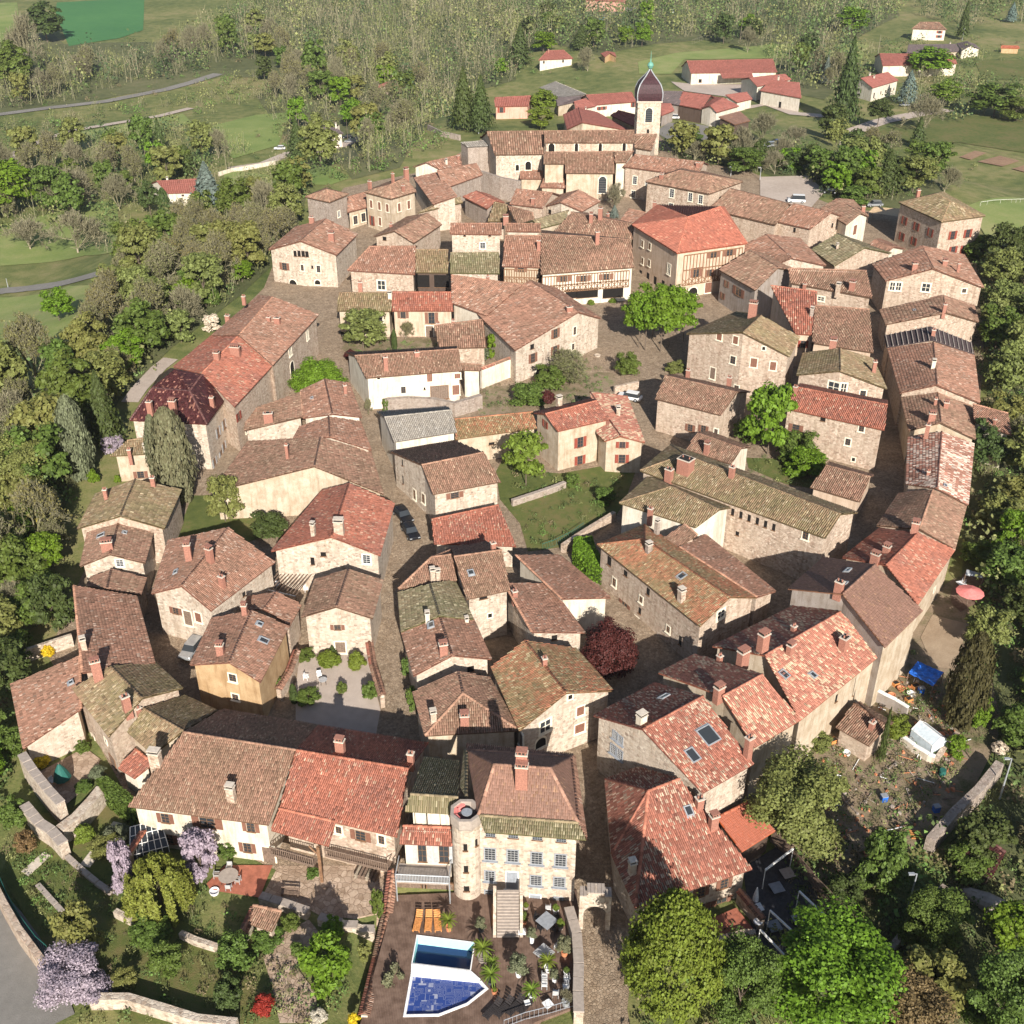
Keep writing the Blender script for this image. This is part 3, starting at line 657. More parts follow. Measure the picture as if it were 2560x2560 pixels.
H('gabled house facing the gravel courtyard with one square window', '21', (445,510,345,795), (700,432,605,718), (960,520,880,805), h=5.6, pal='brown', wall='pale_rubble', win=[(615,870,'b',.8,.7),(638,1020,'d',1.2,1.6)])
H('hip roofed corner house at the end of the parked cars lane', '21', (1075,582,1515,515), (1325,343,1480,324), h=6, hip='0', pal='brown', ch=[(1335,525,.6,.5,1.7,'stone'),(1375,525,.5,.4,1.5,'stone')])
H('house with brown roof and skylight above a cream wall', '21', (1590,660,1920,590), (1495,340,1855,290), (1480,280,1740,225), h=7, pal='brown', wall='pale_rubble', win=[(1715,645,'x',1,.4),(1765,780,'o')], ch=[(1620,460,'sky',.7,.7),(1790,285,.6,.5,1)])
H('row house with mossy grey roof and white framed dormer', '21', (1072,610,1095,905), (1312,543,1385,785), (1500,515,1640,810), h=6, pal='moss', wall='rubble', ch=[(1295,820,.5,.4,1.0,'white'),(1325,855,'sky',1,.6)])
H('row house with half olive half red roof and stone gable end', '21', (1095,905,1190,1240), (1385,785,1480,1085), (1640,805,1778,1112), h=5.8, pal='rose', wall='pale_rubble', win=[(1620,1185,'x',.8,.8)], ch=[(1415,1080,.9,.6,1.5,'pots'),(1590,835,.4,.4,.5,'white')])
H('house with grey hipped front roof facing the mansion', '21', (1180,1355,1275,1690), (1525,1205,1562,1372), (1760,1245,1990,1650), h=6, hip='1', pal='brown', wall='cream_render', ch=[(1340,1590,.6,.5,1.4,'stone'),(1575,1605,.9,.7,1.3,'pots')])
H('house with mossy green roof turning red near the eave', '22', (-160,1170,55,1655), (95,970,410,1368), (480,1030,765,1350), h=6.6, pal='mossred', wall='pale_rubble', win=[(250,1615,'m',1.5,1.6),(515,1500,'c',.9,1.2),(510,1630,'c',1.2,1.2),(70,1720,'d',1.1,2),(438,1395,'o'),(215,1740,'a',1.4,1.3)], ch=[(245,1170,.5,.5,1.2)])
H('barn with plum brown single slope roof left of the purple tree', '22', (270,540,552,912), (-60,540,150,908), h=5, k=.22, mono=True, pal='rose', wall='pale_rubble', cat='barn', win=[(320,948,'x',.7,.7)], ch=[(20,650,.6,.5,1)])
H('open fronted barn with long brown roof beside the clipped hedge', '22', (360,325,745,648), (28,328,375,658), h=4.4, k=.2, mono=True, pal='rose', wall='white_render', cat='barn')
H('tall stone house with half moss half orange roof by the purple tree', '22', (642,247,1420,865), (1000,208,1645,645), (1000,97,1850,648), h=6.4, hip='0', pal='mossred', wall='rubble',
  win=[(735,370,'x',.8,1.3),(858,463,'x',.7,.8),(773,530,'w',.7,1.2),(1028,600,'x',.6,1),(975,660,'w',.6,.9),(965,745,'x',.5,.9),(848,740,'b',1.1,2.4),(942,815,'w',.7,.9),(1180,885,'w',.6,.9),(1270,970,'x',.5,1.3),(1575,770,'m',1.4,1.2)],
  ch=[(1275,675,.7,.7,1.6,'stone'),(1030,310,.7,.6,1.3,'grey'),(1283,487,'sky')])
H('stone wing with brown roof behind the half orange roof', '22', (1460,172,1990,600), (1265,265,1850,645), h=5.4, k=.2, mono=True, pal='rose')
H('small tiled hip between the chimney and the white gable', '22', (1130,205,1250,262), (1300,92,1400,178), h=6, mono=True, k=.3, pal='brown', ch=[(1090,180,.6,.5,2.2,'grey')])
H('house with dazzling white gable wall and moss flecked roof', '12', (808,1865,1386,2050), (1205,1742,1566,1916), (1040,1658,1655,1900), h=6.8, hip='0', pal='olive', wall='snow_render', ch=[(1040,1985,.6,.5,1.6)])
H('very long stone house with timber gallery under its eave', 'B', (0,655,1400,1165), (335,535,1515,985), (230,462,1645,972), h=7.6, hip='0', pal='olive', wall='rubble',
  win=[(735,1128,'x',.5,.6),(1250,1142,'w',.8,1.2)] + [(700+i*62,965+i*23,'x',.45,1.0) for i in range(6)], ch=[(690,700,.7,.6,1.5,'cap'),(340,660,1.9,1.6,2.0,'cap'),(215,730,1.0,.8,1.8,'cap')])
H('small brown roofed house with white end beside the big green tree', 'B', (345,495,690,607), (432,370,765,487), (520,362,838,478), h=4.6, pal='brown', wall='white_render', ch=[(500,530,.7,.6,1.8,'pots')])
H('stone house with long bright red roof above the narrow street', '13', (125,1150,880,1315), (210,990,900,1125), (240,965,900,1095), h=7.2, pal='red', wall='rubble',
  win=[(210,1298,'b',1.1,1.2),(415,1230,'x',.8,.7),(706,1302,'w',.8,1),(603,1403,'w',.8,1.1),(645,1535,'o')], ch=[(200,1045,.6,.5,1.3)])
H('gabled stone house with large white mullioned window', '13', (262,735,215,900), (540,700,545,870), (790,775,897,1003), h=7, pal='olive', wall='rubble', win=[(495,990,'m',1.9,1.9),(570,1000,'m',1.0,1.9),(715,1045,'w',.9,1.4)], ch=[(485,705,1.1,.8,1.7,'pots'),(795,885,.6,.5,2.0,'cap')])
H('small low roof at the foot of the red roofed stone house', 'B', (1283,780,1660,890), (1402,615,1738,702), (1425,590,1765,690), h=3.8, pal='brown', wall='rose_render')
H('stone house with plain brown roof edged by yellow lichen', '12', (1078,1078,1578,1202), (1155,905,1700,1030), h=6, pal='brown', wall='rubble', win=[(1345,1297,'b'),(1445,1305,'b'),(1540,1325,'w',.6,.9),(1135,1378,'x',1,.6)], ch=[(1325,925,.6,.5,1.5),(1635,985,.7,.5,1.6,'cap')])
H('large gabled stone house by the square with iron balcony', '12', (1700,422,1315,588), (1880,450,1742,578), (2172,615,2097,760), h=8.2, pal='olive', wall='rubble',
  win=[(1688,635,'c'),(1668,785,'w'),(1825,805,'c',1.1,1.6),(1515,885,'d',1,2.1),(1565,610,'c',1,1.2),(1900,697,'o'),(1695,995,'w',.9,.9),(1970,830,'c',1,1.5)], ch=[(1815,430,1.4,.8,1.8,'pots')])
H('house with grey brown roof carrying two stone chimneys', '13', (170,205,787,318), (152,95,742,113), h=7.6, pal='brown', wall='rubble', mono=True, win=[(400,322,'m',1.4,.9)], ch=[(525,275,.8,.6,1.6,'stone'),(630,265,1.0,.7,1.8,'pots'),(275,235,.6,.4,.6)])
H('stepped down house with grey brown roof and red chimney', '13', (330,655,795,730), (355,375,765,405), h=6.2, mono=True, k=.3, pal='brown', wall='rose_render', ch=[(325,465,.6,.5,1.7,'grey')])
H('mid terrace house with red roof flecked with new tiles', '13', (205,588,358,597), (20,225,372,272), h=6.5, mono=True, k=.3, pal='red', wall='rose_render', win=[(265,665,'s')])
H('stone house with paired dark arched windows on the east side', '13', (785,65,885,190), (1160,-75,1250,97), (1480,-5,1628,240), h=7, pal='rose', wall='rubble', win=[(940,228,'m',1.1,1.7),(985,230,'m',1.1,1.7),(1192,238,'m',1.6,1.7),(1480,262,'w',.8,.8)],
  ch=[(1100,110,1.0,.7,1.4,'pots'),(1330,80,.9,.6,1.2,'pots'),(1430,130,.5,.4,1.9)])
H('low stone house below the paired arched windows', '13', (840,410,885,520), (1320,300,1345,430), (1555,375,1590,500), h=5.2, pal='brown', ch=[(1325,430,.6,.5,1.6),(1105,412,'sky',.7,.4)])
hfr = H('house with its roof stripped to the battens', '13', (875,600,895,690), (1225,530,1245,635), (1540,655,1555,740), h=5.6, pal='slate', ch=[(1245,600,.6,.5,1.0)])
H('wide house with brown roof next to the stripped roof', '13', (900,700,995,1035), (1245,635,1275,975), (1555,750,1600,1110), h=5.8, pal='rose', ch=[(1245,840,.6,.5,1.1,'white')])
H('house with three chimneys and cream gable end', '13', (1000,1065,1060,1320), (1275,1010,1305,1260), (1545,1125,1565,1385), h=5.5, pal='brown', wall='cream_render', ch=[(1230,1250,1.0,.7,1.4,'pots'),(1340,1150,.7,.6,1.0,'pots'),(1260,1120,.4,.4,.9)])
H('long house with white flecked roof over the curved street', '13', (1055,1370,1040,1720), (1310,1330,1275,1755), (1555,1420,1510,1880), h=5.2, pal='speck', ch=[(1200,1330,.6,.5,1.2),(1205,1660,.4,.4,.7),(1335,1735,'sky',.7,.4)])
H('white house with roof terrace hanging over the east slope', '13', (1555,1250,1838,1352), (1548,1120,1810,1190), h=6.4, mono=True, k=.3, pal='rose', wall='white_render', ch=[(1705,1280,.3,.3,1)])
H('brown roofed house at the bend of the east rampart', '23', (820,105,985,-140), (1142,130,1245,-165), (1412,278,1500,-50), h=5.4, pal='brown', ch=[(1105,145,.9,.8,1.3,'pots')])
H('red roofed rampart house with white potted chimney', '23', (840,125,560,345), (1130,160,890,403), (1412,287,1130,705), h=5.6, pal='red', wall='cream_render', ch=[(890,310,.8,.7,1.0,'pots'),(800,390,1.0,.6,1.4,'pots')], win=[(1255,585,'o')])
H('tall grey sided house with fine brown tiles on the rampart', '23', (420,342,150,580), (805,400,562,622), (1168,745,882,1024), h=8.6, pal='flat', flat=True, wall='cream_render', gw='grey_render', ch=[(530,605,.9,.7,1.4,'cap'),(605,445,'sky',.9,.5),(585,545,'sky',.7,.4)])
H('rampart house with orange flecked roof and orange chimney', '23', (215,700,-420,1015), (545,757,-25,1085), (885,1050,240,1575), h=6.6, pal='spot', wall='cream_render', ch=[(565,1040,1.0,.8,1.7,'cap'),(165,1075,.9,.6,1.3,'pots'),(190,905,.5,.5,.8),(120,1230,'sky',.8,1),(340,1235,'sky',.6,.7),(530,840,'sky',.8,.6)],
  win=[(515,1405,'x',.4,1),(650,1320,'x',.08,2.5)])
H('rampart house with spotted roof and fan shaped chimney', '22', (1385,1072,1105,1215), (1890,1228,1590,1392), (2177,1570,1830,1778), h=7, pal='spot', wall='cream_render', ch=[(1740,1130,1.2,.8,1.4,'pots'),(1895,990,1.1,.8,1.2,'pots'),(1560,1380,1.0,.7,1.0,'pots'),(1565,1125,.5,.5,.7)])
H('house with one big skylight and white edged roof', '22', (1075,1292,615,1538), (1442,1392,985,1643), (1825,1900,1440,2122), h=7.4, pal='mixed', wall='pale_rubble', win=[(780,1685,'g',.6,1.0),(820,1720,'g',.6,1.0),(765,1790,'g',.7,1.2),(815,1830,'g',.7,1.2)],
  ch=[(975,1600,.9,.7,1.1,'white'),(1775,1850,.7,.6,2.5,'cap'),(1480,1690,'sky',1.7,1.9),(1360,1840,'sky',1.0,1.4),(1150,1400,'sky',1.1,.6)])
H('small garden hut with brown tile roof below the rampart', '23', (510,1622,765,1768), (645,1450,900,1620), (690,1435,945,1592), h=2.7, pal='brown', wall='rubble', cat='hut', ch=[(780,1640,.6,.5,1.0)])
# upper left
HP('manor with glossy maroon mansard roof behind the two cypresses', '10', [(980,1240,8),(1562,1270,8),(1738,1030,8),(1200,905,8),(1145,1000,11),(1432,1022,11),(1525,898,11),(1290,850,11),(1320,856,12)],
  [[0,1,5,4],[1,2,6,5],[2,3,7,6],[3,0,4,7],[4,5,8],[5,6,8],[6,7,8],[7,4,8]], [0,1,2,3], [(4,5),(5,6),(1,5),(2,6),(0,4)], pal='maroon', wall='pale_rubble', flat=True, tm='glazed_tile', cat='manor',
  win=[(1645,1330,'G'),(1690,1270,'G'),(1735+(-45),1440,'G'),(1620,1560,'G'),(1670,1500,'G')], ch=[(1140,1200,.8,.6,2.2,'cap'),(1320,1230,1.0,.7,3.0,'pots'),(1605,1140,.6,.5,1.6)])
H('western range of the long curved house with orange chimneys', '10', (1310,840,1600,600), (1525,890,1805,600), (1770,1140,2060,825), h=7.4, pal='red', wall='rubble', k=.3,
  win=[(1800,1210,'s',.9,1.3),(1860,1300,'p'),(1910,1225,'p')], ch=[(1640,790,.9,.7,1.4,'pots'),(1780,755,1.6,.7,1.6,'pots')])
H('northern range of the long curved house along the cobbled street', '10', (1600,600,1950,300), (1805,600,2060,310), (2060,825,2405,445), h=7.4, pal='rose', wall='rubble', k=.3,
  win=[(2025,900,'m',1.4,1.6),(2190,720,'m',1.2,1.5),(2320,600,'m',1,1.5),(2205,850,'a',1.8,2.6),(2040,1010,'a',1,1.4)], ch=[(1720,490,.8,.6,1),(2095,515,1.0,.7,1.2,'cap'),(2030,500,.6,.5,.9),(1840,330,.6,.5,.6)])
H('cream fronted cottage left of the two cypresses', '10', (830,1512,1200,1490), (960,1395,1230,1360), h=4.6, mono=True, k=.3, pal='olive', wall='cream_render', cat='cottage', win=[(1062,1650,'b',1,1.1)], ch=[(985,1530,.5,.4,1.5),(1100,1480,.5,.5,1.0,'white')])
H('house with narrow white gable strip behind the brown ridges', '11', (335,1015,355,1225), (518,932,578,1195), (705,960,800,1218), h=5, pal='rose', wall='snow_render', ch=[(675,1045,.5,.5,1.6),(425,1075,'sky',.7,.4)])
H('low brown roof with square brick chimney west of the white strip', '11', (-60,1170,-90,1320), (335,1030,355,1215), h=3.6, mono=True, k=.2, pal='brown', wall='pale_rubble', ch=[(98,1260,1.4,.7,1.7,'cap')])
H('brown roofed house between the white strip and the cream gable', '11', (330,1290,270,1400), (548,1215,558,1368), (790,1250,872,1468), h=5, pal='rose', wall='pale_rubble')
H('wide brown roof with cream gable behind the bright red roof', '11', (-60,1400,-330,1780), (485,1372,440,1590), (868,1480,962,1800), h=4.6, pal='brown', wall='cream_render', ch=[(240,1535,.4,.4,2.3)], k=.3)
# middle
H('long white house with brick chimney and barn door', '11', (830,922,1550,865), (745,755,1530,705), h=6, pal='brown', wall='snow_render', win=[(925,918,'o'),(1310,915,'c',.9,1.6),(1112,1010,'w',.8,1.2),(1385,1030,'B',3.0,2.4),(1520,905,'c',1,.9),(1508,1010,'c',1.2,1.8),(1272,1000,'x',.3,.4)], ch=[(982,865,.7,.5,2.4,'cap'),(1215,760,.8,.4,.8)], k=.3)
H('short tiled lean-to roof joining the long white house', '11', (1560,862,1700,865), (1545,815,1700,822), h=5.2, mono=True, pal='brown', wall='white_render', cat='lean-to')
H('big red brown roof with small veranda below its eave', 'C', (28,1322,290,1420), (25,1112,560,1185), h=6.2, mono=True, k=.33, pal='rose', wall='white_render', ch=[(300,1160,.5,.4,1)])
H('large gabled house with white wall facing the square', 'C', (215,1400,505,1682), (615,1155,985,1392), (820,1215,1155,1440), h=6.2, pal='rose', wall='pale_rubble', k=.3,
  win=[(810,1550,'b',1,1.7),(955,1530,'w',.7,1.5),(635,1650,'x',.9,.9),(640,1735,'b',1,1.7),(807,1680,'b',1,1.8),(943,1650,'w',.7,1.2),(685,1850,'a',1.6,2.0),(910,1790,'a',2.2,2.0),(1000,1750,'a',1,1.6)], ch=[(915,1390,1.1,.6,1.0,'cap')])
H('brown barn roof beside the ivy covered wall', '11', (1385,700,1740,690), (1345,530,1715,480), h=4, mono=True, k=.3, pal='brown', cat='barn', ch=[(1375,545,.6,.5,.9),(1490,520,.5,.5,.8)])
H('cream house with olive roof behind the small garden trees', '11', (612,415,1020,418), (625,280,1025,280), h=5.4, pal='olive', wall='cream_render', win=[(940,485,'w',.8,1.1),(660,590,'x',1,1)], ch=[(790,275,.8,.5,2.0,'cap')])
H('cream house with red roof and narrow balcony door', '11', (1025,415,1490,415), (1030,275,1470,275), h=5.4, pal='red', wall='rose_render', win=[(1110,445,'b',1,1.2),(1325,468,'b',1.2,2.2),(1310,580,'d',1.4,2.8)], ch=[(1012,325,.7,.5,1.2,'white')])
H('stone house with white cross window and red brown roof', '11', (690,110,1200,140), (860,-70,1205,-72), h=6, hip='0', pal='rose', wall='rubble', win=[(947,220,'m',1.7,2.0)])
hb = H('open barn with wooden posts under a striped olive roof', '11', (1205,125,1450,128), (1205,-45,1450,-45), h=6.2, mono=True, pal='olive', wall='dark_boards', cat='barn')
H('olive roof wing below the plain stone tower house', 'C', (15,1095,390,1100), (18,945,385,940), h=6.8, mono=True, pal='moss', wall='pale_rubble')
H('plain stone tower house with one small twin window', 'C', (15,800,405,805), (18,722,405,722), h=10.4, pal='rose', wall='pale_rubble', k=.3, win=[(262,888,'p',1.1,1.3),(125,812,'x',.5,.3),(315,812,'x',.5,.3)])
H('narrow rear roof adjoining the stone tower house', 'C', (435,780,700,785), (435,722,700,725), h=10.2, pal='rose', wall='pale_rubble', k=.3)
c9 = H('small half timbered house with red roof, yellow infill', 'C', (410,1045,700,1055), (430,815,700,815), h=7.2, mono=True, pal='rose', wall='cream_render', win=[(550,1068,'b',1.2,.9)], ch=[(685,930,.7,.5,2.2,'cap')])
c10 = H('long half timbered market house with open arcade on the square', 'C', (700,1105,1405,1052), (705,800,1380,845), h=7.2, pal='brown', wall='snow_render', win=[(873,1138,'b',1.5,1.1),(1022,1135,'b',1.5,1.2),(1193,1122,'b',1.5,1.2)], ch=[(1125,850,.8,.6,1.8,'cap')])
c11 = HP('grand house with orange hipped roof and half timbered front', '02', [(1245,1912,10),(1775,1838,10),(1600,1565,10.5),(1100,1548,10.5),(905,1700,10),(1330,1640,12.6),(1570,1563,12.6)],
  [[0,1,6,5],[4,0,5],[3,4,5],[2,3,5,6],[1,2,6]], [0,1,2,3,4], [(0,5),(5,6),(1,6)], pal='bright', wall='rose_render', ch=[(1075,1560,.8,.5,1.0)], win=[(985,1840,'w'),(1040,1860,'w'),(985,1970,'w'),(1035,1985,'w'),(1640,1905,'b',1.6,1.3),(1520,1920,'b',1.6,1.3),
   (1185,2032,'m',1.3,2.2),(1390,2055,'b',1.3,2.0),(1490,2060,'b',1,1.4),(1365,2200,'a',2.2,1.8),(1480,2170,'c',1.6,2.2),(970,2080,'x',1.2,2.4),(1025,2100,'x',1.2,2.4),(1080,2130,'x',1.2,2.4),(1140,2160,'x',1.2,2.4),(1200,2190,'x',1.4,2.4)])
H('timber galleried house in shade at the east corner of the square', '12', (1560,105,1835,262), (1790,-40,2010,90), h=7, pal='brown', wall='grey_render', win=[(1620,210,'b'),(1710,270,'b',2,1.6),(1590,300,'b')])
H('house with low stone gable north of the galleried house', '13', (-230,-60,20,88), (-20,-160,178,18), (240,-130,437,75), h=6.4, pal='rose', wall='pale_rubble')
H('stone house with twin rear roofs near the white van', '03', (50,1670,320,1730), (190,1540,480,1605), h=6, pal='rose', wall='rubble', win=[(200,1735,'x',.6,1),(485,1700,'x',.6,1)])
H('white gabled house with large brown shutter at the village edge', '03', (395,1575,590,1700), (520,1500,700,1610), (640,1510,760,1635), h=6.2, pal='brown', wall='snow_render', win=[(655,1735,'c',1.4,2.2)], ch=[(715,1605,.8,.5,1.4)])
H('long brown roofed house west of the white van', '02', (1478,1578,1990,1700), (1650,1425,2090,1540), h=5.6, pal='brown', wall='rubble')
H('small roof grown over with olive lichen', '03', (325,1885,500,2010), (520,1765,735,1870), h=4.4, pal='moss', ch=[(518,1885,.5,.4,1.1,'stone')])
H('low red brown cottage roof below the shuttered stone house', '03', (735,1885,880,1925), (800,1812,950,1865), (840,1805,1035,1880), h=4, pal='rose', wall='white_render', cat='cottage', ch=[(1060,1960,.9,.6,1.6,'pots')])
HP('square stone house with red shutters alone at the east end', '03', [(985,1530,9),(1310,1677,9),(1640,1632,9),(1320,1452,9),(1375,1520,11.6),(1265,1466,11.6)], [[0,1,4,5],[1,2,4],[2,3,5,4],[3,0,5]], [0,1,2,3], [(4,5),(1,4),(0,5)],
  pal='olive', wall='rubble', win=[(1393,1775,'s',1.1,1.8),(1507,1762,'s',1.1,1.8),(1395,1890,'s',1.1,1.8),(1480,1880,'s',1.1,1.8),(1030,1665,'s',1,1.7),(1120,1710,'s',1,1.7),(1225,1755,'s',1,1.7),(1010,1785,'s',1,1.7),(1100,1820,'s',1,1.7)], ch=[(1130,1480,.8,.5,1.3)])
# church
k1 = H('stone church nave with high windows under a long brown roof', '02', (245,1078,925,1078), (245,990,925,985), h=12, pal='brown', wall='rubble', cat='church', name='church_nave', k=.36, win=[(298,1118,'a',1.6,2.4),(486,1112,'a',.9,2.0),(666,1112,'a',.9,2.0),(846,1110,'a',.9,2.0)])
H('', '02', (-130,1170,240,1165), (-190,995,245,990), h=9, pal='brown', wall='pale_rubble', into=k1, win=[(122,1250,'a',1.5,2.2),(40,1265,'a',.9,1.6)])
H('', '02', (400,1307,775,1310), (400,1150,775,1145), h=6.5, pal='brown', wall='cream_render', into=k1, mono=True, win=[(682,1395,'l',2.0,4.2)])
H('', '02', (237,1237,400,1238), (245,1150,400,1148), h=8.4, pal='brown', wall='cream_render', into=k1, mono=True)
H('', '02', (775,1228,862,1226), (775,1147,918,1142), h=8.4, pal='brown', wall='white_render', into=k1, mono=True)
H('low tiled chapel roof at the foot of the church wall', '02', (212,1415,400,1420), (235,1350,395,1350), h=3.2, mono=True, pal='rose', wall='cream_render', cat='chapel')
H('low tiled shed against the west end of the church', '02', (60,1350,235,1352), (62,1288,235,1290), h=3.6, mono=True, pal='rose', wall='cream_render', cat='shed')
H('flat topped stone bastion at the west end of the church', '01', (1598,1114,1796,1102), (1546,1078,1738,1062), h=8.6, k=.06, mono=True, pal='grey', wall='grey_rubble', ov=.05, cat='bastion', name='stone_bastion')
H('stone house with blue grey windows east of the church', '02', (838,1258,1400,1335), (925,1168,1450,1225), h=8, pal='rose', wall='rubble', win=[(928,1360,'p',1.1,2),(915,1465,'p',1.1,1.8),(1020,1385,'p',1,1)], ch=[(1130,1350,.9,.6,1.4),(1400,1265,.8,.5,1.2)])
HP('long stone house with hipped brown roof below the church tower', '02', [(1005,1372,8),(1488,1466,8),(1745,1372,8),(1300,1262,8),(1265,1288,10.4),(1500,1325,10.4)], [[0,1,5,4],[1,2,5],[2,3,4,5],[3,0,4]], [0,1,2,3], [(4,5),(1,5),(0,4)],
  pal='brown', wall='rubble', win=[(1207,1458,'p',1.2,2),(1346,1487,'p',1.1,2),(1424,1505,'p',1.1,2),(1200,1558,'p',1.2,1.6)], ch=[(1125,1355,.9,.6,1.2)])
# north west
HP('square stone pavilion with pyramid roof at the west edge', '01', [(370,1487,8),(555,1528,8),(700,1468,8),(525,1424,8),(535,1432,9.9)], [[0,1,4],[1,2,4],[2,3,4],[3,0,4]], [0,1,2,3], [(1,4),(0,4),(2,4)], pal='brown', wall='grey_rubble', win=[(625,1615,'p',.9,1.4)])
H('red tiled link building between the pavilion and the shuttered villa', '01', (690,1605,840,1565), (690,1490,830,1450), h=4.2, mono=True, k=.3, pal='rose', wall='cream_render', win=[(750,1660,'w',1.3,2.0),(810,1640,'w',1.3,2.0)])
HP('formal villa with rows of brown shutters north west of the village', '01', [(815,1450,8.4),(1020,1504,8.4),(1212,1447,8.4),(1000,1378,8.4),(1015,1396,10.4),(1125,1345,10.4)], [[0,1,4],[1,2,5,4],[2,3,5],[3,0,4,5]], [0,1,2,3], [(1,4),(4,5)],
  pal='brown', wall='cream_render', cat='villa', win=[(870,1540,'c',.9,1.8),(932,1555,'c',.9,1.8),(992,1570,'c',.9,1.8),(1080,1565,'c',.9,1.9),(1152,1545,'c',.9,1.9),(877,1665,'s',.8,2.2),(937,1672,'c',.9,1.9)], ch=[(860,1420,.8,.6,1.6),(1033,1350,.6,.5,1.2),(1135,1340,1.1,.7,2.0,'pots'),(1112,1450,.6,.5,1.5)])
H('brown roofed house stepping up from the villa', '01', (1190,1345,1335,1545), (1375,1300,1515,1482), h=6, mono=True, k=.25, pal='rose', wall='pale_rubble')
H('red brown roof below the flat topped bastion', '01', (1420,1425,1712,1320), (1365,1290,1665,1235), h=6.4, mono=True, pal='rose', wall='grey_rubble')
H('low red roof beside the bastion with two white chimneys', '01', (1390,1280,1555,1250), (1285,1228,1540,1170), h=5, pal='rose', wall='white_render', ch=[(1436,1245,.5,.5,1.3,'white'),(1525,1205,.6,.5,1)])
H('large gabled house with row of small windows at the west edge', '01', (300,1715,95,1887), (530,1655,335,1820), (768,1768,610,1927), h=6.6, pal='rose', wall='pale_rubble', win=[(295,1913,'x',.7,1.2),(325,1913,'x',.7,1.2),(356,1915,'x',.7,1.2),(385,1918,'x',.7,1.2),(215,2010,'b',1.1,1.5),(350,2020,'w',.7,1.3),(472,2030,'w',.8,1.5),(280,2135,'a',1.8,1.4),(425,2015,'x',.4,.6),(465,2130,'a',1.2,1)], ch=[(423,1690,1.1,.6,1.5,'cap'),(572,1825,1.2,.7,1.9,'pots')])
H('cottage with kinked brown roof in the north west lane', '01', (1140,1640,890,1787), (1295,1612,1045,1745), (1405,1695,1190,1837), h=5.2, pal='brown', wall='rubble', win=[(970,1800,'x',.9,.8)], ch=[(1020,1720,.6,.5,.9)])
H('narrow brown roof along the grey ruined wall', '01', (1220,1612,1560,1530), (1330,1555,1540,1490), h=5.4, mono=True, pal='olive')
H('plum coloured roof with one chimney below the church', 'C', (465,575,715,605), (515,462,790,492), h=5.6, pal='rose', wall='rubble', ch=[(640,580,.8,.5,1.5,'cap')])
H('small gabled house with half green half red roof', 'C', (850,505,735,592), (985,470,850,562), (1150,555,1012,632), h=5, pal='rose', wall='pale_rubble', win=[(768,632,'x',.9,1)])
H('roof of pale green lichen behind the market house', 'C', (705,757,885,712), (640,700,905,628), h=5.2, pal='moss', wall='cream_render')
H('wide brown roof stretching behind the market house', 'C', (800,785,1395,840), (930,640,1420,730), h=5.8, pal='brown', wall='cream_render', ch=[(1080,690,.8,.5,1.2,'pots'),(1150,660,.9,.7,1.6,'cap'),(1205,680,.6,.5,1)])
H('small roof beside the blue green conifer by the square', 'C', (1300,702,1385,762), (1365,612,1490,640), h=5.4, mono=True, k=.3, pal='rose')
H('sagging brown roof with a row of small chimney pots', 'C', (520,722,665,715), (450,590,640,640), h=5, pal='brown', ch=[(435,700,1.2,.6,1.0,'pots')])
H('orange brown cottage roof beside the ivy ruin', 'C', (110,520,295,612), (210,477,362,552), h=4.8, pal='red', wall='grey_rubble', cat='cottage')
H('tiny olive roof tucked behind the tower house', 'C', (300,705,430,705), (350,560,450,585), h=4.4, mono=True, k=.3, pal='olive', cat='cottage')
# central garden group
H('house with worn grey roof over a white upper wall', '11', (1040,1405,1515,1330), (970,1220,1475,1165), h=6.2, pal='grey', wall='snow_render', k=.3)
H('low roof of orange and brown tiles joined to the yellow house', '11', (1505,1385,2120,1300), (1500,1235,2090,1180), h=4.6, pal='mossred', wall='cream_render', mono=True, k=.25, win=[(1778,1415,'x',.9,.4)])
H('stone house with grey rear roof and brown front roof', '11', (1335,1800,1850,1705), (1250,1580,1720,1485), (1015,1480,1500,1395), h=6.2, pal='brown', wall='pale_rubble', k=.28, win=[(1500,1805,'b',1.2,.9),(1198,1800,'w',.7,1.6),(1105,1560,'x',.3,1),(1110,1690,'x',.3,1.4),(1265,1830,'w',.8,1.5)])
H('low orange red roof below the stone house by the garden', '21', (1345,240,1965,260), (1325,58,1830,-50), h=3.6, mono=True, k=.22, pal='red', wall='pale_rubble')
H('pale yellow house with red shutters and small gothic windows', '12', (345,1325,735,1235), (250,1195,640,1095), (165,1185,600,1080), h=7, pal='red', wall='cream_render', win=[(515,1405,'s',1.0,1.7),(512,1540,'s',.9,1.5),(252,1268,'s',.8,1.1)], ch=[(355,1140,.8,.6,1.6,'stone')])
H('pale yellow wing with bright mottled roof beside the lane', '12', (640,1340,700,1400), (590,1030,820,1362), (870,1060,1003,1410), h=5.4, pal='spot', wall='cream_render', k=.25, win=[(833,1425,'s',.9,1.0),(830,1530,'s',1.0,1.4)], ch=[(800,1200,.6,.6,1.2,'stone')])
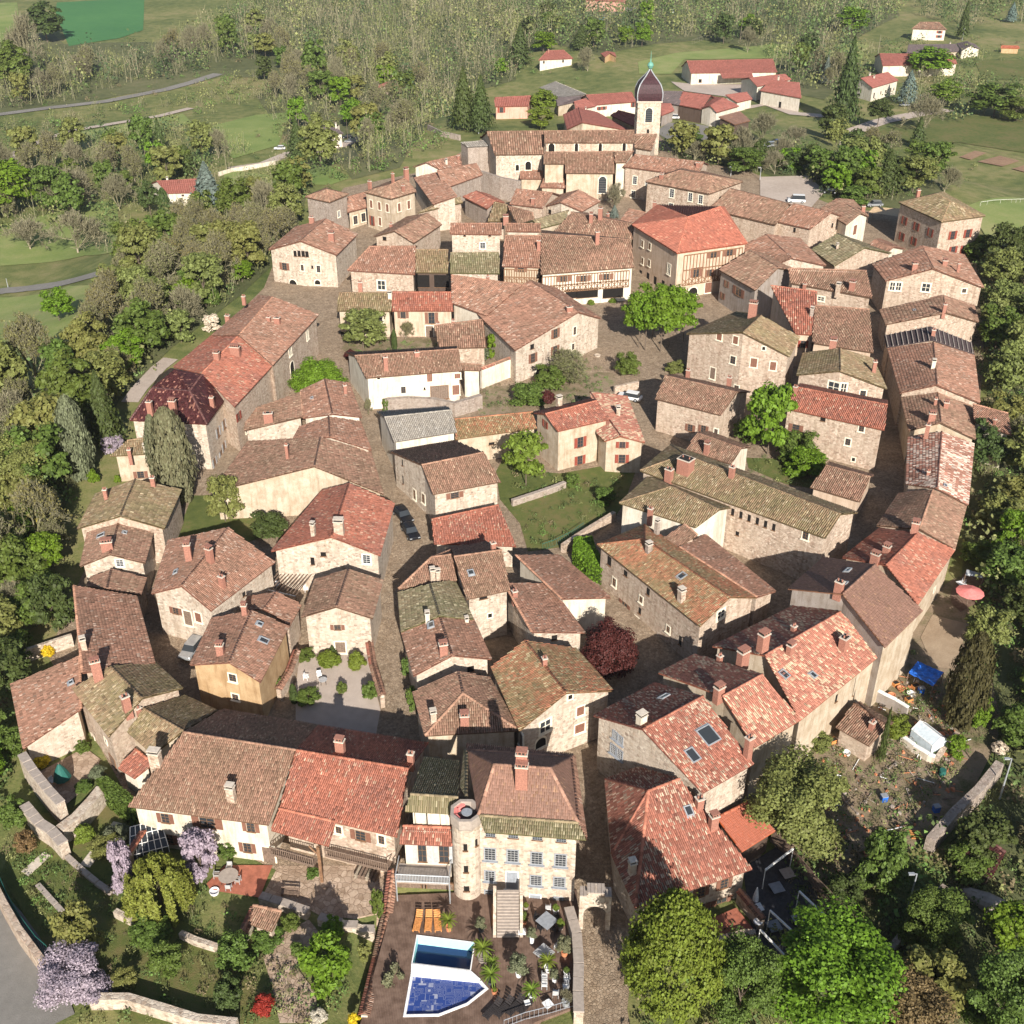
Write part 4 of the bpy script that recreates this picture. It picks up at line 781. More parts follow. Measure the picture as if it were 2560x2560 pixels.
# beyond the village
H('slate roofed building just right of the church tower', '02', (1140,775,1262,795), (1130,690,1292,692), h=4.6, pal='slate', wall='grey_render', cat='farmhouse', name='farmhouse')
H('orange tiled lean-to right behind the church tower', '02', (1128,875,1225,835), (1125,782,1200,785), h=3.4, mono=True, k=.3, pal='modern', wall='grey_render', cat='lean-to', name='lean_to')
H('low red roofed annex left of the hip roofed farm building', '02', (1700,775,1815,748), (1610,718,1772,696), h=3.6, k=.3, mono=True, pal='modern', wall='snow_render', cat='annex', name='annex')
H('low house with pink roof at the left of the slate hangar', '02', (480,835,640,800), (470,770,560,745), h=4, pal='modern', wall='snow_render', cat='farmhouse', name='farmhouse')
FH = dict(cat='farmhouse', name='farmhouse')
H('long red roofed farm barn behind the church tower', '02', (1350,553,2000,545), (1318,460,1970,447), h=4.6, pal='modern', wall='white_render', win=[(1420,610,'x',1.4,1.4)], **FH)
H('open porch roof on posts before the long farm barn', '02', (1590,590,1820,585), (1572,555,1812,548), h=3.4, mono=True, pal='modern', wall=None, cat='porch', name='porch')
H('white farmhouse with red roof right of the barn', '02', (1850,655,2110,600), (1790,590,2060,560), h=5.5, pal='modern', wall='snow_render', win=[(1862,680,'w',.9,1.3)], **FH)
H('white walled hip roofed farm building with pine shadow', '03', (-60,685,250,742), (20,605,235,625), h=5.4, pal='modern', wall='snow_render', hip='1', win=[(90,790,'x',1.2,2.2)], ch=[(78,600,.6,.5,1.0,'white')], **FH)
H('red roofed workshop beside the paved yard', '02', (1245,790,1430,825), (1290,695,1500,722), h=4.5, pal='modern', wall='dark_boards', cat='workshop', name='workshop')
H('white gabled workshop wing with red roof', '02', (1500,730,1425,820), (1590,738,1495,798), (1715,802,1545,850), h=4.6, pal='modern', wall='snow_render', cat='workshop', name='workshop')
H('open shed with brown sheet roof beside the workshop', '02', (1682,942,1800,912), (1560,885,1722,842), h=3, mono=True, k=.15, pal='flat', wall='dark_boards', cat='shed', name='shed', flat=True)
H('red roofed house with yellow gable west of the tower', '02', (385,868,415,978), (500,815,530,925), (640,850,885,985), h=4.4, pal='modern', wall='cream_render', ch=[(555,850,.3,.3,1.3,'white')], **FH)
H('house with ochre plaster wall left of the tower', '02', (742,872,940,965), (800,835,990,882), h=4.2, pal='modern', wall='ochre_render', **FH)
H('row of low white houses behind the church', '02', (600,795,945,768), (560,718,900,697), h=4, pal='modern', wall='snow_render', win=[(660,818,'s',.9,1),(695,815,'s',.9,1),(915,790,'s',.9,1.4)], **FH)
H('low cream house left of the white row', '02', (345,800,560,750), (330,740,540,725), h=3.6, pal='slate', wall='cream_render', **FH)
H('grey sheet roofed hangar north of the church', '02', (207,662,345,738), (325,615,560,712), h=4, mono=True, k=.15, pal='grey', wall='grey_render', cat='hangar', name='hangar', flat=True)
H('salmon pink house half hidden by a lime green tree', '02', (-130,805,125,800), (-130,738,140,724), h=4, pal='modern', wall='pink_render', win=[(-80,830,'s',1.2,1.6)], **FH)
H('red roofed bungalow among trees north of the hangar', '02', (200,455,462,443), (268,383,388,378), h=4, hip='01', pal='modern', wall='snow_render', win=[(385,462,'w'),(240,470,'w')], ch=[(275,395,.5,.5,1.1)], cat='bungalow', name='bungalow')
H('tiny wooden cabin with tiled roof in the meadow', '02', (668,405,700,432), (715,388,740,400), (775,398,787,430), h=2.6, pal='modern', wall='ochre_render', cat='cabin', name='cabin')
H('pink house at the very top of the photo', '02', (555,0,860,18), (560,-40,850,-25), h=6, pal='modern', wall='pink_render', win=[(650,45,'w'),(690,50,'w'),(710,85,'w')], **FH)
H('white chalet with red roof behind the tall spruce', '03', (790,665,985,608), (702,592,905,546), h=5.5, pal='modern', wall='snow_render', win=[(800,720,'x',1,2),(850,700,'w'),(885,690,'w'),(925,680,'w'),(948,672,'w')], cat='chalet', name='chalet', ch=[(768,570,.6,.5,.8,'white'),(800,590,.5,.5,.8,'white')])
H('long red barn roof partly covered by trees at the upper right', '03', (865,497,1430,482), (842,405,1400,412), h=5, pal='modern', wall='white_render', **FH)
H('low grey roofed cream bungalow at the upper right', '03', (1045,402,1450,390), (1060,340,1420,333), h=3, pal='slate', wall='cream_render', cat='bungalow', name='bungalow', ch=[(1372,340,.5,.5,1,'white')])
H('cream gabled end wing of the grey bungalow', '03', (1422,330,1462,385), (1500,312,1530,345), (1562,335,1600,372), h=3.4, pal='slate', wall='snow_render', cat='bungalow', name='bungalow', win=[(1510,395,'d',1,2)])
H('white two storey house behind a bare tree at the upper right', '03', (1085,218,1350,226), (1150,167,1290,168), h=5.4, hip='01', pal='brown', wall='snow_render', win=[(1295,242,'s',1.4,1.2),(1290,275,'s',1.4,1.2)], **FH)
H('low orange boarded shed on the far right lawn', '03', (1757,362,1897,366), (1762,345,1890,347), h=2.4, pal='orange', wall='ochre_render', cat='shed', name='shed')
H('tiny red hut beside a white fence in the meadow', '03', (790,1078,865,1082), (800,1058,858,1060), h=2.2, pal='modern', wall='brick_wall', cat='hut', name='hut')
H('bungalow with coral red roof beside the blue cedar', '00', (1265,1460,1480,1455), (1182,1368,1490,1352), h=4, pal='modern', wall='snow_render', cat='bungalow', name='bungalow', win=[(1380,1475,'w',.9,.7)], ch=[(1265,1372,.6,.5,1.2,'white')])
H('pale villa with slate hipped roof and two white chimneys', '01', (408,1028,660,1008), (512,934,560,934), h=5.2, hip='01', pal='slate', wall='snow_render', cat='villa', name='villa', win=[(488,1045,'c'),(552,1045,'c'),(612,1042,'c'),(490,1100,'x',1,.5),(615,1095,'x',1,.5)], ch=[(466,960,.6,.5,1.3,'white'),(604,970,.5,.4,1.8,'white')])
H('small ruined stone house among bare trees', '01', (918,668,1062,622), (915,648,1062,594), h=4.4, mono=True, k=.2, pal='modern', wall='rubble', ch=[(988,620,.5,.5,1.0)], cat='cottage')
# ------------------------------------------------------------------ fields, roads, streets, courts (sheets a few cm apart)
patch('village_street', 'S', (120,1640,200,1450,330,1190,420,1020,500,880,660,720,700,620,800,540,860,470,1100,420,1230,330,1620,330,1900,440,2100,520,2300,540,2480,640,2450,1000,2400,1300,2230,1600,1960,1930,1900,2150,1600,2250,1560,2590,1440,2590,1440,2250,700,2180,330,2010), 'cobbles', .05)
patch('square', '12', (560,800,600,420,850,350,1000,250,1400,340,1600,380,1340,800,1150,850,980,1000,720,860), 'cobbles', .09)
patch('garden_lawn', 'S', (1262,1140,1330,1180,1400,1185,1600,1150,1560,1260,1540,1290,1490,1330,1400,1370,1320,1380,1300,1310,1250,1250,1240,1180), 'lawn', .10)
patch('garden_lawn', '12', (-260,1010,120,960,650,880,760,880,800,980,480,1090,0,1200,-260,1200), 'rough_garden', .10)
patch('garden_lawn', 'B', (800,560,1400,580,1400,700,1290,790,1100,760,820,640), 'lawn', .10)
patch('garden_lawn', 'S', (480,1240,640,1240,700,1300,640,1350,520,1390,440,1350), 'lawn', .10)
patch('garden_lawn', '11', (700,640,1300,620,1500,700,1480,740,720,760,640,700), 'rough_garden', .10)
patch('courtyard_gravel', '21', (330,1060,830,1050,940,1500,900,1720,300,1640,300,1350), 'pale_gravel', .10)
patch('courtyard_paving', '31', (40,985,170,740,1010,740,930,1230,470,1110,400,1070), 'paving_stone', .08)
patch('garden_path', '31', (120,1300,400,1150,480,1250,300,1500,450,1700,470,1932,180,1932,120,1650,60,1450), 'paving_stone', .12)
patch('terrace_floor', '30', (1560,880,1700,740,2060,740,1960,985,1590,930), 'terrace_red', .14)
patch('bastion_terrace', '30', (250,60,480,-60,640,-150,760,-60,690,120,560,230,480,300,300,150), 'paving_stone', .12)
patch('garden_lawn', '30', (0,800,230,380,500,300,800,250,1040,330,1060,700,880,1000,1350,1150,1900,1350,1932,1932,1000,1932,600,1650,350,1450,180,1100), 'lawn', .07)
patch('back_garden', 'S', (1900,1960,2150,1640,2330,1480,2400,1440,2440,1600,2520,1800,2420,2000,2280,2120,2080,2320,1960,2220), 'rough_garden', .07)
patch('earth_terrace', '23', (1150,950,1240,780,1500,850,1420,1190,1240,1170), 'dry_earth', .12)
patch('timber_terrace', '23', (1380,600,1500,440,1640,480,1600,680,1450,760,1380,690), 'deck_boards', .14)
patch('dark_terrace', '33', (-190,760,110,570,640,1180,480,1340,260,1420,-100,1400), 'dark_tiles', .12)
patch('terrace_floor', '32', (1430,1190,1690,1080,1830,1260,1640,1300,1500,1290), 'terrace_red', .5)
patch('lane', '32', (500,1010,720,1010,900,1990,500,1990), 'cobbles', .09)
patch('wheat_field', '00', (430,20,1090,-20,1080,230,900,290,520,350,420,100), 'wheat_green', .2)
patch('pasture_field', '00', (-200,30,130,20,150,180,0,330,-200,330), 'pasture', .2)
patch('pasture_field', '00', (260,1140,600,1000,1000,930,1380,860,1450,930,1240,990,700,1120,500,1200), 'pasture', .2)
patch('pasture_field', '00', (1380,1010,1932,870,2200,850,2100,1100,1760,1200,1650,1100), 'pasture', .2)
patch('pasture_field', '10', (-300,300,400,270,520,230,900,210,600,560,300,740,0,900,-300,900), 'pasture', .15)
patch('pasture_field', '00', (0,1700,640,1560,880,1500,900,1900,640,1932,0,2010), 'pasture', .15)
patch('pasture_field', '01', (-240,1280,220,1330,600,1280,700,1350,560,1400,200,1420,-240,1450), 'pasture', .15)
patch('pasture_field', '02', (950,470,1250,400,1932,340,2100,330,2100,440,1300,450,1200,560,960,560), 'pasture', .2)
patch('meadow_field', '03', (0,340,200,350,640,330,760,340,700,450,200,430,0,430), 'pasture', .2)
patch('meadow_field', '03', (1150,880,1400,860,2100,920,2100,1180,1450,1080,1250,1080,900,1060,700,1050), 'lawn', .2)
patch('meadow_field', '03', (1500,1560,2200,1540,2200,1900,1650,1800), 'pasture', .2)
patch('meadow_field', '03', (1560,460,2200,450,2200,610,1620,600), 'lawn', .2)
patch('vegetable_plot', '03', (1445,1190,1560,1143,1650,1160,1530,1212), 'soil', .3)
patch('vegetable_plot', '03', (1580,1225,1745,1182,1900,1220,1770,1262), 'soil', .3)
patch('vegetable_plot', '03', (1840,1280,1960,1245,2080,1270,1960,1310), 'soil', .3)
strip('gravel_track', '00', (-200,1330,0,1240,200,1120,340,1050,640,975,900,930,1200,880,1440,820), 4.5, 'pale_gravel', .3)
strip('road', '00', (-300,900,0,870,400,815,800,770,1250,680,1450,625,1650,560), 6, 'asphalt', .3)
strip('road', '10', (-200,300,60,265,250,245,430,220,700,150,1050,60,1300,-40), 5, 'asphalt', .25)
strip('gravel_path', '10', (980,1110,1050,1010,1200,850,1290,780), 3, 'pale_gravel', .2)
strip('driveway', '01', (-200,1280,60,1240,250,1160,480,1150,660,1100,800,1040), 5, 'pale_gravel', .25)
patch('yard', '02', (1180,930,1400,940,1700,1000,1560,1080,1180,1060,1080,1000), 'asphalt', .2)
patch('farm_yard', '02', (1200,620,1400,640,1932,640,2050,760,1800,760,1300,690), 'pale_gravel', .25)
strip('driveway', '03', (-200,820,0,790,200,860,430,880), 6, 'pale_gravel', .25)
strip('driveway', '03', (600,1010,850,920,1150,860,1350,830), 7, 'pale_gravel', .25)
patch('car_park', '03', (-60,1340,300,1330,430,1450,300,1600,-60,1500), 'pale_gravel', .2)
strip('road', '30', (-330,1100,-150,1300,-30,1480,110,1750,200,2050), 8, 'asphalt', .12)
strip('road', '02', (640,120,760,110,900,60), 10, 'asphalt', .3)

for P in ((0,95,60,80,110,60,160,110,340,105,480,105,560,90,640,70,640,-80,1250,-80,1290,80,1290,200,1180,230,1180,330,1000,260,880,200,700,200,560,190,480,210,300,240,0,290), (640,240,900,130,1120,200,1060,330,1000,420,880,450,760,420,700,330), (1250,-80,2200,-80,2250,40,2120,110,2150,180,2060,250,1960,230,1900,120,1760,100,1640,110,1500,140,1380,110,1290,150,1250,100),
  (-40,1010,130,940,250,810,340,650,450,570,620,530,770,480,730,620,600,740,430,870,300,1000,215,1150,150,1300,60,1440,-40,1500), (2440,640,2640,640,2640,1600,2400,1500,2420,1200,2470,1000), (2440,1500,2640,1500,2640,2640,1950,2640,2150,2330,2450,2150,2500,1800), (1640,330,1900,345,2100,400,2300,380,2360,480,2280,530,2080,490,1900,430,1700,400)):
    patch('woodland_floor', 'S', P, 'woodland_floor', .12)
# ------------------------------------------------------------------ church tower, round turret
def ext(x, y, Y): return top_z(x, y, Y)
def tower():
    c0 = unp(*px('02', 1015, 1172)); s = pxm(c0[0], c0[1], 12); w = 172 / K / s; x, y, g = c0[0], c0[1] + w / 2, c0[2]
    zY = lambda Y: top_z(x, y - w/2, Y / K); ze = zY(772); e = empty('church_tower', (x, y, g), 'square stone bell tower topped by a glossy maroon onion dome', 'bell tower')
    m = MB(); H_ = ze - g; m.box((0, 0, H_/2 - 1), (w, w, H_ + 2)); m.box((0, 0, zY(925) - g), (w + .25, w + .25, .25)); m.build('shaft', MATS['pale_rubble'], e)
    m = MB(); m.box((0, 0, ze - g + .12), (w + .7, w + .7, .3)); m.build('cornice', MATS['mortar_cap'], e)
    prof = [(.52, 0), (.54, .14), (.54, .26), (.51, .40), (.44, .55), (.32, .68), (.20, .79), (.12, .88), (.06, .95), (.03, 1.0)]
    hd = zY(545) - ze; r2 = math.sqrt(2)
    m = MB(); P = [(r * w * r2, ze - g + .25 + z * hd) for r, z in prof]; m.lathe(P, 0, 4); 
    o = m.build('dome', MATS['glazed_maroon'], e)
    for i in range(4):
        t = 2 * math.pi * (i + .5) / 4; b = MB()
        for k in range(len(P) - 1):
            b.bar((math.cos(t) * P[k][0], math.sin(t) * P[k][0], P[k][1]), (math.cos(t) * P[k+1][0], math.sin(t) * P[k+1][0], P[k+1][1]), .16, 0, 6)
        b.build('rib', MATS['zinc'], e)
    zb = zY(507) - g; rb = 24 / K / s; b = MB(); b.lathe([(.08, -rb*1.6), (.25, -rb*1.2), (rb*.7, -rb*.7), (rb, 0), (rb*.7, rb*.7), (.2, rb), (.12, rb*1.6), (.08, zY(440) - g - zb), (.03, zY(395) - g - zb)], 0, 12, (0, 0, zb)); b.build('finial', MATS['copper_green'], e)
    for n, dx in (((0, -1), 0), ((-1, 0), 0), ((1, 0), 0)):
        n = np.array(n, float); p = np.array([x, y]) + n * w / 2
        window_at(e, np.array([x, y, g]), np.array([p[0], p[1], zY(870)]), n, 'l', 2.0, 4.0)
    window_at(e, np.array([x, y, g]), np.array([x, y - w/2, zY(990)]), np.array([0., -1.]), 'x', .7, 1.0)
plain('glazed_maroon', (.040, .014, .018), .6, var=.6, scale=3, spec=.3); plain('copper_green', (.12, .30, .24), .6)
tower()
H('low porch building at the foot of the church tower', '02', (925,1117,1052,1138), (927,1015,1095,1015), h=5, mono=True, k=.4, pal='brown', wall='pale_rubble', cat='porch')
def turret():
    c = unp(*px('A', 512, 1500)); s = pxm(c[0], c[1], 4); r = 110 / K / s; x, y, g = c[0], c[1] + r, c[2]
    zt = top_z(x, y - r, (1780 + 880 / K)) ; e = empty('round_turret', (x, y, g), 'round stone stair turret with octagonal lookout on top', 'turret'); h = zt - g
    m = MB(); m.lathe([(r, -1.5), (r * .99, h * .5), (r * .98, h)], 0, 24); m.build('shaft', MATS['pale_rubble'], e)
    R = r * 1.1; m = MB(); m.lathe([(r, h - .5), (R, h - .15), (R, h + .9), (R - .32, h + .9), (R - .32, h + .15)], 0, 8, cap=False); m.add([], []); m.build('parapet', MATS['slab_grey'], e)
    m = MB(); m.lathe([(R - .3, h + .1), (R - .3, h + .2)], 0, 8); m.build('lookout_floor', MATS['dark_tiles'], e)
    for k in range(3, 6):
        t = 2 * math.pi * k / 8 - .2; m = MB(); m.box((math.cos(t) * (R - .55), math.sin(t) * (R - .55), h + .45), (.35, .8, .5), 0, t); m.build('seat', MATS['pink_cloth'], e)
    m = MB(); m.bar((.1, -.1, h + .2), (.1, -.1, h + .75), .06); m.lathe([(.5, 0), (.5, .05)], 0, 16, (.1, -.1, h + .75)); m.build('table', MATS['zinc'], e)
    for dz, w_, h_ in ((.78, .35, .8), (.52, .4, .8), (.28, .5, .6)):
        window_at(e, np.array([x, y, g]), np.array([x - .05, y - r - .01, g + h * dz]), np.array([0., -1.]), 'x', w_, h_)
    window_at(e, np.array([x, y, g]), np.array([x + r * .7, y - r * .72, g + h * .8]), np.array([.7, -.714]), 'x', .25, .8)
turret()

# ------------------------------------------------------------------ timber framing, arcades, balconies
def beam(par, loc, p, q, n, w=.2, mat='oak', name='beam'):
    p = np.array(p, float) + np.array([*n, 0]) * .03; q = np.array(q, float) + np.array([*n, 0]) * .03; d = q - p; L = np.linalg.norm(d); m = MB()
    key = ('beam', round(L, 1), w)
    if key not in CACHE: m.box((round(L, 1) / 2, 0, 0), (round(L, 1), .14, w)); CACHE[key] = m.mesh(name)
    X = Vector(d / L); Y = Vector((n[0], n[1], 0)); Z = X.cross(Y).normalized(); Y = Z.cross(X)
    M = Matrix(((X[0], Y[0], Z[0], p[0]-loc[0]), (X[1], Y[1], Z[1], p[1]-loc[1]), (X[2], Y[2], Z[2], p[2]-loc[2]), (0, 0, 0, 1)))
    o = link(name, CACHE[key], MATS[mat], par); o.matrix_local = M
def wall_span(hs, t, x0, y0, x1, y1):
    q = hit_wall(hs, *px(t, (x0 + x1) / 2, (y0 + y1) / 2)); R = []
    for x, y in ((x0, y0), (x1, y1)):
        d = ray(*px(t, x, y)); k = (q[1][:2] @ q[2]) / (d[:2] @ q[2]); R.append(np.array([d[0]*k, d[1]*k, CAM_H + d[2]*k]))
    return R[0], R[1], q[2]
def timber(hs, t, x0, y0, x1, y1, h, n, rails=(0, .5, 1), cross=(0, .5)):
    A, B, nn = wall_span(hs, t, x0, y0, x1, y1); B[2] = A[2]
    at = lambda u, z: [A[0] + (B[0]-A[0]) * u, A[1] + (B[1]-A[1]) * u, A[2] - h * (1 - z)]
    for i in range(n + 1): beam(hs.e, hs.loc, at(i / n, 0), at(i / n, 1), nn, .17)
    for r in rails: beam(hs.e, hs.loc, at(0, r), at(1, r), nn, .2)
    if cross:
        for i in range(0, n, 2):
            beam(hs.e, hs.loc, at(i / n, cross[0]), at(min(1, (i + 2) / n), cross[1]), nn, .13, name='brace'); beam(hs.e, hs.loc, at(i / n, cross[1]), at(min(1, (i + 2) / n), cross[0]), nn, .13, name='brace')
timber(c10, 'C', 712, 1125, 1368, 1075, 3.4, 30, (0, .42, 1), (0, .42)); timber(c9, 'C', 425, 1065, 690, 1068, 3.2, 14, (0, .5, 1), (0, .5))
openings(c10, 'C', [(1050,1245,'x',4.6,1.9),(1245,1245,'x',4.4,1.9),(930,1250,'x',2.4,1.9)], [], 'brown')  # arcade bays: near-black slabs paint the shade under the jetty
timber(c11, '02', 1300, 1930, 1740, 1868, 6.3, 18, (0, .5, 1), (0, .22)); openings(hb, '11', [(1265,190,'x',2.4,2.6),(1400,190,'x',3.0,2.6)], [], 'olive')
def balcony(hs, t, x0, y0, x1, y1, depth, mat='old_wood', post='old_wood', h=1.0, floor_dz=0.0, gap=.22, drop=0, label=None):
    """a balcony on the wall of a house: (x,y) are the ends of its floor line on the wall"""
    A, B, n = wall_span(hs, t, x0, y0, x1, y1); z = (A[2] + B[2]) / 2; L = np.hypot(*(B - A)[:2]); e = (B - A)[:2] / L
    P = lambda u, v, zz: (A[0] + e[0]*u + n[0]*v - hs.loc[0], A[1] + e[1]*u + n[1]*v - hs.loc[1], zz - hs.loc[2])
    m = MB(); q = [P(0, 0, z), P(L, 0, z), P(L, depth, z), P(0, depth, z)]; m.prism([p[:2] for p in q], z - .15 - hs.loc[2], z - hs.loc[2]); bo = m.build('balcony', MATS[mat], hs.e)
    m = MB(); m.bar(P(0, depth, z + h), P(L, depth, z + h), .06); m.bar(P(0, depth, z + .12), P(L, depth, z + .12), .05)
    for v in (0, L): m.bar(P(v, 0, z + h), P(v, depth, z + h), .05); m.bar(P(v, depth, z - drop), P(v, depth, z + h + .05), .07)
    k = int(L / gap)
    for i in range(k + 1): m.box(tuple(np.array(P(L * i / k, depth, z + h / 2))), (.07, .05, h), 0, math.atan2(e[1], e[0]))
    m.build('railing', MATS[post], bo)
balcony(f2, '31', 150, 590, 470, 690, 1.0); balcony(f2, '31', 570, 600, 1030, 690, 1.3)
balcony(f3, '31', 1083, 720, 1478, 735, 2.2, 'slab_grey', 'zinc', 1.0, gap=.14, drop=2.6); openings(f3, '31', [(1170,930,'B',3.0,2.2),(1370,930,'B',3.0,2.2)], [], 'brown')
sq = [o for o in bpy.data.objects if o.get('label', '').startswith('large gabled stone house')][0]

# stripped roof: battens laid bare
for P, r in hfr.slopes:
    for ch_ in list(r.children):
        if ch_.get('kind') == 'stuff': bpy.data.objects.remove(ch_)
for P, r in hfr.slopes[:2]:
    for i in range(9):
        u = (i + .3) / 9; a = P[0] + (P[3] - P[0]) * u; b = P[1] + (P[2] - P[1]) * u; m = MB(); l = hfr.loc
        m.bar(a - l + [0, 0, .12], b - l + [0, 0, .12], .09, 0, 4); m.build('batten', MATS['slab_grey'], r)

# ------------------------------------------------------------------ free standing walls
def WALL(label, t, base, h, th, mat='rubble', cap=None, cat='wall', dz=0.0, closed=False, name='garden_wall'):
    P = [unp(*px(t, base[i], base[i+1])) for i in range(0, len(base), 2)]; c = np.mean(P, 0); g = min(p[2] for p in P)
    e = empty(name, tuple(c), label, cat); m = MB(); cp = MB(); od = dict(V=[], F=[], T=[], n=0); L = []; R = []
    n = len(P)
    for i in range(n):
        d = (P[min(i+1, n-1)] - P[max(i-1, 0)])[:2]; d = d / max(1e-6, np.hypot(*d)); q = np.array([-d[1], d[0]]) * th / 2
        L.append(P[i][:2] + q - c[:2]); R.append(P[i][:2] - q - c[:2])
    for i in range(n - 1):
        a, b = P[i], P[i+1]; za, zb = a[2] + h - c[2], b[2] + h - c[2]; z0 = g - 1.5 - c[2]
        V = [(*L[i], z0), (*L[i+1], z0), (*R[i+1], z0), (*R[i], z0), (*L[i], za), (*L[i+1], zb), (*R[i+1], zb), (*R[i], za)]
        F = [(4,7,6,5), (0,4,5,1), (3,2,6,7)] + ([(0,3,7,4)] if i == 0 else []) + ([(1,5,6,2)] if i == n - 2 else []); m.add(V, F)
        if cap == 'tiles':
            s = 1.35
            A0 = np.array([*(R[i]*s + L[i]*(1-s)), za + .02]); B0 = np.array([*(R[i+1]*s + L[i+1]*(1-s)), zb + .02]); A1 = np.array([*(L[i]*s + R[i]*(1-s)), za + .02]); B1 = np.array([*(L[i+1]*s + R[i+1]*(1-s)), zb + .02])
            Am = (A0 + A1) / 2 + [0, 0, th * .3 + .05]; Bm = (B0 + B1) / 2 + [0, 0, th * .3 + .05]
            tiles([A0, B0, Bm, Am], 'brown' if i % 2 else 'red', od, 60); tiles([A1, B1, Bm, Am], 'rose', od, 60); ridge_tiles(Am, Bm, 'rose', od)
            cp.add([tuple(A0), tuple(B0), tuple(Bm), tuple(Am), tuple(A1), tuple(B1)], [(0,1,2,3), (5,4,3,2)])
        elif cap:
            k = max(1, int(np.hypot(*(b - a)[:2]) / 1.1))
            for j in range(k):
                u = (j + .5) / k; mid = (L[i] + R[i]) / 2 * (1-u) + (L[i+1] + R[i+1]) / 2 * u; d = (b - a)[:2]
                st = MB(); st.box((mid[0], mid[1], za * (1-u) + zb * u + .06), (np.hypot(*d) / k - .03, th + .14, .12 + .03 * ((j * 7) % 3) / 3), 0, math.atan2(d[1], d[0]), .96); st.build('coping_stone', MATS[cap], e)
    m.build('wall', MATS[mat], e)
    if cap == 'tiles': w = cp.build('cap', deck_mat('rose'), e); tag(link('tiles', mesh_np('tiles', np.concatenate(od['V']), np.concatenate(od['F']), np.concatenate(od['T'])), MATS['roof_tile'], w), kind='stuff')
    return e
WALL('white wall with red tile capping running down beside the pool', '31', (1045,900,1000,1230,930,1560,830,1990), 2.2, .55, 'white_render', 'tiles')
WALL('low stone parapet left part before the paved courtyard', '31', (40,1010,200,1060,400,1130), .9, .7, 'pale_rubble', 'slab_grey', dz=0)
WALL('low stone parapet right part before the paved courtyard', '31', (480,1170,650,1215,900,1280), .9, .7, 'pale_rubble', 'slab_grey')
WALL('tile capped wall left of the cobbled lane by the gravel court', '21', (850,1000,890,1250,960,1480), 1.8, .5, 'rubble', 'tiles')
WALL('tile capped wall between ochre house and gravel court', '21', (320,1130,260,1300,180,1430), 1.7, .5, 'rubble', 'tiles')
WALL('grey coped wall on the right edge of the pool deck', 'A', (1270,1560,1330,1760,1345,1990,1340,2200,1345,2360), 1.6, .8, 'pale_rubble', 'slab_grey')
WALL('long rampart wall with green mesh above the dark road', '30', (-60,880,60,1120,180,1330,350,1560), 2.2, .6, 'rubble')
WALL('curved stone wall dropping from the round bastion terrace', '30', (215,380,330,520,420,580,510,680), 2.0, .9, 'pale_rubble', 'slab_grey')
WALL('broad stone wall climbing to the clipped hedge', '30', (480,560,600,470,720,340,790,250), 2.0, 1.1, 'pale_rubble')
WALL('parapet wall of the round bastion terrace', '30', (215,60,300,190,410,330,510,440), 3.2, .8, 'pale_rubble', 'slab_grey')
WALL('grey coping wall crossing the sloping lawn', '30', (510,690,620,790,740,890,840,960), .5, .4, 'grey_rubble', 'slab_grey')
WALL('thin grey edging wall in the lower lawn', '30', (290,900,380,1000,480,1110,570,1200), .4, .35, 'grey_rubble', 'slab_grey')
WALL('pale stone wall along the bottom of the left garden', '30', (700,1800,980,1800,1280,1890,1500,1960,1800,1990), 1.4, .7, 'pale_rubble')
WALL('tile topped garden wall beside the little pond', '30', (1940,1120,1880,1250,1820,1370), 1.2, .5, 'white_render', 'tiles')
WALL('small stone wall under the weeping tree', '30', (880,1120,1000,1180,1060,1250), .9, .5, 'pale_rubble')
WALL('stone wall of the herb terrace by the pond', '30', (1370,1280,1480,1330,1700,1400), .8, .5, 'pale_rubble')
WALL('stone wall at the edge of the central garden', '12', (0,1890,150,1840,300,1790,400,1750), 1.0, .5, 'grey_rubble', 'slab_grey')
WALL('curved stone wall below the central vegetable garden', '22', (770,60,640,140,480,240,380,310), 1.4, .6, 'rubble')
WALL('ruined thick wall standing before the long white house', '11', (970,1190,1010,1180,1150,1170,1350,1180,1500,1210,1700,1150), 2.6, .9, 'grey_rubble')
WALL('high grey ruined wall with ragged top below the bastion', '01', (1540,1440,1700,1450,1850,1500,1990,1530), 5.5, 1.0, 'grey_rubble')
WALL('curved white garden wall left of the gabled house by the square', '11', (1700,1000,1800,960,1900,920,2010,900), 3.6, .5, 'snow_render', 'tiles')
WALL('pale concrete retaining wall of the cluttered yard', '23', (750,1400,850,1450,950,1500,1040,1560), 1.6, .3, 'grey_render', 'white_paint')
WALL('white low wall of the greenhouse plot', '23', (1000,1740,1090,1810,1200,1880,1250,1900), 1.0, .35, 'white_render', 'white_paint')
WALL('rubble wall right of the greenhouse plot', '23', (1260,1900,1330,1800,1420,1700), .8, .5, 'rubble')
WALL('long mossy stone wall along the sunken lane at the lower right', '33', (1720,60,1560,260,1380,430,1200,640), 2.0, .9, 'grey_rubble')
WALL('lower stretch of mossy wall below the lamp post', '33', (1320,950,1180,1090,1060,1230,860,1490), 1.2, .6, 'grey_rubble')
WALL('stepped stone wall beside the shaded terrace stairs', '32', (1500,1330,1600,1330,1750,1290,1830,1290), 1.0, .6, 'rubble')
WALL('brick capped wall right of the red tiled terrace', '32', (1700,1010,1790,1120,1880,1230), 1.5, .4, 'rubble', 'tiles')
WALL('dry stone wall slanting up behind the spruces', '01', (1300,980,1400,1030,1540,1060), 1.6, .6, 'grey_rubble')
WALL('white roadside wall beside the villa drive', '00', (1650,1330,1750,1300,1932,1270,2080,1240), 1.4, .4, 'white_render')
WALL('pale plank fence in front of the tiny red hut', '03', (538,1100,620,1108,720,1118), 1.6, .15, 'slab_grey', cat='fence')
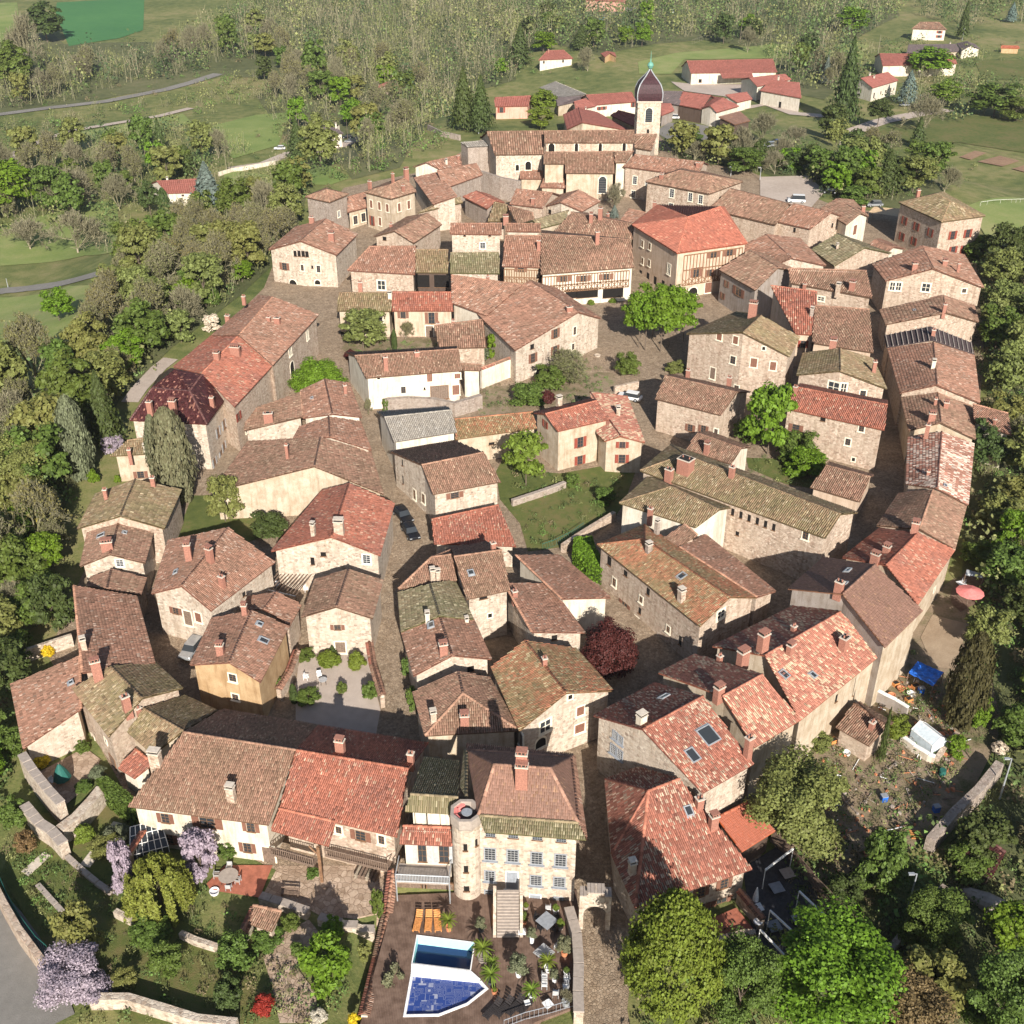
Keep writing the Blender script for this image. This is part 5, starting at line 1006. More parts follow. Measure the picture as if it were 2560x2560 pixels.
WALL('stone wall around the planted well corner of the square', '12', (770,1040,860,1020,950,1000), 1.4, .5, 'rubble')
WALL('crenellated terrace wall of the small left garden', '20', (200,1130,320,1090,560,1010), 1.8, .4, 'pale_rubble')
WALL('dark edged wall of the little green court on the left', '20', (110,1250,120,1120,130,1090), 1.0, .5, 'grey_rubble', 'slab_grey')

# gate arch between the mansion and the big right house
def gate():
    a = unp(*px('32', 500, 1190)); b = unp(*px('32', 735, 1200)); c = (a + b) / 2; L = np.hypot(*(b - a)[:2]); e = empty('gate_arch', tuple(c), 'pale stone gate arch spanning the lane beside the mansion', 'gate'); r = L * .36; h = 4.6; d = .9
    rz = math.atan2(b[1]-a[1], b[0]-a[0]); P = [(-L/2, -1), (-r, -1)] + [(-r * math.cos(t), 2.2 + r * math.sin(t)) for t in np.linspace(0, math.pi, 13)] + [(r, -1), (L/2, -1), (L/2, h)]
    T = [(L * .3, h), (L * .2, h + .35), (0, h + .6), (-L * .2, h + .35), (-L * .3, h), (-L/2, h)]; P = P + T
    bm = bmesh.new(); f = bm.faces.new([bm.verts.new((p[0], -d/2, p[1])) for p in P]); x = bmesh.ops.extrude_face_region(bm, geom=[f])
    bmesh.ops.translate(bm, verts=[v for v in x['geom'] if isinstance(v, bmesh.types.BMVert)], vec=(0, d, 0)); bmesh.ops.triangulate(bm, faces=bm.faces[:]); bmesh.ops.recalc_face_normals(bm, faces=bm.faces[:])
    me = bpy.data.meshes.new('arch'); bm.to_mesh(me); bm.free(); e.rotation_euler = (0, 0, rz); link('arch', me, MATS['pale_rubble'], e)
    for k in range(9): m = MB(); m.box((-L/2 + (k + .5) * L / 9, 0, h + (.06 if k in (0, 1, 7, 8) else .5)), (L / 9 - .03, d + .2, .14)); m.build('coping_stone', MATS['slab_grey'], e)
gate()

# ------------------------------------------------------------------ pool terrace
def ring(t, P, z): return [tuple(at_z(*px(t, P[i], P[i+1]), z)) for i in range(0, len(P), 2)]
def deck():
    z = .32; O = ring('31', (1050,960,1500,940,1932,880,2420,920,2450,1300,2440,1790,2290,1850,2100,1920,1900,2150,1500,2250,700,2250), z)
    H1 = ring('31', (1212,1262,1655,1318,1622,1535,1172,1480), z); H2 = ring('31', (1170,1545,1690,1595,1755,1668,1600,1790,1380,1875,1110,1880), z)
    # the two basins lie in one opening, with the white bridge between them
    hole = [H1[0], H1[1], H1[2], H2[1], H2[2], H2[3], H2[4], H2[5], H2[0], H1[3]]
    bm = bmesh.new(); E = []
    for Lp in (O, hole):
        vs = [bm.verts.new(p) for p in Lp]; E += [bm.edges.new((vs[i], vs[(i+1) % len(vs)])) for i in range(len(vs))]
    bmesh.ops.triangle_fill(bm, edges=E, use_beauty=True); bmesh.ops.recalc_face_normals(bm, faces=bm.faces[:])
    for f in bm.faces:
        if f.normal.z < 0: f.normal_flip()
    x = bmesh.ops.extrude_face_region(bm, geom=bm.faces[:]); bmesh.ops.translate(bm, verts=[v for v in x['geom'] if isinstance(v, bmesh.types.BMVert)], vec=(0, 0, -1.2))
    bmesh.ops.recalc_face_normals(bm, faces=bm.faces[:])
    me = bpy.data.meshes.new('deck'); bm.to_mesh(me); bm.free(); tag(link('pool_deck', me, MATS['deck_boards']), kind='structure')
    c = np.mean(hole, 0); e = empty('swimming_pool', (c[0], c[1], 0), 'open turquoise lined swimming pool beside the orange loungers', 'pool')
    def rim(parent, loop, w, z0, z1, mat, name, inner=None):
        pts_ = [np.array(p[:2]) - c[:2] for p in loop]; I = poly_inset(pts_, w); n = len(loop); m = MB()
        V = [(*p, z1) for p in pts_] + [(*p, z1) for p in I] + [(*p, z0) for p in I] + [(*p, z0) for p in pts_]
        m.add(V, [(i, (i+1) % n, n+(i+1) % n, n+i) for i in range(n)]); m.build(name, MATS['plastic_white'], parent)
        m = MB(); m.add(V, [(n+i, n+(i+1) % n, 2*n+(i+1) % n, 2*n+i) for i in range(n)]); m.build('lining', MATS[mat], parent)
        m = MB(); m.add(V, [(i, 3*n+i, 3*n+(i+1) % n, (i+1) % n) for i in range(n)]); m.build('skirt', MATS['plastic_white'], parent); return I
    I = rim(e, H1, .10, -1.9, .40, 'pool_tile', 'rim'); m = MB(); m.prism(I, -1.9, -.75); m.build('water', MATS['pool_water'], e)
    e2 = empty('covered_pool', (c[0], c[1], 0), 'fan shaped pool closed by a blue patterned cover with white rim', 'pool'); I = rim(e2, [tuple(p) for p in H2], .22, -.5, .38, 'plastic_white', 'rim')
    m = MB(); m.prism(I, -.6, .12); m.build('cover', MATS['pool_cover'], e2)
    B = [np.array(p[:2]) - c[:2] for p in (H1[3], H1[2], H2[1], H2[0])]; m = MB(); m.prism(B, -1.5, .44); m.build('bridge', MATS['plastic_white'], e)
deck()
def stairs():
    a = at_z(*px('A', 830, 1345), 3.0); b = at_z(*px('A', 815, 1700), .35); x, y = b[0], b[1]; n = 15; e = empty('stone_staircase', (x, y, .3), 'long straight stone staircase climbing to the mansion door', 'staircase'); run = (a[1] - y) / n; w = 2.0
    for i in range(n):
        m = MB(); h = 2.7 * (i + 1) / n; m.box((0, run * (i + .5), h / 2 - .2), (w, run, h + .4)); m.box((0, run * (i + .5) - .02, h + .02), (w + .04, run + .04, .05)); m.build('step', MATS['slab_grey'], e)
    for s in (-1, 1):
        m = MB(); P = [(y_, z_) for y_, z_ in ((0, -.4), (run * n, -.4), (run * n, 3.3), (0, .7))]; xx = s * (w / 2 + .22)
        m.add([(xx - .14, *p) for p in P] + [(xx + .14, *p) for p in P], [(0,1,2,3), (7,6,5,4), (0,4,5,1), (1,5,6,2), (2,6,7,3), (3,7,4,0)]); m.build('side_wall', MATS['pale_rubble'], e)
stairs()
# ------------------------------------------------------------------ trees and shrubs: unit crowns (width 1, height 1) on unit trunks
def leaf_quads(C, N, size, rng, droop=0.0, asp=1.0):
    """C: centres, N: outward directions; one small two-sided leaf clump at each"""
    m = len(C); n = N + rng.normal(0, .55, (m, 3)); n /= np.linalg.norm(n, axis=1)[:, None]
    r = rng.normal(0, 1, (m, 3)); a = np.cross(n, r); a /= np.linalg.norm(a, axis=1)[:, None]; b = np.cross(n, a)
    b[:, 2] -= droop; s = size * rng.uniform(.6, 1.35, (m, 1)); V = np.stack([C - a*s - b*s*asp, C + a*s - b*s*asp*.6, C + a*s*.8 + b*s*asp, C - a*s*.7 + b*s*asp*.8], 1).reshape(-1, 3)
    return V, np.arange(m * 4).reshape(-1, 4)
def crown(kind, n, size, seed):
    rng = np.random.default_rng(seed)
    if kind == 'broad':
        k = 46; th = rng.uniform(0, 2*np.pi, k); zz = rng.uniform(.12, .93, k); rr = .38 * np.sqrt(np.clip(1 - ((zz - .48) / .56) ** 2, .05, 1)) * rng.uniform(.45, 1.12, k)
        LC = np.stack([rr*np.cos(th), rr*np.sin(th), zz], 1); LR = rng.uniform(.06, .16, k)
        i = rng.integers(0, k, n); d = rng.normal(0, 1, (n, 3)); d /= np.linalg.norm(d, axis=1)[:, None]; d[:, 2] = np.where(d[:, 2] < -.3, -d[:, 2], d[:, 2])
        C = LC[i] + d * LR[i][:, None] * rng.uniform(.45, 1.25, (n, 1)) * [1, 1, .9]; N = d + [0, 0, .4]
    elif kind == 'dome':
        k = 70; d0 = rng.normal(0, 1, (k, 3)); d0 /= np.linalg.norm(d0, axis=1)[:, None]; d0[:, 2] = abs(d0[:, 2]); LC = d0 * [.38, .38, .62] * rng.uniform(.35, 1, (k, 1)) ** .5 + [0, 0, .22]
        i = rng.integers(0, k, n); d = rng.normal(0, 1, (n, 3)); d /= np.linalg.norm(d, axis=1)[:, None]; C = LC[i] + d * .12 * rng.uniform(.5, 1.1, (n, 1)); C[:, 2] = np.maximum(C[:, 2], .06); N = d + LC[i]
    elif kind == 'egg':
        k = 420; z = rng.random(k) ** .85; t = rng.uniform(0, 2*np.pi, k); r = .5 * np.sin(np.pi * np.clip(z * .8 + .2, 0, 1)) ** .7 * rng.uniform(.72, 1.0, k); LC = np.stack([r*np.cos(t), r*np.sin(t), z * .97], 1)
        i = rng.integers(0, k, n); C = LC[i] + rng.normal(0, 1, (n, 3)) * [.030, .030, .022]; N = np.stack([LC[i, 0] * 2, LC[i, 1] * 2, np.full(n, .5)], 1) + 1e-3
    elif kind == 'cone':
        z = rng.random(n) ** .8; k = 14; tier = np.floor(z * k) / k; fr = z * k % 1; r = .5 * (1 - z * .97) * (1 - .38 * fr) * rng.uniform(.55, 1.05, n); t = rng.uniform(0, 2*np.pi, n)
        br = 1 + .25 * np.sin(t * 7 + tier * 40); C = np.stack([r*br*np.cos(t), r*br*np.sin(t), z * .98 + .02], 1); N = np.stack([np.cos(t), np.sin(t), np.full(n, .6)], 1)
    elif kind == 'column':
        z = rng.random(n); t = rng.uniform(0, 2*np.pi, n); r = .5 * np.sin(np.pi * np.clip(z * .86 + .13, 0, 1)) ** .55 * (1 + .13 * np.sin(5*t + 9*z) + .08 * np.sin(11*t - 17*z)) * rng.uniform(.8, 1.03, n)
        C = np.stack([r*np.cos(t), r*np.sin(t), z], 1); N = np.stack([np.cos(t), np.sin(t), np.full(n, .3)], 1)
    elif kind == 'weep':
        k = 60; th = rng.uniform(0, 2*np.pi, k); rr = .46 * np.sqrt(rng.random(k)); i = rng.integers(0, k, n); s = rng.random(n)
        top = .95 - .5 * (rr / .5) ** 2; x = rr[i]*(1 + .1*s); z = top[i] - s * (.25 + .3 * rr[i] / .46); C = np.stack([x*np.cos(th[i]), x*np.sin(th[i]), np.clip(z, .02, 1)], 1) + rng.normal(0, .022, (n, 3)); N = np.stack([np.cos(th[i]), np.sin(th[i]), np.full(n, .5)], 1)
    V, Q = leaf_quads(C, N, size, rng, .5 if kind == 'weep' else 0, 1.7 if kind == 'weep' else 1.0)
    return mesh_np('crown', V, Q)
def twigs(seed, n=900, leafy=False):
    rng = np.random.default_rng(seed); segs = []
    def grow(p, d, L, r, lv):
        q = p + d * L; segs.append((p, q, r))
        if lv == 0: return
        for _ in range(rng.integers(3, 5) if lv > 1 else rng.integers(3, 5)):
            e = d + rng.normal(0, .42, 3) + np.array([0, 0, .12]); e /= np.linalg.norm(e); grow(p + d * L * rng.uniform(.45, 1), e, L * rng.uniform(.6, .82), r * .6, lv - 1)
    for _ in range(6):
        d = np.array([rng.normal(0, .42), rng.normal(0, .42), 1.]); d /= np.linalg.norm(d); grow(np.array([0, 0, .08]), d, .33, .010, 5)
    P = np.array([s[1] for s in segs]); mx = max(np.abs(P[:, :2]).max() * 2, .3); sc = np.array([1 / mx * 1.05, 1 / mx * 1.05, 1 / P[:, 2].max()])
    V = []; F = []
    for p, q, r in segs:
        p = p * sc; q = q * sc; r = max(r, .0030); d = q - p; a = np.cross(d, [0.3, .2, 1.]); a /= (np.linalg.norm(a) + 1e-9); b = np.cross(d, a); b /= (np.linalg.norm(b) + 1e-9); o = len(V)
        for c in (p, q):
            for t in range(3): V.append(c + (a * math.cos(t * 2.094) + b * math.sin(t * 2.094)) * r)
        F += [(o, o+1, o+4, o+3), (o+1, o+2, o+5, o+4), (o+2, o, o+3, o+5)]
    return mesh_np('branches', V, F), P * sc
PROTO = {}
def trunk_mesh(h, r):
    m = MB(); m.bar((0, 0, -.6), (0, 0, h), r, 0, 7, r * .6)
    for k in range(5):
        t = k * 2.4; m.bar((0, 0, h * (.72 + .05 * k)), (math.cos(t) * .2, math.sin(t) * .2, h + .22 + .03 * k), r * .5, 0, 5, r * .15)
    return m.mesh('trunk')
KINDS = {  # crown shape, leaf material, leaf count, leaf size, crown base (share of height), trunk
 'bright': ('broad', 'leaf_bright'), 'green': ('broad', 'leaf_green'), 'dark': ('broad', 'leaf_dark'), 'olive': ('broad', 'leaf_olive'), 'lime': ('broad', 'leaf_lime'), 'grey': ('broad', 'leaf_grey'),
 'purple': ('dome', 'leaf_purple'), 'red': ('dome', 'leaf_red'), 'yellow': ('dome', 'leaf_yellow'), 'wisteria': ('broad', 'leaf_wisteria'), 'white': ('broad', 'leaf_white'), 'dome': ('dome', 'leaf_bright'), 'domelime': ('dome', 'leaf_lime'), 'domegreen': ('dome', 'leaf_green'),
 'spruce': ('cone', 'leaf_dark'), 'blue': ('cone', 'leaf_blue'), 'cypress': ('column', 'leaf_grey'), 'browncypress': ('column', 'leaf_browncyp'), 'darkcypress': ('column', 'leaf_dark'), 'willow': ('weep', 'leaf_willow'), 'hornbeam': ('egg', 'leaf_lime'),
 'bare': ('twigs', 'twig'), 'budding': ('twigs', 'twig'), 'brown': ('broad', 'leaf_brown'), 'palm': ('palm', 'leaf_lime'),
}
def get_proto(kind, res, var):
    key = (kind, res, var)
    if key in PROTO: return PROTO[key]
    sh, lm = KINDS[kind]; n = (2400, 6500, 27000)[res]; sz = (.040, .025, .0108)[res]
    if sh == 'twigs':
        me, P = twigs(var + 3); me.materials.append(MATS['twig'])
        if kind == 'budding':
            rng = np.random.default_rng(var); P = P[rng.integers(0, len(P), 1500 + 1800 * res)] + rng.normal(0, .015, (1500 + 1800 * res, 3)); V, Q = leaf_quads(P, rng.normal(0, 1, P.shape), (.014, .011, .009)[res], rng); b = mesh_np('crown', V, Q); b.materials.append(MATS['leaf_bud']); PROTO[key] = [('branches', me), ('crown', b)]
        else: PROTO[key] = [('branches', me)]
        return PROTO[key]
    if sh == 'palm':
        rng = np.random.default_rng(4); V = []; F = []
        for k in range(46):
            t = rng.uniform(0, 6.28); el = rng.uniform(.1, 1.3); L = rng.uniform(.4, .6); w = .035; pr = None
            for s in range(5):
                f = s / 4; r = L * f * math.cos(el * (1 - .5 * f)); z = .42 + L * (math.sin(el) * f - .55 * f * f); c = np.array([r * math.cos(t), r * math.sin(t), z]); sd = np.array([-math.sin(t), math.cos(t), 0]) * w * (1 - .8 * abs(f - .4)); o = len(V); V += [c - sd, c + sd]
                if s: F.append((o-2, o-1, o+1, o))
        me = mesh_np('crown', V, F)
    else: me = crown(sh, n if sh != 'weep' else int(n * 1.3), sz * (.8 if sh in ('column', 'cone') else 1), var * 7 + 1)
    me.materials.append(MATS[lm]); PROTO[key] = [('crown', me)]; return PROTO[key]
TR = {}
def plant(kind, x, y, z, w, h, label, group=None, base=None, res=1, name='tree', cat=None, trunk=True, shrub=False):
    e = empty(name, (x, y, z), label, cat or ('shrub' if shrub else 'tree'), group); e.rotation_euler = (0, 0, random.uniform(0, 6.28))
    sh = KINDS[kind][0]; b = base if base is not None else {'cone': .06, 'column': .03, 'dome': .02, 'weep': .05, 'twigs': .0, 'palm': 0}.get(sh, 0 if shrub else .16)
    for nm, me in get_proto(kind, res, random.randint(0, 1) if res < 2 else 0):
        o = link(nm, me, None, e); o.scale = (w, w, h * (1 - b)); o.location = (0, 0, h * b)
    if trunk and not shrub:
        k = ('pale_bark' if sh == 'twigs' else 'bark'); 
        if k not in TR: TR[k] = trunk_mesh(1.0, .035); TR[k].materials.append(MATS[k])
        o = link('trunk', TR[k], None, e); th = h * max(b + .3, .4) if sh != 'twigs' else h * .12; o.scale = (max(w * .5, 2), max(w * .5, 2), th)
    return e
TK = 1.0
def T(kind, t, bx, by, ty, w, label, shrub=False, res=None, base=None, dz=0.0, **k):
    """tree standing at picture point (bx, by), its top reaching row ty, w picture units wide"""
    if not (base and base >= .2):                            # 'by' is the lowest visible edge of the crown: step back to the stem
        X_, Y_ = px(t, bx, by); dep = PITCH + math.atan((Y_ - 1280) / F_PX); by -= (.42 if KINDS[kind][0] not in ('cone', 'column', 'twigs') or kind == 'hornbeam' else .2) * w * math.sin(dep) ** 1.3
    p = unp(*px(t, bx, by), dz); Y = px(t, bx, ty)[1]; s = pxm(p[0], p[1], p[2] + 3); W = w / (1 if t == 'S' else K) / s
    h = max(.4, .55 * W, (top_z(p[0], p[1], Y) - p[2])); 
    if h > 2.3 * W and KINDS[kind][0] not in ('column', 'cone'): h = 2.6 * W
    if res is None: res = 2 if W * s > 150 else 1 if W * s > 45 else 0
    return plant(kind, p[0], p[1], p[2], W, h, label, res=res, shrub=shrub, base=base, name='shrub' if shrub else 'tree', **k)
# in front
T('hornbeam', '32', 1180, 2060, 975, 740, 'tall dense light green tree shading the big right hand roof')
T('bright', '33', 420, 2230, 1330, 1060, 'huge bright green tree at the bottom beside the dark terrace')
T('olive', '33', 200, 800, 20, 800, 'broad yellow green tree behind the orange roofed outbuilding', base=.05)
T('green', '33', 800, 1050, 530, 420, 'dull green bush tree right of the yellow green tree', base=.02)
T('dark', '33', 560, 1100, 850, 300, 'small dark green tree at the terrace fence corner', base=.02)
T('green', '32', 1700, 2080, 1380, 560, 'mid green tree between the tall light tree and the huge bright one', base=.05)
T('bright', '33', 1800, 1500, 1100, 420, 'bright green tree at the right edge near the bottom')
T('green', '33', 1150, 1500, 1000, 500, 'green thicket tree below the tall lamp post', base=.02)
T('green', '33', 1500, 900, 620, 380, 'shrubby green tree in front of the maroon shed roof', base=.02)
T('brown', '33', 1000, 2300, 1700, 700, 'brown green bush at the bottom right', base=.02)
T('green', '33', 1700, 2250, 1500, 700, 'dark leafy tree in the bottom right corner', base=.02)
T('willow', '30', 1225, 1200, 690, 520, 'yellow green weeping tree in the left garden')
T('wisteria', '30', 1530, 900, 500, 300, 'lilac wisteria climbing the white house front', base=.02)
T('wisteria', '30', 960, 1010, 590, 210, 'lilac wisteria over the garden wall by the glass lean-to', base=.02)
T('wisteria', '30', 600, 1900, 1440, 560, 'large pale lilac wisteria over the bottom left wall', base=.0)
T('olive', '30', 640, 1540, 1080, 380, 'bronze green tree above the big lilac wisteria', base=.02)
T('domelime', '30', 650, 600, 425, 180, 'round lime green shrub on the lawn', shrub=True)
T('green', '30', 1280, 1640, 1360, 280, 'small loose tree on the brown lawn')
T('green', '30', 1150, 1370, 1150, 330, 'low leafy bush under the weeping tree', shrub=True)
T('brown', '30', 200, 680, 500, 170, 'brownish round bush on the sloping lawn', shrub=True)
T('green', '30', 130, 480, 260, 230, 'green bush against the curved stone wall', shrub=True)
T('olive', '30', 800, 720, 560, 260, 'scrubby bush beside the stepping stones', shrub=True)
T('grey', '30', 900, 620, 470, 240, 'grey green bush by the glass lean-to', shrub=True)
T('green', '30', 1720, 720, 570, 160, 'small green tree in front of the white house')
T('green', '30', 1800, 1600, 1290, 300, 'dark green bush at the right side of the left garden', base=.02)
T('dark', '30', 1740, 1860, 1610, 230, 'dense green bush near the red leaved shrub', shrub=True)
T('olive', '30', 950, 1700, 1540, 200, 'dark bush at the lower edge of the lawn', shrub=True)
T('red', '31', 60, 1900, 1720, 200, 'round red leaved shrub near the paved path', shrub=True)
T('bright', '31', 550, 1760, 1330, 440, 'bright green bushy tree between path and tile capped wall', base=.02)
T('bright', '31', 590, 1330, 1150, 175, 'small bright green tree below the stone parapet')
T('green', '31', 920, 1160, 880, 110, 'green climber against the tile capped wall', base=.0)
T('green', '31', 260, 1260, 1110, 150, 'small green bush below the parapet', shrub=True)
T('green', '31', 100, 1400, 1290, 260, 'green bush left of the paved path', shrub=True)
T('grey', '31', 1040, 1850, 1540, 230, 'grey olive tree beside the covered pool', base=.02)
T('green', '31', 310, 1430, 1340, 110, 'small round green bush on the path', shrub=True)
T('white', '31', 480, 1950, 1860, 150, 'white flowering shrub at the bottom edge', shrub=True)
T('yellow', '31', 740, 1950, 1860, 110, 'yellow flowering shrub at the bottom edge', shrub=True)
T('olive', '31', 820, 1480, 1340, 110, 'olive bush against the tile capped wall', shrub=True)
T('green', '31', 430, 850, 770, 110, 'low plants at the foot of the courtyard post', shrub=True)
T('domegreen', '30', 640, 210, 110, 170, 'dark green planting bed on the bastion terrace', shrub=True)
T('grey', '30', 750, 110, 10, 150, 'grey spiky plant beside the bastion terrace', shrub=True)
T('yellow', '20', 300, 1960, 1830, 200, 'yellow green bush at the rim of the bastion terrace', shrub=True)
# middle
T('purple', '22', 735, 1340, 790, 510, 'large dark purple leaved tree among the roofs', base=.0)
T('spruce', '21', 580, 1105, 1010, 110, 'small conifer beside the courtyard door', trunk=False)
T('domelime', '21', 765, 1220, 1050, 160, 'lime green shrub at the gravel courtyard corner', shrub=True)
T('domelime', '21', 550, 1200, 1095, 220, 'clipped green shrub block in the gravel courtyard', shrub=True)
T('green', '21', 380, 1150, 1040, 150, 'green shrub left of the courtyard door', shrub=True)
T('green', '21', 175, 1380, 1260, 100, 'green bush behind the tile capped wall', shrub=True)
T('darkcypress', '21', 290, 1450, 1300, 60, 'slim column shrub in the courtyard', trunk=False)
T('green', '21', 400, 1480, 1350, 200, 'tangled dark bush in the courtyard shade', shrub=True)
T('green', '21', 650, 1390, 1290, 90, 'young shrub on the courtyard gravel', shrub=True)
T('green', '21', 860, 1440, 1290, 130, 'leafy bush inside the courtyard wall', shrub=True)
T('green', '21', 1140, 1260, 1110, 90, 'climber strip along the cobbled lane', shrub=True); T('green', '21', 1190, 1530, 1330, 110, 'ivy clump at the lane end by the hipped house', shrub=True)
for i, (bx, by, ty, w) in enumerate([(1003,715,300,300),(1120,725,270,330),(955,695,280,270),(1180,690,240,330),(1290,650,290,260),(1060,610,215,300)]):
    T('bright', '12', bx, by, ty, w, ['leftmost front plane tree of the clipped grove on the square','centre front plane tree of the clipped grove on the square','rear left plane tree of the clipped grove on the square','rear plane tree right of centre in the grove on the square','rightmost plane tree of the clipped grove on the square','hindmost plane tree of the clipped grove on the square'][i], base=.36, res=1, group='trees grouped on the square')
T('lime', '12', 105, 1735, 1350, 350, 'round lime green tree in front of the pale yellow house', base=.25)
T('green', '12', 455, 1760, 1650, 120, 'dark shrub at the end of the garden wall', shrub=True)
T('green', '12', 700, 1900, 1760, 170, 'leafy shrub in the vegetable garden', shrub=True)
T('green', '12', 860, 930, 730, 200, 'green shrub behind the stone planter on the square', base=.02)
T('budding', '12', 450, 960, 760, 460, 'wide half bare tree below the white gabled house')
T('green', '12', 280, 1030, 830, 260, 'green bush under the half bare tree', shrub=True)
T('green', '12', 130, 1170, 1010, 300, 'dark green hedge bush behind the yellow house', shrub=True)
T('purple', '12', 270, 1130, 1010, 130, 'maroon bush behind the yellow house', shrub=True)
T('olive', '12', 1235, 900, 800, 160, 'olive coloured bush left of the balcony house', shrub=True)
T('domelime', '12', 595, 378, 325, 65, 'left clipped ball before the market house', shrub=True); T('domelime', '12', 760, 362, 315, 75, 'right clipped ball before the market house', shrub=True)
T('bright', 'B', 960, 600, 30, 430, 'big bright green tree between the two stone houses', base=.1)
T('green', 'B', 1180, 640, 370, 330, 'green tree against the red roofed stone house', base=.02)
T('bright', 'B', 1230, 740, 530, 360, 'bright shrubbery above the long timber gallery house', shrub=True)
T('green', 'B', 800, 470, 280, 230, 'green tree by the lichen edged roof', base=.05); T('olive', 'B', 700, 260, 120, 130, 'ivy clump on the gable of the lichen edged house', shrub=True)
T('dome', '11', 485, 1150, 735, 480, 'large bright green domed tree beside the curved house')
T('olive', '11', 810, 745, 420, 370, 'wide olive green tree in front of the cream houses', base=.15)
T('darkcypress', '11', 1048, 720, 555, 42, 'thin dark cypress before the cream houses', trunk=False)
T('budding', '11', 1130, 640, 490, 160, 'small sparse espalier tree on the cream wall')
T('purple', '11', 720, 800, 700, 130, 'dark red bush at the street corner', shrub=True)
T('grey', '11', 1670, 810, 680, 200, 'grey green shrub under the ivy wall', shrub=True)
T('bright', '11', 1790, 790, 590, 110, 'vivid green ivy on the wall of the gabled house', shrub=True)
T('green', '11', 980, 1200, 1080, 60, 'ivy on the end of the ruined wall', shrub=True); T('budding', '11', 850, 1210, 1070, 90, 'small rose bush at the white house corner', shrub=True)
T('cypress', '10', 1355, 1880, 1155, 300, 'broad grey green cypress before the maroon roofed manor', trunk=False)
T('cypress', '10', 1215, 1720, 1205, 140, 'slim grey green cypress left of the broad one', trunk=False)
T('cypress', '10', 620, 1700, 1060, 230, 'leaning grey green cypress left of the cream cottage')
T('olive', '10', 190, 1990, 1400, 560, 'large yellow green tree at the left edge', base=.1)
T('dome', '10', 710, 1730, 1600, 112, 'clipped egg shaped topiary by the cream cottage', shrub=True); T('dome', '10', 890, 1725, 1645, 62, 'small clipped ball by the white gate', shrub=True)
T('wisteria', '10', 850, 1500, 1365, 190, 'lilac wisteria behind the cream cottage', base=.02)
T('bright', '10', 450, 520, 250, 250, 'round green tree alone in the left meadow')
T('bright', '10', 960, 930, 595, 350, 'big bright green tree left of the long curved house')
T('bright', '10', 1100, 700, 480, 280, 'bright green tree behind the big one on the left slope')
T('olive', '10', 1370, 680, 420, 250, 'dense olive coloured tree close to the curved house', base=.02)
T('bright', '10', 1400, 430, 180, 280, 'leafy green tree on the slope above the curved house')
T('green', '10', 1600, 390, 230, 150, 'small dark green tree beside the rampart path', base=.02)
T('green', '10', 1540, 260, 20, 260, 'mid green tree on the slope near the pool house'); T('bright', '10', 1830, 220, 40, 200, 'fresh green tree beside the gabled house at the west edge')
T('white', '10', 1610, 590, 450, 150, 'white blossoming bush by the curved roof', shrub=True)
T('bright', '10', 390, 1370, 1190, 230, 'bright green tree above the yellow green one'); T('dark', '10', 380, 1700, 1350, 360, 'dark spreading tree left of the leaning cypress'); T('spruce', '10', 820, 1440, 870, 330, 'dark spruce on the slope left of the manor')
T('dark', '20', 420, 970, 510, 370, 'dense dark green tree left of the dark red roof', base=.05)
T('bare', '20', 120, 900, 520, 330, 'bare grey tree left of the dark green one')
T('yellow', '20', 370, 1115, 1000, 115, 'bright yellow round shrub in the small court', shrub=True); T('yellow', '20', 290, 180, 35, 130, 'pale yellow flowering shrub in the left gardens', shrub=True)
T('green', '20', 190, 1150, 920, 190, 'young green tree in the small court'); T('green', '20', 250, 560, 230, 300, 'leafy tree in the left gardens', base=.02); T('dark', '20', 60, 440, 160, 260, 'dark tree at the left edge by the gravel drive', base=.02)
T('green', '20', 80, 1900, 1650, 260, 'dark green tree at the left edge below the barn', base=.02); T('brown', '20', 280, 1900, 1800, 200, 'rust tinged bush below the barn wall', shrub=True)
T('green', '20', 630, 1830, 1740, 120, 'grey leaved plant beside the barn', shrub=True)
T('dark', '21', 100, 230, 10, 300, 'dark green tree between the long roofs', base=.02); T('olive', '11', -230, 2060, 1680, 300, 'olive tree in the small garden behind the bright red roof', base=.1)
T('browncypress', '23', 1440, 1640, 925, 290, 'tall dark olive cypress below the east rampart', trunk=False)
T('bright', '23', 1570, 1700, 1420, 180, 'bright green tree right of the tall olive cypress'); T('bright', '23', 1410, 1890, 1700, 160, 'bright green bush by the greenhouse plot', shrub=True)
T('white', '23', 1735, 1850, 1745, 130, 'white flowering shrub at the east gardens', shrub=True); T('lime', '23', 960, 1760, 1560, 200, 'lime green tree behind the garden hut'); T('olive', '23', 380, 1830, 1690, 220, 'shrub at the rampart foot', shrub=True)
T('bright', '23', 1800, 400, 10, 330, 'tall bright green tree right of the pink parasol', base=.1); T('green', '23', 1560, 450, 230, 280, 'green hedge tree above the pink parasol', base=.02); T('spruce', '23', 840, 1900, 1480, 90, 'thin dead looking conifer by the stone wall')
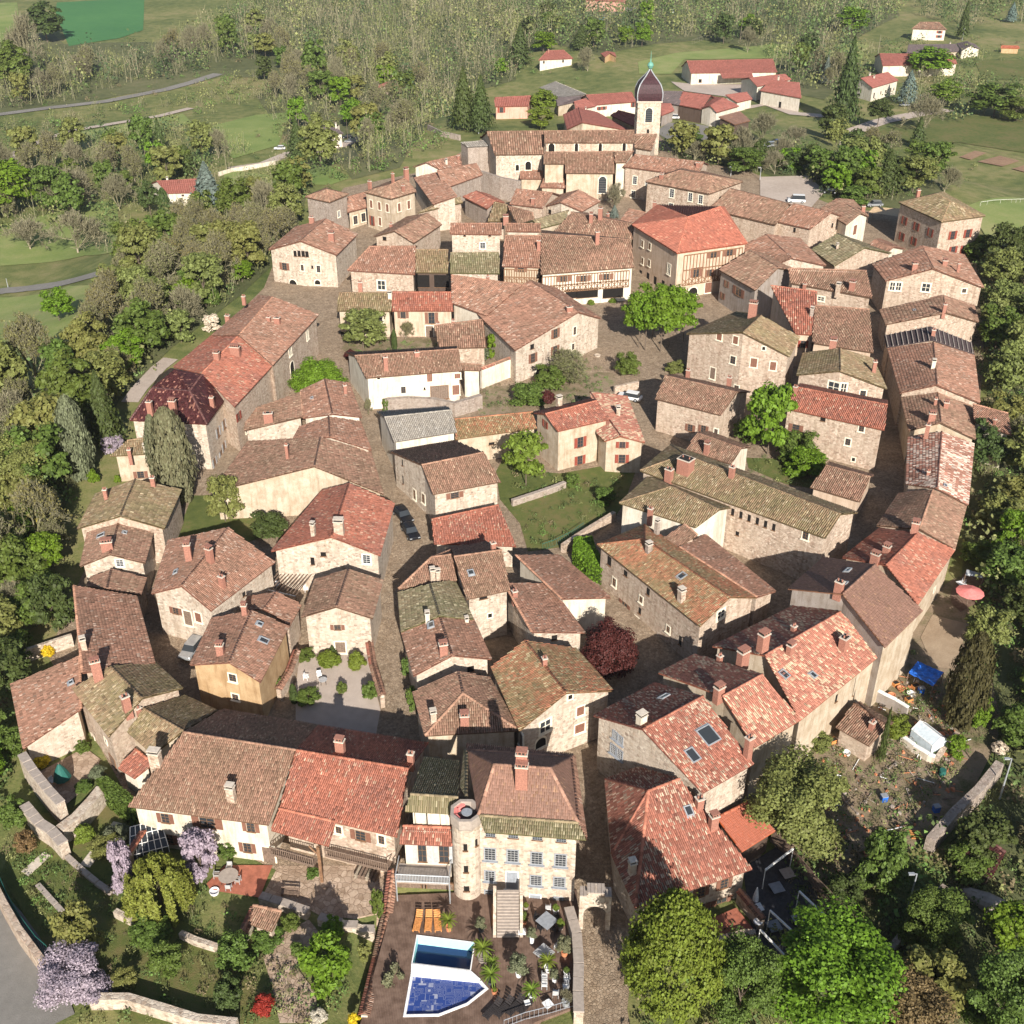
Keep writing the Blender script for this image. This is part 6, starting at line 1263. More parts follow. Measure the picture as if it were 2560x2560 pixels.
# hedges clipped square
def hedge(label, t, P, h, mat='leaf_bright'):
    W = [unp(*px(t, P[i], P[i+1])) for i in range(0, len(P), 2)]; c = np.mean(W, 0); e = empty('hedge', tuple(c), label, 'hedge'); rng = np.random.default_rng(3); C = []; N = []; m = len(W)
    A = [w[:2] - c[:2] for w in W]; mn = np.min(A, 0); mx = np.max(A, 0); n = int(min(24000, max(2500, (mx - mn).prod() * 60)))
    while len(C) < n * .5:
        q = rng.uniform(mn, mx)
        if in_poly(A, *q): C.append((*q, h + rng.normal(0, .04))); N.append((0, 0, 1))
    for i in range(m):
        d = A[(i+1) % m] - A[i]; L = np.hypot(*d)
        for _ in range(int(n * .5 * L / sum(np.hypot(*(A[(k+1) % m] - A[k])) for k in range(m)))): u = rng.random(); q = A[i] + d * u; C.append((*q, rng.uniform(0, h))); N.append((d[1] / L, -d[0] / L, .2))
    V, Q = leaf_quads(np.array(C), np.array(N), .13, rng); link('foliage', mesh_np('foliage', V, Q), MATS[mat], e)
    co = MB(); co.prism(poly_inset([tuple(a) for a in A], .15), -.5, h - .12); co.build('stems', MATS['leaf_dark'], e)
hedge('tall square clipped hedge beside the tall stone house', '22', (455,400,470,290,600,290,620,370,672,460,672,560,560,500,470,420), 2.4)
hedge('long clipped hedge dropping along the white house end', '30', (755,200,830,170,1050,350,1060,470,960,420,800,280), 2.2, 'leaf_green')

# ------------------------------------------------------------------ scattered woods
rngS = np.random.default_rng(21)
def clear(x, y, m=0.0):
    for Fp in FOOT:
        c = np.mean(Fp, 0)
        if abs(c[0] - x) < 30 and abs(c[1] - y) < 30:
            if in_poly(Fp, x, y): return False
            if m and in_poly([(c[0] + (p[0]-c[0]) * (1 + m), c[1] + (p[1]-c[1]) * (1 + m)) for p in Fp], x, y): return False
    return True
KEEP = []                                                    # roads and open ground kept free
def keep(t, P): KEEP.append([tuple(unp(*px(t, P[i], P[i+1]))[:2]) for i in range(0, len(P), 2)])
keep('00', (-100,1300,0,1160,200,1060,640,930,900,880,1440,790,1440,880,900,980,640,1030,200,1200,0,1330)); keep('00', (-200,900,0,845,800,745,1450,600,1450,660,800,800,0,900))
keep('10', (-200,340,430,190,1050,20,1050,110,430,270,-200,360)); keep('03', (600,980,1150,830,1150,900,620,1040)); keep('02', (1120,640,1850,780,1870,1090,1500,1130,1120,1130)); keep('02', (1200,600,2050,620,2050,760,1300,710)); keep('03', (-60,1330,300,1320,430,1450,300,1600,-60,1500))
keep('23', (1100,330,1680,330,1650,760,1480,900,1480,1250,1100,1250)); keep('01', (-100,1250,480,1130,820,1020,820,1070,480,1200,-100,1290)); keep('00', (1200,1460,1500,1450,1500,1560,1250,1600)); keep('01', (330,900,820,960,840,1150,700,1290,330,1290)); keep('03', (650,660,1000,600,1000,770,680,800)); keep('03', (-60,740,430,690,430,860,-60,850)); keep('02', (330,960,950,780,950,990,330,1010))
def scatter(t, P, n, kinds, size, lab, group, asp=(1.0, 1.5), individually=True, out=None):
    W = [tuple(unp(*px(t, P[i], P[i+1]))[:2]) for i in range(0, len(P), 2)]; mn = np.min(W, 0); mx = np.max(W, 0); Wm = np.array(W)
    m = n * 14; X = rngS.uniform(mn[0], mx[0], m); Y = rngS.uniform(mn[1], mx[1], m); WW = rngS.uniform(size[0], size[1], m); ok = inside(Wm, X, Y)
    for q in KEEP: ok &= ~inside(np.array(q), X, Y)
    X, Y, WW = X[ok], Y[ok], WW[ok]; got = []; gx = np.empty(n + 1); gy = np.empty(n + 1); gw = np.empty(n + 1); k = 0
    for x, y, w in zip(X, Y, WW):
        if k >= n: break
        if k and ((x - gx[:k])**2 + (y - gy[:k])**2 < (.34 * (w + gw[:k]))**2).any(): continue
        if not clear(x, y, .25): continue
        gx[k], gy[k], gw[k] = x, y, w; k += 1
    Z = terr(gx[:k], gy[:k]) if k else []
    Q = [pq(gx[i], gy[i], Z[i]) for i in range(k)]
    xs = np.argsort(np.argsort([q[0] for q in Q])) if k else []; ys = np.argsort(np.argsort([q[1] for q in Q])) if k else []
    for i in range(k):
        x, y, w, z = gx[i], gy[i], gw[i], Z[i]; h = w * rngS.uniform(*asp); kd = kinds[rngS.integers(0, len(kinds))]
        if individually:
            if KINDS[kd][0] in ('cone', 'column'): h *= 1.15; w *= .7
            f = (w - size[0]) / (size[1] - size[0]); sz_ = 'small' if f < .34 else 'middling' if f < .67 else 'large'
            co = ('far left', 'left', 'centre', 'right', 'far right')[min(4, int(5 * xs[i] / k))]; ro = ('topmost', 'upper', 'middle', 'lower', 'lowest')[min(4, int(5 * ys[i] / k))]
            plant(kd, x, y, z, w, h, '%s %s, %s %s part, %s' % (sz_, KW[kd], ro, co, lab), group=group, res=1 if pxm(x, y, z) * w > 90 else 0)
        else: out.append((kd, x, y, z, w, h))
KW = {'bare': 'bare pale tree', 'budding': 'thinly budding tree', 'olive': 'yellowish green tree', 'green': 'mid green tree', 'bright': 'fresh green tree', 'dark': 'dark green tree', 'spruce': 'pointed spruce', 'brown': 'brownish tree', 'lime': 'lime green tree', 'blue': 'blue green conifer'}
def inside(P, x, y):
    c = np.zeros(len(x), bool)
    for i in range(len(P)):
        a, b = P[i-1], P[i]
        if a[1] != b[1]: c ^= ((a[1] > y) != (b[1] > y)) & (x < (b[0]-a[0]) * (y-a[1]) / (b[1]-a[1]) + a[0])
    return c
def pq(x, y, z): c, s = math.cos(PITCH), math.sin(PITCH); d = y * c + (CAM_H - z) * s; return x / d, (-(z - CAM_H) * c - y * s) / d
L_ = lambda pl: pl
scatter('S', (-40,1010,130,940,250,810,340,650,450,570,620,530,770,480,725,600,600,720,430,860,300,990,215,1150,150,1300,60,1440,-40,1500), 90, ['budding','bare','olive','budding','green','budding','olive'], (6, 11), L_('wooded slope west of the village'), 'trees on the slope west of the village', (.9, 1.3))
scatter('S', (-40,300,170,180,500,130,640,60,800,180,1100,300,1180,340,950,300,700,230,540,150,300,200,0,290), 26, ['bare','budding','bare','green','budding','olive','dark'], (9, 14), L_('wood above the gravel track'), 'trees in the wood above the gravel track', (1.0, 1.5))
scatter('S', (-60,450,130,380,430,370,560,380,560,430,420,520,290,570,120,560,-60,600), 34, ['bare','budding','green','olive','bright','spruce'], (7, 12), L_('hollow near the bungalow'), 'trees in the hollow near the bungalow', (1.0, 1.4))
scatter('S', (640,240,900,150,1060,230,1000,420,880,440,700,500,760,440,800,360,700,330), 26, ['budding','bare','olive','green','budding','bright'], (8, 13), L_('grove between villa and church'), 'trees between villa and church', (.9, 1.4))
scatter('S', (1280,60,1700,60,1880,100,1880,140,1700,110,1500,130,1300,130), 8, ['green','bare','dark','olive','bright'], (9, 13), L_('trees behind the bungalow'), 'trees behind the bungalow', (.9, 1.4))
scatter('S', (1660,385,1900,395,2140,430,2230,520,2080,500,1900,440,1700,400), 20, ['green','olive','bright','bare','dark'], (6, 10), L_('bank above the car park'), 'trees east of the church', (.8, 1.2))
scatter('S', (2060,340,2300,360,2360,480,2300,540,2230,500,2120,420), 12, ['olive','budding','dark','spruce','green'], (7, 11), L_('trees behind the shuttered house'), 'trees behind the shuttered house', (.8, 1.2))
scatter('S', (2450,640,2600,640,2600,1600,2440,1500,2430,1200,2480,1000), 26, ['olive','green','budding','dark','olive'], (6, 10), L_('slope under the east ramparts'), 'trees under the east ramparts', (.8, 1.2))
scatter('S', (2440,1500,2640,1500,2640,2600,2300,2600,2330,2300,2500,2100,2480,1800,2400,1640), 13, ['green','olive','dark','budding','olive'], (4, 6.5), L_('shady lower right gardens'), 'trees in the lower right gardens', (.8, 1.2))
scatter('S', (-60,1380,140,1300,160,1470,50,1650,0,1950,-60,2000), 16, ['green','olive','dark','bright','budding'], (4.5, 7.5), L_('gardens at the left edge'), 'trees along the left edge', (.8, 1.2))
scatter('S', (1850,90,2000,130,2160,170,2120,260,2000,240,1900,170), 8, ['bare','olive','green','budding','dark'], (8, 12), L_('trees beside the farmyard'), 'trees beside the farmyard', (.9, 1.4))
# single far trees
T('blue', '00', 1590, 1640, 1225, 350, 'large blue grey cedar beside the coral roofed bungalow'); T('darkcypress', '00', 1255, 1660, 1420, 90, 'dark column conifer left of the blue cedar'); T('dark', '00', 1140, 1640, 1370, 170, 'bushy dark conifer left of the bungalow'); T('spruce', '00', 1420, 1330, 1090, 240, 'broad dark conifer behind the bungalow')
T('bare', '00', 520, 1600, 1230, 450, 'big bare pale tree in the west meadow'); T('bare', '00', 590, 1930, 1560, 480, 'spreading bare tree at the meadow edge'); T('bright', '00', 120, 1650, 1230, 420, 'massive green tree at the left edge'); T('bare', '00', 230, 1900, 1640, 420, 'low wide bare tree in the west meadow')
T('bare', '00', 245, 640, 50, 330, 'tall bare tree beside the green field'); T('green', '00', 130, 700, 330, 330, 'round green tree left of the tall bare one'); T('dark', '00', 360, 330, 30, 330, 'dark clump of a tree inside the green field'); T('bare', '00', 1650, 1200, 960, 200, 'slender bare tree beside the roadside wall')
T('bright', '01', 725, 985, 760, 180, 'bright green tree right of the slate roofed villa'); T('spruce', '01', 325, 1240, 890, 210, 'tall dark spruce left of the slate roofed villa'); T('spruce', '01', 430, 1230, 1020, 110, 'small spruce in front of the slate roofed villa')
T('spruce', '01', 1570, 990, 510, 250, 'left tall brown green spruce behind the bastion'); T('spruce', '01', 1700, 1010, 570, 230, 'right tall brown green spruce behind the bastion'); T('bright', '01', 1850, 590, 440, 110, 'small round tree by the curving white path')
T('lime', '02', 235, 880, 680, 220, 'upper lime green tree before the pink house'); T('lime', '02', 215, 985, 820, 220, 'lower lime green tree before the pink house'); T('spruce', '02', 500, 1475, 1265, 130, 'pointed conifer in front of the church'); T('bare', '02', 780, 1600, 1370, 220, 'bare reddish tree below the church'); T('blue', '02', 770, 1650, 1550, 100, 'small blue green conifer among the roofs')
T('green', '02', 1330, 1150, 980, 230, 'green tree right of the church tower'); T('green', '02', 1750, 1340, 1120, 300, 'big green tree above the hipped stone house'); T('bare', '02', 1880, 1100, 830, 340, 'bare tree right of the workshop'); T('bright', '02', 860, 350, 200, 140, 'left dark green tree of the pair at the meadow top'); T('bright', '02', 980, 355, 175, 150, 'right green tree of the pair at the meadow top'); T('bright', '02', 235, 400, 240, 200, 'light green tree behind the red roofed bungalow'); T('spruce', '02', 60, 500, 180, 210, 'dark spruce left of the red roofed bungalow'); T('spruce', '02', 520, 380, 190, 190, 'dark spruce right of the bungalow'); T('bare', '02', 570, 540, 340, 190, 'bare pale tree right of the bungalow'); T('spruce', '02', 1560, 240, 90, 110, 'dark conifer at the top near the pole'); T('bright', '02', 1780, 290, 110, 180, 'light green tree beside the tall pole')
T('spruce', '03', 560, 960, 285, 280, 'very tall dark spruce before the white chalet'); T('spruce', '03', 490, 1060, 780, 200, 'lower spruce at the foot of the tall one'); T('blue', '03', 430, 640, 420, 95, 'small blue spruce beside the tall dark one'); T('dark', '03', 820, 985, 750, 210, 'pine in front of the white chalet', base=.35)
T('bare', '03', 1165, 1010, 690, 340, 'big bare tree on the sunny meadow'); T('blue', '03', 1045, 790, 530, 200, 'blue cedar right of the white chalet'); T('bright', '03', 1200, 600, 420, 380, 'bright green tree over the long red barn'); T('lime', '03', 1330, 800, 610, 270, 'lime green round tree behind the bare one'); T('spruce', '03', 1460, 300, 10, 120, 'dark spruce at the top right by the grey bungalow'); T('blue', '03', 1830, 170, 20, 110, 'blue grey conifer at the top right corner')
T('bright', '03', 620, 260, 60, 260, 'large green tree left of the white two storey house'); T('green', '03', 1700, 900, 720, 420, 'dark green hedge tree at the right edge'); T('green', '03', 1860, 930, 760, 300, 'dark bushy tree in the right edge hedge'); T('olive', '03', 1090, 1480, 1180, 330, 'golden olive tree behind the red shuttered house'); T('spruce', '03', 880, 1480, 1140, 300, 'wide dark conifer behind the red shuttered house'); T('bare', '03', 1330, 1460, 1240, 260, 'grey bare tree right of the golden olive one'); T('green', '03', 480, 1440, 1250, 200, 'green tree beside the car park'); T('bright', '03', 170, 1300, 1120, 230, 'bright bush tree above the car park', base=.02); T('green', '03', 660, 1560, 1440, 240, 'green bush behind the white gabled house', shrub=True); T('bare', '03', 190, 1120, 940, 260, 'low bare tree beside the parked blue car')
T('green', '03', 1600, 2000, 1850, 330, 'dark tree at the wall of the red shuttered house', base=.02)
# far woods and undergrowth: uncountable masses
def mass(name, label, cat, items, leafn, size):
    Vs = []; Qs = []; T_ = []; o = 0; rng = np.random.default_rng(5)
    tone = {'bare': (.19, .17, .10), 'budding': (.15, .16, .06), 'olive': (.155, .165, .06), 'green': (.085, .125, .038), 'bright': (.10, .17, .04), 'dark': (.05, .078, .03), 'brown': (.15, .12, .065)}
    for kd, x, y, z, w, h in items:
        n = leafn; tw = kd in ('bare', 'budding'); d = rng.normal(0, 1, (n, 3)); d /= np.linalg.norm(d, axis=1)[:, None]; d[:, 2] = abs(d[:, 2])
        lob = 1 + .3 * np.sin(d[:, 0] * 5 + x) * np.cos(d[:, 1] * 5 + y); C = np.array([x, y, z + h * (.12 if tw else .1)]) + d * lob[:, None] * np.array([w / 2, w / 2, h * .82]) * rng.uniform(.6 if tw else .6, 1.0, (n, 1))
        if tw:                                               # long thin upward sprays stand for the bare branches
            a = d * .5 + [0, 0, .9] + rng.normal(0, .25, (n, 3)); a /= np.linalg.norm(a, axis=1)[:, None]; b = np.cross(a, rng.normal(0, 1, (n, 3))); b /= np.linalg.norm(b, axis=1)[:, None]
            la = np.where(rng.random((n, 1)) < .45, 2.2, .55); a = a * size * w * la; b = b * size * w * np.where(la > 1, .16, .5); q = 3; C[:q] = np.array([x, y, z + h * .36]) + rng.normal(0, .12 * w, (q, 3)) * [1, 1, .2]; a[:q] = np.array([0, 0, h * .34]) + rng.normal(0, .05 * h, (q, 3)); b[:q] = [.009 * w, 0, 0]; V = np.stack([C - a - b, C - a + b, C + a + b * .4, C + a - b * .4], 1).reshape(-1, 3); Q = np.arange(n * 4).reshape(-1, 4)
        else: V, Q = leaf_quads(C, d, size * w * .8, rng)
        Vs.append(V); Qs.append(Q + o); o += len(V); tt = np.array(tone[kd]) * rng.uniform(.6, 1.4, (n, 1)) * rng.uniform(.75, 1.25)
        if tw: tt[:3] = (.20, .185, .115)
        T_.append(tt)
    if 'mass_leaf' not in MATS:
        t = NT('mass_leaf'); a = t.n('Attribute', attribute_name='tint'); t.col(a.outputs['Vector']); t.b.inputs['Roughness'].default_value = .7
    me = mesh_np(name, np.concatenate(Vs), np.concatenate(Qs), np.concatenate(T_)); tag(link(name, me, MATS['mass_leaf']), label, cat, kind='stuff')
out = []; FK = ['bare','budding','bare','green','olive','budding','dark','budding']
scatter('S', (0,140,60,130,130,150,200,165,330,160,430,120,500,80,590,40,640,20,640,-80,1250,-80,1290,80,1290,200,1180,230,1180,330,1000,260,700,140,560,160,480,190,300,220,0,290), 1500, FK, (6.5, 15), '', '', (1.0, 1.5), False, out)
scatter('S', (-60,410,200,350,420,320,560,330,640,380,560,440,420,540,290,590,120,580,-60,620), 110, ['bare','budding','green','olive','budding','dark'], (6, 10), '', '', (.8, 1.2), False, out)
scatter('S', (-60,330,100,290,420,250,640,180,700,230,560,290,430,290,160,330,-60,420), 70, ['bare','budding','green','olive','budding','bright'], (4, 8), '', '', (.6, 1.0), False, out)
scatter('S', (640,240,900,130,1120,200,1060,330,1000,420,880,450,760,420,700,330), 170, ['budding','bare','olive','green','budding','budding'], (6, 10), '', '', (.9, 1.3), False, out)
scatter('S', (1250,-80,2200,-80,2250,40,2120,110,2150,180,2060,250,1960,230,1900,120,1760,100,1640,110,1500,140,1380,110,1290,150,1250,100), 900, ['green','bare','dark','olive','budding','green'], (8, 14), '', '', (1.0, 1.4), False, out)
scatter('S', (1640,380,1900,385,2100,400,2240,500,2080,500,1900,440,1700,400), 110, ['green','olive','bare','dark','budding'], (4, 8), '', '', (.7, 1.0), False, out)
scatter('S', (2150,-80,2640,-80,2640,60,2500,60,2420,90,2300,40), 160, ['green','bare','dark'], (8, 13), '', '', (1.0, 1.4), False, out)
scatter('S', (2330,180,2640,230,2640,330,2480,290,2340,250), 60, ['green','dark','olive','green'], (5, 9), '', '', (.8, 1.1), False, out)
scatter('S', (-60,-80,360,-80,350,-5,-60,-5), 60, ['green','bare','dark'], (8, 12), '', '', (1.0, 1.4), False, out)
scatter('S', (-40,1010,130,940,250,810,340,650,450,570,620,530,770,480,725,600,600,720,430,860,300,990,215,1150,150,1300,60,1440,-40,1500), 420, ['budding','bare','olive','budding','green'], (4.5, 8), '', '', (.8, 1.2), False, out)
scatter('S', (2440,620,2640,600,2640,1620,2440,1500,2430,1200,2480,1000), 150, ['olive','green','budding','green','olive'], (3.5, 7), '', '', (.7, 1.1), False, out)
scatter('S', (380,500,640,440,760,400,900,420,760,480,640,600,480,640,330,660,230,640), 90, ['budding','bare','olive','green','budding'], (4, 8), '', '', (.8, 1.2), False, out)
scatter('S', (700,400,1080,330,1150,350,950,430,850,450,740,480,640,560,640,470), 90, ['green','olive','bright','budding'], (3, 6), '', '', (.7, 1.1), False, out)
scatter('S', (2050,110,2450,110,2500,320,2340,300,2180,280,2050,260), 55, ['green','dark','olive','bare','budding'], (6, 10), '', '', (.8, 1.3), False, out)
mass('far_wood', 'mixed bare and green wood covering the hillsides', 'wood', out, 70, .048)
out = []
U = ['olive', 'green', 'budding', 'brown', 'green', 'bright']
for P, n in (((-40,1010,130,940,250,810,340,650,450,570,620,530,770,480,725,600,600,720,430,860,300,990,215,1150,150,1300,60,1440,-40,1500), 300), ((-40,260,170,190,500,150,640,120,900,330,1180,300,1180,360,950,400,700,350,560,240,300,260,0,300), 200),
             ((640,330,900,260,1060,300,1000,420,880,450,700,520,640,460), 150), ((-60,450,130,380,430,370,560,400,420,520,290,570,-60,600), 90), ((1640,330,1900,350,2300,400,2360,500,2230,520,2080,490,1900,430,1700,400), 150), ((2440,640,2600,640,2600,1600,2440,1500,2400,1300), 260),
             ((2400,1480,2640,1500,2640,2620,2200,2620,2200,2300,2480,2100,2500,1800), 420), ((1600,2350,2000,2330,2150,2400,2300,2620,1600,2620), 120), ((-60,1300,140,1200,160,1470,50,1650,0,1950,-60,2200), 150), ((2080,60,2560,100,2560,160,2400,150,2300,60), 30), ((1280,130,1500,150,1450,220,1280,200), 30), ((2050,330,2330,380,2400,330,2460,460,2300,520), 60),
             ((1950,2130,2150,2160,2480,2000,2500,2300,2300,2560,2150,2400,2000,2300), 220)):
    scatter('S', P, n, U, (1.2, 3.6), '', '', (.5, .9), False, out)
for P, n in (((20,2150,330,2220,640,2350,640,2560,200,2560), 90), ((1960,2000,2200,1700,2420,1500,2500,1800,2250,2100,2080,2300,1960,2200), 480), ((640,2420,800,2400,860,2560,640,2560), 30), ((1270,1160,1450,1190,1580,1170,1540,1270,1400,1360,1320,1370), 90), ((1190,960,1500,920,1530,960,1480,1010,1200,1040), 110), ((860,850,1130,845,1110,880,880,885), 40), ((1880,1140,2060,1160,2030,1220,1870,1190), 40), ((0,2100,60,2120,330,2240,300,2300,100,2280), 50), ((430,2200,700,2300,900,2330,880,2540,640,2560,430,2400), 60)):
    scatter('S', P, n, U, (.5, 1.6), '', '', (.5, .9), False, out)
mass('undergrowth', 'tangled low bushes and scrub covering slopes and gardens', 'undergrowth', out, 58, .062)
# ------------------------------------------------------------------ cars
def carmesh(kind, col):
    key = ('car', kind, col)
    if key in CACHE: return CACHE[key]
    L, W, Hh, hood, cab0, cab1 = {'car': (4.2, 1.75, 1.45, .85, .25, .92), 'van': (4.5, 1.85, 1.95, 1.0, .16, .99), 'black': (4.4, 1.8, 1.45, .85, .3, .85)}[kind]
    def loft(secs, m, mi=0):                                 # secs: (x, half width, z0, z1) cross-sections with chamfered shoulders
        V = []; F = []
        for x, w, z0, z1 in secs: V += [(x, -w*.92, z0), (x, -w, z0 + (z1-z0)*.3), (x, -w, z0 + (z1-z0)*.75), (x, -w*.86, z1), (x, w*.86, z1), (x, w, z0 + (z1-z0)*.75), (x, w, z0 + (z1-z0)*.3), (x, w*.92, z0)]
        n = len(secs)
        for i in range(n - 1):
            for k in range(8): F.append((i*8+k, (i+1)*8+k, (i+1)*8+(k+1) % 8, i*8+(k+1) % 8))
        F += [tuple(range(8)), tuple(range((n-1)*8, n*8))[::-1]]; m.add(V, F, mi)
    b = MB(); h = hood * .95; w = W / 2; loft([(-L/2, w*.82, .35, h*.75), (-L/2+.12, w*.95, .25, h*.92), (-L*.25, w, .22, h), (L*.3, w, .22, h), (L/2-.12, w*.96, .25, h*.97), (L/2, w*.85, .35, h*.8)], b)
    x0 = -L/2 + L * cab0; x1 = -L/2 + L * cab1; loft([(x0 + .5, w*.74, Hh - .05, Hh), (x0 + .8, w*.76, Hh - .05, Hh + .02), (x1 - .5, w*.76, Hh - .05, Hh + .02), (x1 - .25, w*.72, Hh - .06, Hh)], b)
    g_ = MB(); V = []
    for x, ww, z in ((x0, w*.93, h-.03), (x0 + .55, w*.74, Hh-.03), (x1 - .28, w*.74, Hh-.03), (x1, w*.9, h-.03)): V += [(x, -ww, z), (x, ww, z)]
    g_.add(V, [(0, 1, 3, 2), (2, 3, 5, 4), (4, 5, 7, 6), (0, 2, 4, 6), (1, 7, 5, 3)])
    wl = MB(); wl.lathe([(.18, -.11), (.33, -.11), (.33, .11), (.18, .11)], 0, 14); wl.lathe([(.17, -.12), (.17, .12)], 1, 10)
    l = MB(); l.box((0, 0, 0), (.06, .32, .14)); CACHE[key] = (b.mesh('body'), g_.mesh('glass'), wl.mesh('wheel'), l.mesh('headlight'), L, W); return CACHE[key]
for n_, c_ in (('black', (.012, .012, .014)), ('white', (.75, .75, .74)), ('silver', (.42, .43, .44)), ('blue', (.03, .07, .30)), ('sky', (.05, .42, .65)), ('beige', (.5, .47, .4))): plain('paint_' + n_, c_, .25, .0 if n_ != 'silver' else .5, .02, spec=.6)
def CAR(label, t, x, y, ang, col='white', kind='car', name='parked_car'):
    p = unp(*px(t, x, y), .1); B, G_, Wh, Hl, L, W = carmesh(kind, col); e = empty(name, (p[0], p[1], p[2] + .12), label, 'van' if kind == 'van' else 'car', 'cars parked in and around the village'); e.rotation_euler = (0, 0, math.radians(ang))
    link('body', B, MATS['paint_' + col], e); link('windows', G_, MATS['glass_dark'], e)
    for sx in (-.31, .31):
        for sy in (-1, 1): o = link('wheel', Wh, [MATS['tyre'], MATS['zinc']], e); o.location = (L * sx, sy * (W/2 - .1), .33); o.rotation_euler = (math.pi/2, 0, 0)
    for sy in (-1, 1): o = link('headlight', Hl, MATS['zinc'], e); o.location = (-L/2 + .02, sy * W * .33, .62)
CAR('upper of the two black cars parked in the cobbled lane', '21', 1112, 50, 118, 'black', 'black'); CAR('lower of the two black cars parked in the cobbled lane', '21', 1168, 175, 112, 'black', 'black')
CAR('white car parked behind the pale yellow house', '12', 888, 1085, -25, 'white'); CAR('white van in the car park east of the church', '03', 212, 1530, -8, 'white', 'van', 'parked_van')
CAR('silver car beside the slate roofed villa', '01', 710, 1078, 0, 'silver'); CAR('dark car behind the silver one at the slate roofed villa', '01', 690, 1045, 0, 'black'); CAR('beige car on the turning place above the villa', '01', 790, 1010, 120, 'beige')
CAR('white car in the yard left of the dark spruce', '01', 180, 1130, 5, 'white'); CAR('sky blue car at the top of the photo', '02', 687, 155, 12, 'sky'); CAR('dark car beside the sky blue one', '02', 735, 142, 10, 'black')
CAR('white car in the yard by the workshop', '02', 1215, 898, -10, 'white'); CAR('silver car at the edge of the workshop yard', '02', 1180, 885, 60, 'silver'); CAR('white van among trees at the top', '02', 1208, 100, 80, 'white', 'van', 'parked_van')
CAR('silver car on the gravel before the white chalet', '03', 1030, 802, 15, 'silver'); CAR('silver car below the low bare tree', '03', 15, 1110, 20, 'silver'); CAR('blue car below the low bare tree', '03', 68, 1092, 20, 'blue'); CAR('black car at the hedge of the car park', '03', 465, 1460, -15, 'black'); CAR('silver car under the beige shade sail', '03', 800, 1560, 5, 'silver')
CAR('white and grey car hidden in the shadow by the outside stair', '20', 1455, 1060, 75, 'silver')

# ------------------------------------------------------------------ terrace furniture
def at(t, x, y, z=None): return at_z(*px(t, x, y), z) if z is not None else unp(*px(t, x, y))
def shared(label, cat, name, p, rz, parts, group=None, s=1.0):
    e = empty(name, tuple(p), label, cat, group); e.rotation_euler = (0, 0, rz); e.scale = (s, s, s)
    for n, me, m in parts: link(n, me, MATS[m] if isinstance(m, str) else m, e)
    return e
def lounger_parts(m):
    if ('lg', m) not in CACHE:
        R = []; 
        for i in range(9): b = MB(); b.box((0, -.75 + i * .16, .34), (.62, .13, .05)); R.append(('slat', b.mesh('slat'), m))
        for i in range(4): b = MB(); a = .62; b.add([(-.31, .68 + i*.15, .36 + i*.10), (.31, .68 + i*.15, .36 + i*.10), (.31, .8 + i*.15, .44 + i*.10), (-.31, .8 + i*.15, .44 + i*.10)], [(0, 1, 2, 3)]); R.append(('slat', b.mesh('slat'), m))
        b = MB(); b.box((-.3, 0, .3), (.05, 1.7, .08)); b.box((.3, 0, .3), (.05, 1.7, .08)); R.append(('frame', b.mesh('frame'), m))
        for sx in (-.28, .28):
            for sy in (-.7, .6): b = MB(); b.box((sx, sy, .13), (.06, .06, .27)); R.append(('leg', b.mesh('leg'), m))
        CACHE[('lg', m)] = R
    return CACHE[('lg', m)]
Z0 = .34
for i, (x, y, l) in enumerate(((1220, 1190, 'leftmost of three orange wooden loungers above the pool'), (1302, 1190, 'middle one of three orange wooden loungers above the pool'), (1372, 1190, 'rightmost of three orange wooden loungers above the pool'))): shared(l, 'sun lounger', 'sun_lounger', at('31', x, y, Z0), .12 * (i - 1), lounger_parts('teak'), 'orange loungers by the pool')
shared('single orange wooden lounger beside the stone staircase', 'sun lounger', 'sun_lounger', at('31', 1805, 1150, Z0), 0, lounger_parts('teak'))
for i, l in enumerate(('leftmost of four black loungers at the bottom of the deck', 'second from left of four black loungers at the bottom', 'third from left of four black loungers at the bottom', 'rightmost of four black loungers at the bottom')): shared(l, 'sun lounger', 'sun_lounger', at('31', 1775 + i * 85, 1850 - i * 12, Z0), -.7, lounger_parts('dark_fabric'), 'black loungers at the deck end')
def chair_parts(m, c):
    k = ('chr', m, c)
    if k not in CACHE:
        R = []; b = MB(); b.box((0, 0, .44), (.5, .5, .07)); R.append(('seat', b.mesh('seat'), c)); b = MB(); b.box((0, .24, .7), (.5, .05, .45)); R.append(('backrest', b.mesh('backrest'), m))
        for sx in (-.24, .24):
            for sy in (-.22, .24): b = MB(); b.box((sx, sy, .2), (.045, .045, .42)); R.append(('leg', b.mesh('leg'), m))
            b = MB(); b.box((sx, 0, .62), (.05, .5, .05)); R.append(('armrest', b.mesh('armrest'), m))
        CACHE[k] = R
    return CACHE[k]
def table_parts(m, r, rnd=False, h=.74):
    k = ('tbl', m, r, rnd, h)
    if k not in CACHE:
        b = MB(); (b.lathe([(r, 0), (r, .04)], 0, 20, (0, 0, h - .04)) if rnd else b.box((0, 0, h - .03), (r * 2, r * 2, .05))); R = [('tabletop', b.mesh('tabletop'), m)]
        for sx in (-1, 1):
            for sy in (-1, 1): b = MB(); b.bar((sx * r * .62, sy * r * .62, 0), (sx * r * .5, sy * r * .5, h - .05), .03); R.append(('leg', b.mesh('leg'), 'black_metal'))
        CACHE[k] = R
    return CACHE[k]
def table(label, t, x, y, m, r, rnd=False, z=None, h=.74, rz=.3): shared(label, 'table', 'table', at(t, x, y, z), rz, table_parts(m, r, rnd, h))
def chairs(t, L, m, c, z, group):
    for x, y, a, l in L: shared(l, 'chair', 'garden_chair', at(t, x, y, z), a, chair_parts(m, c), group)
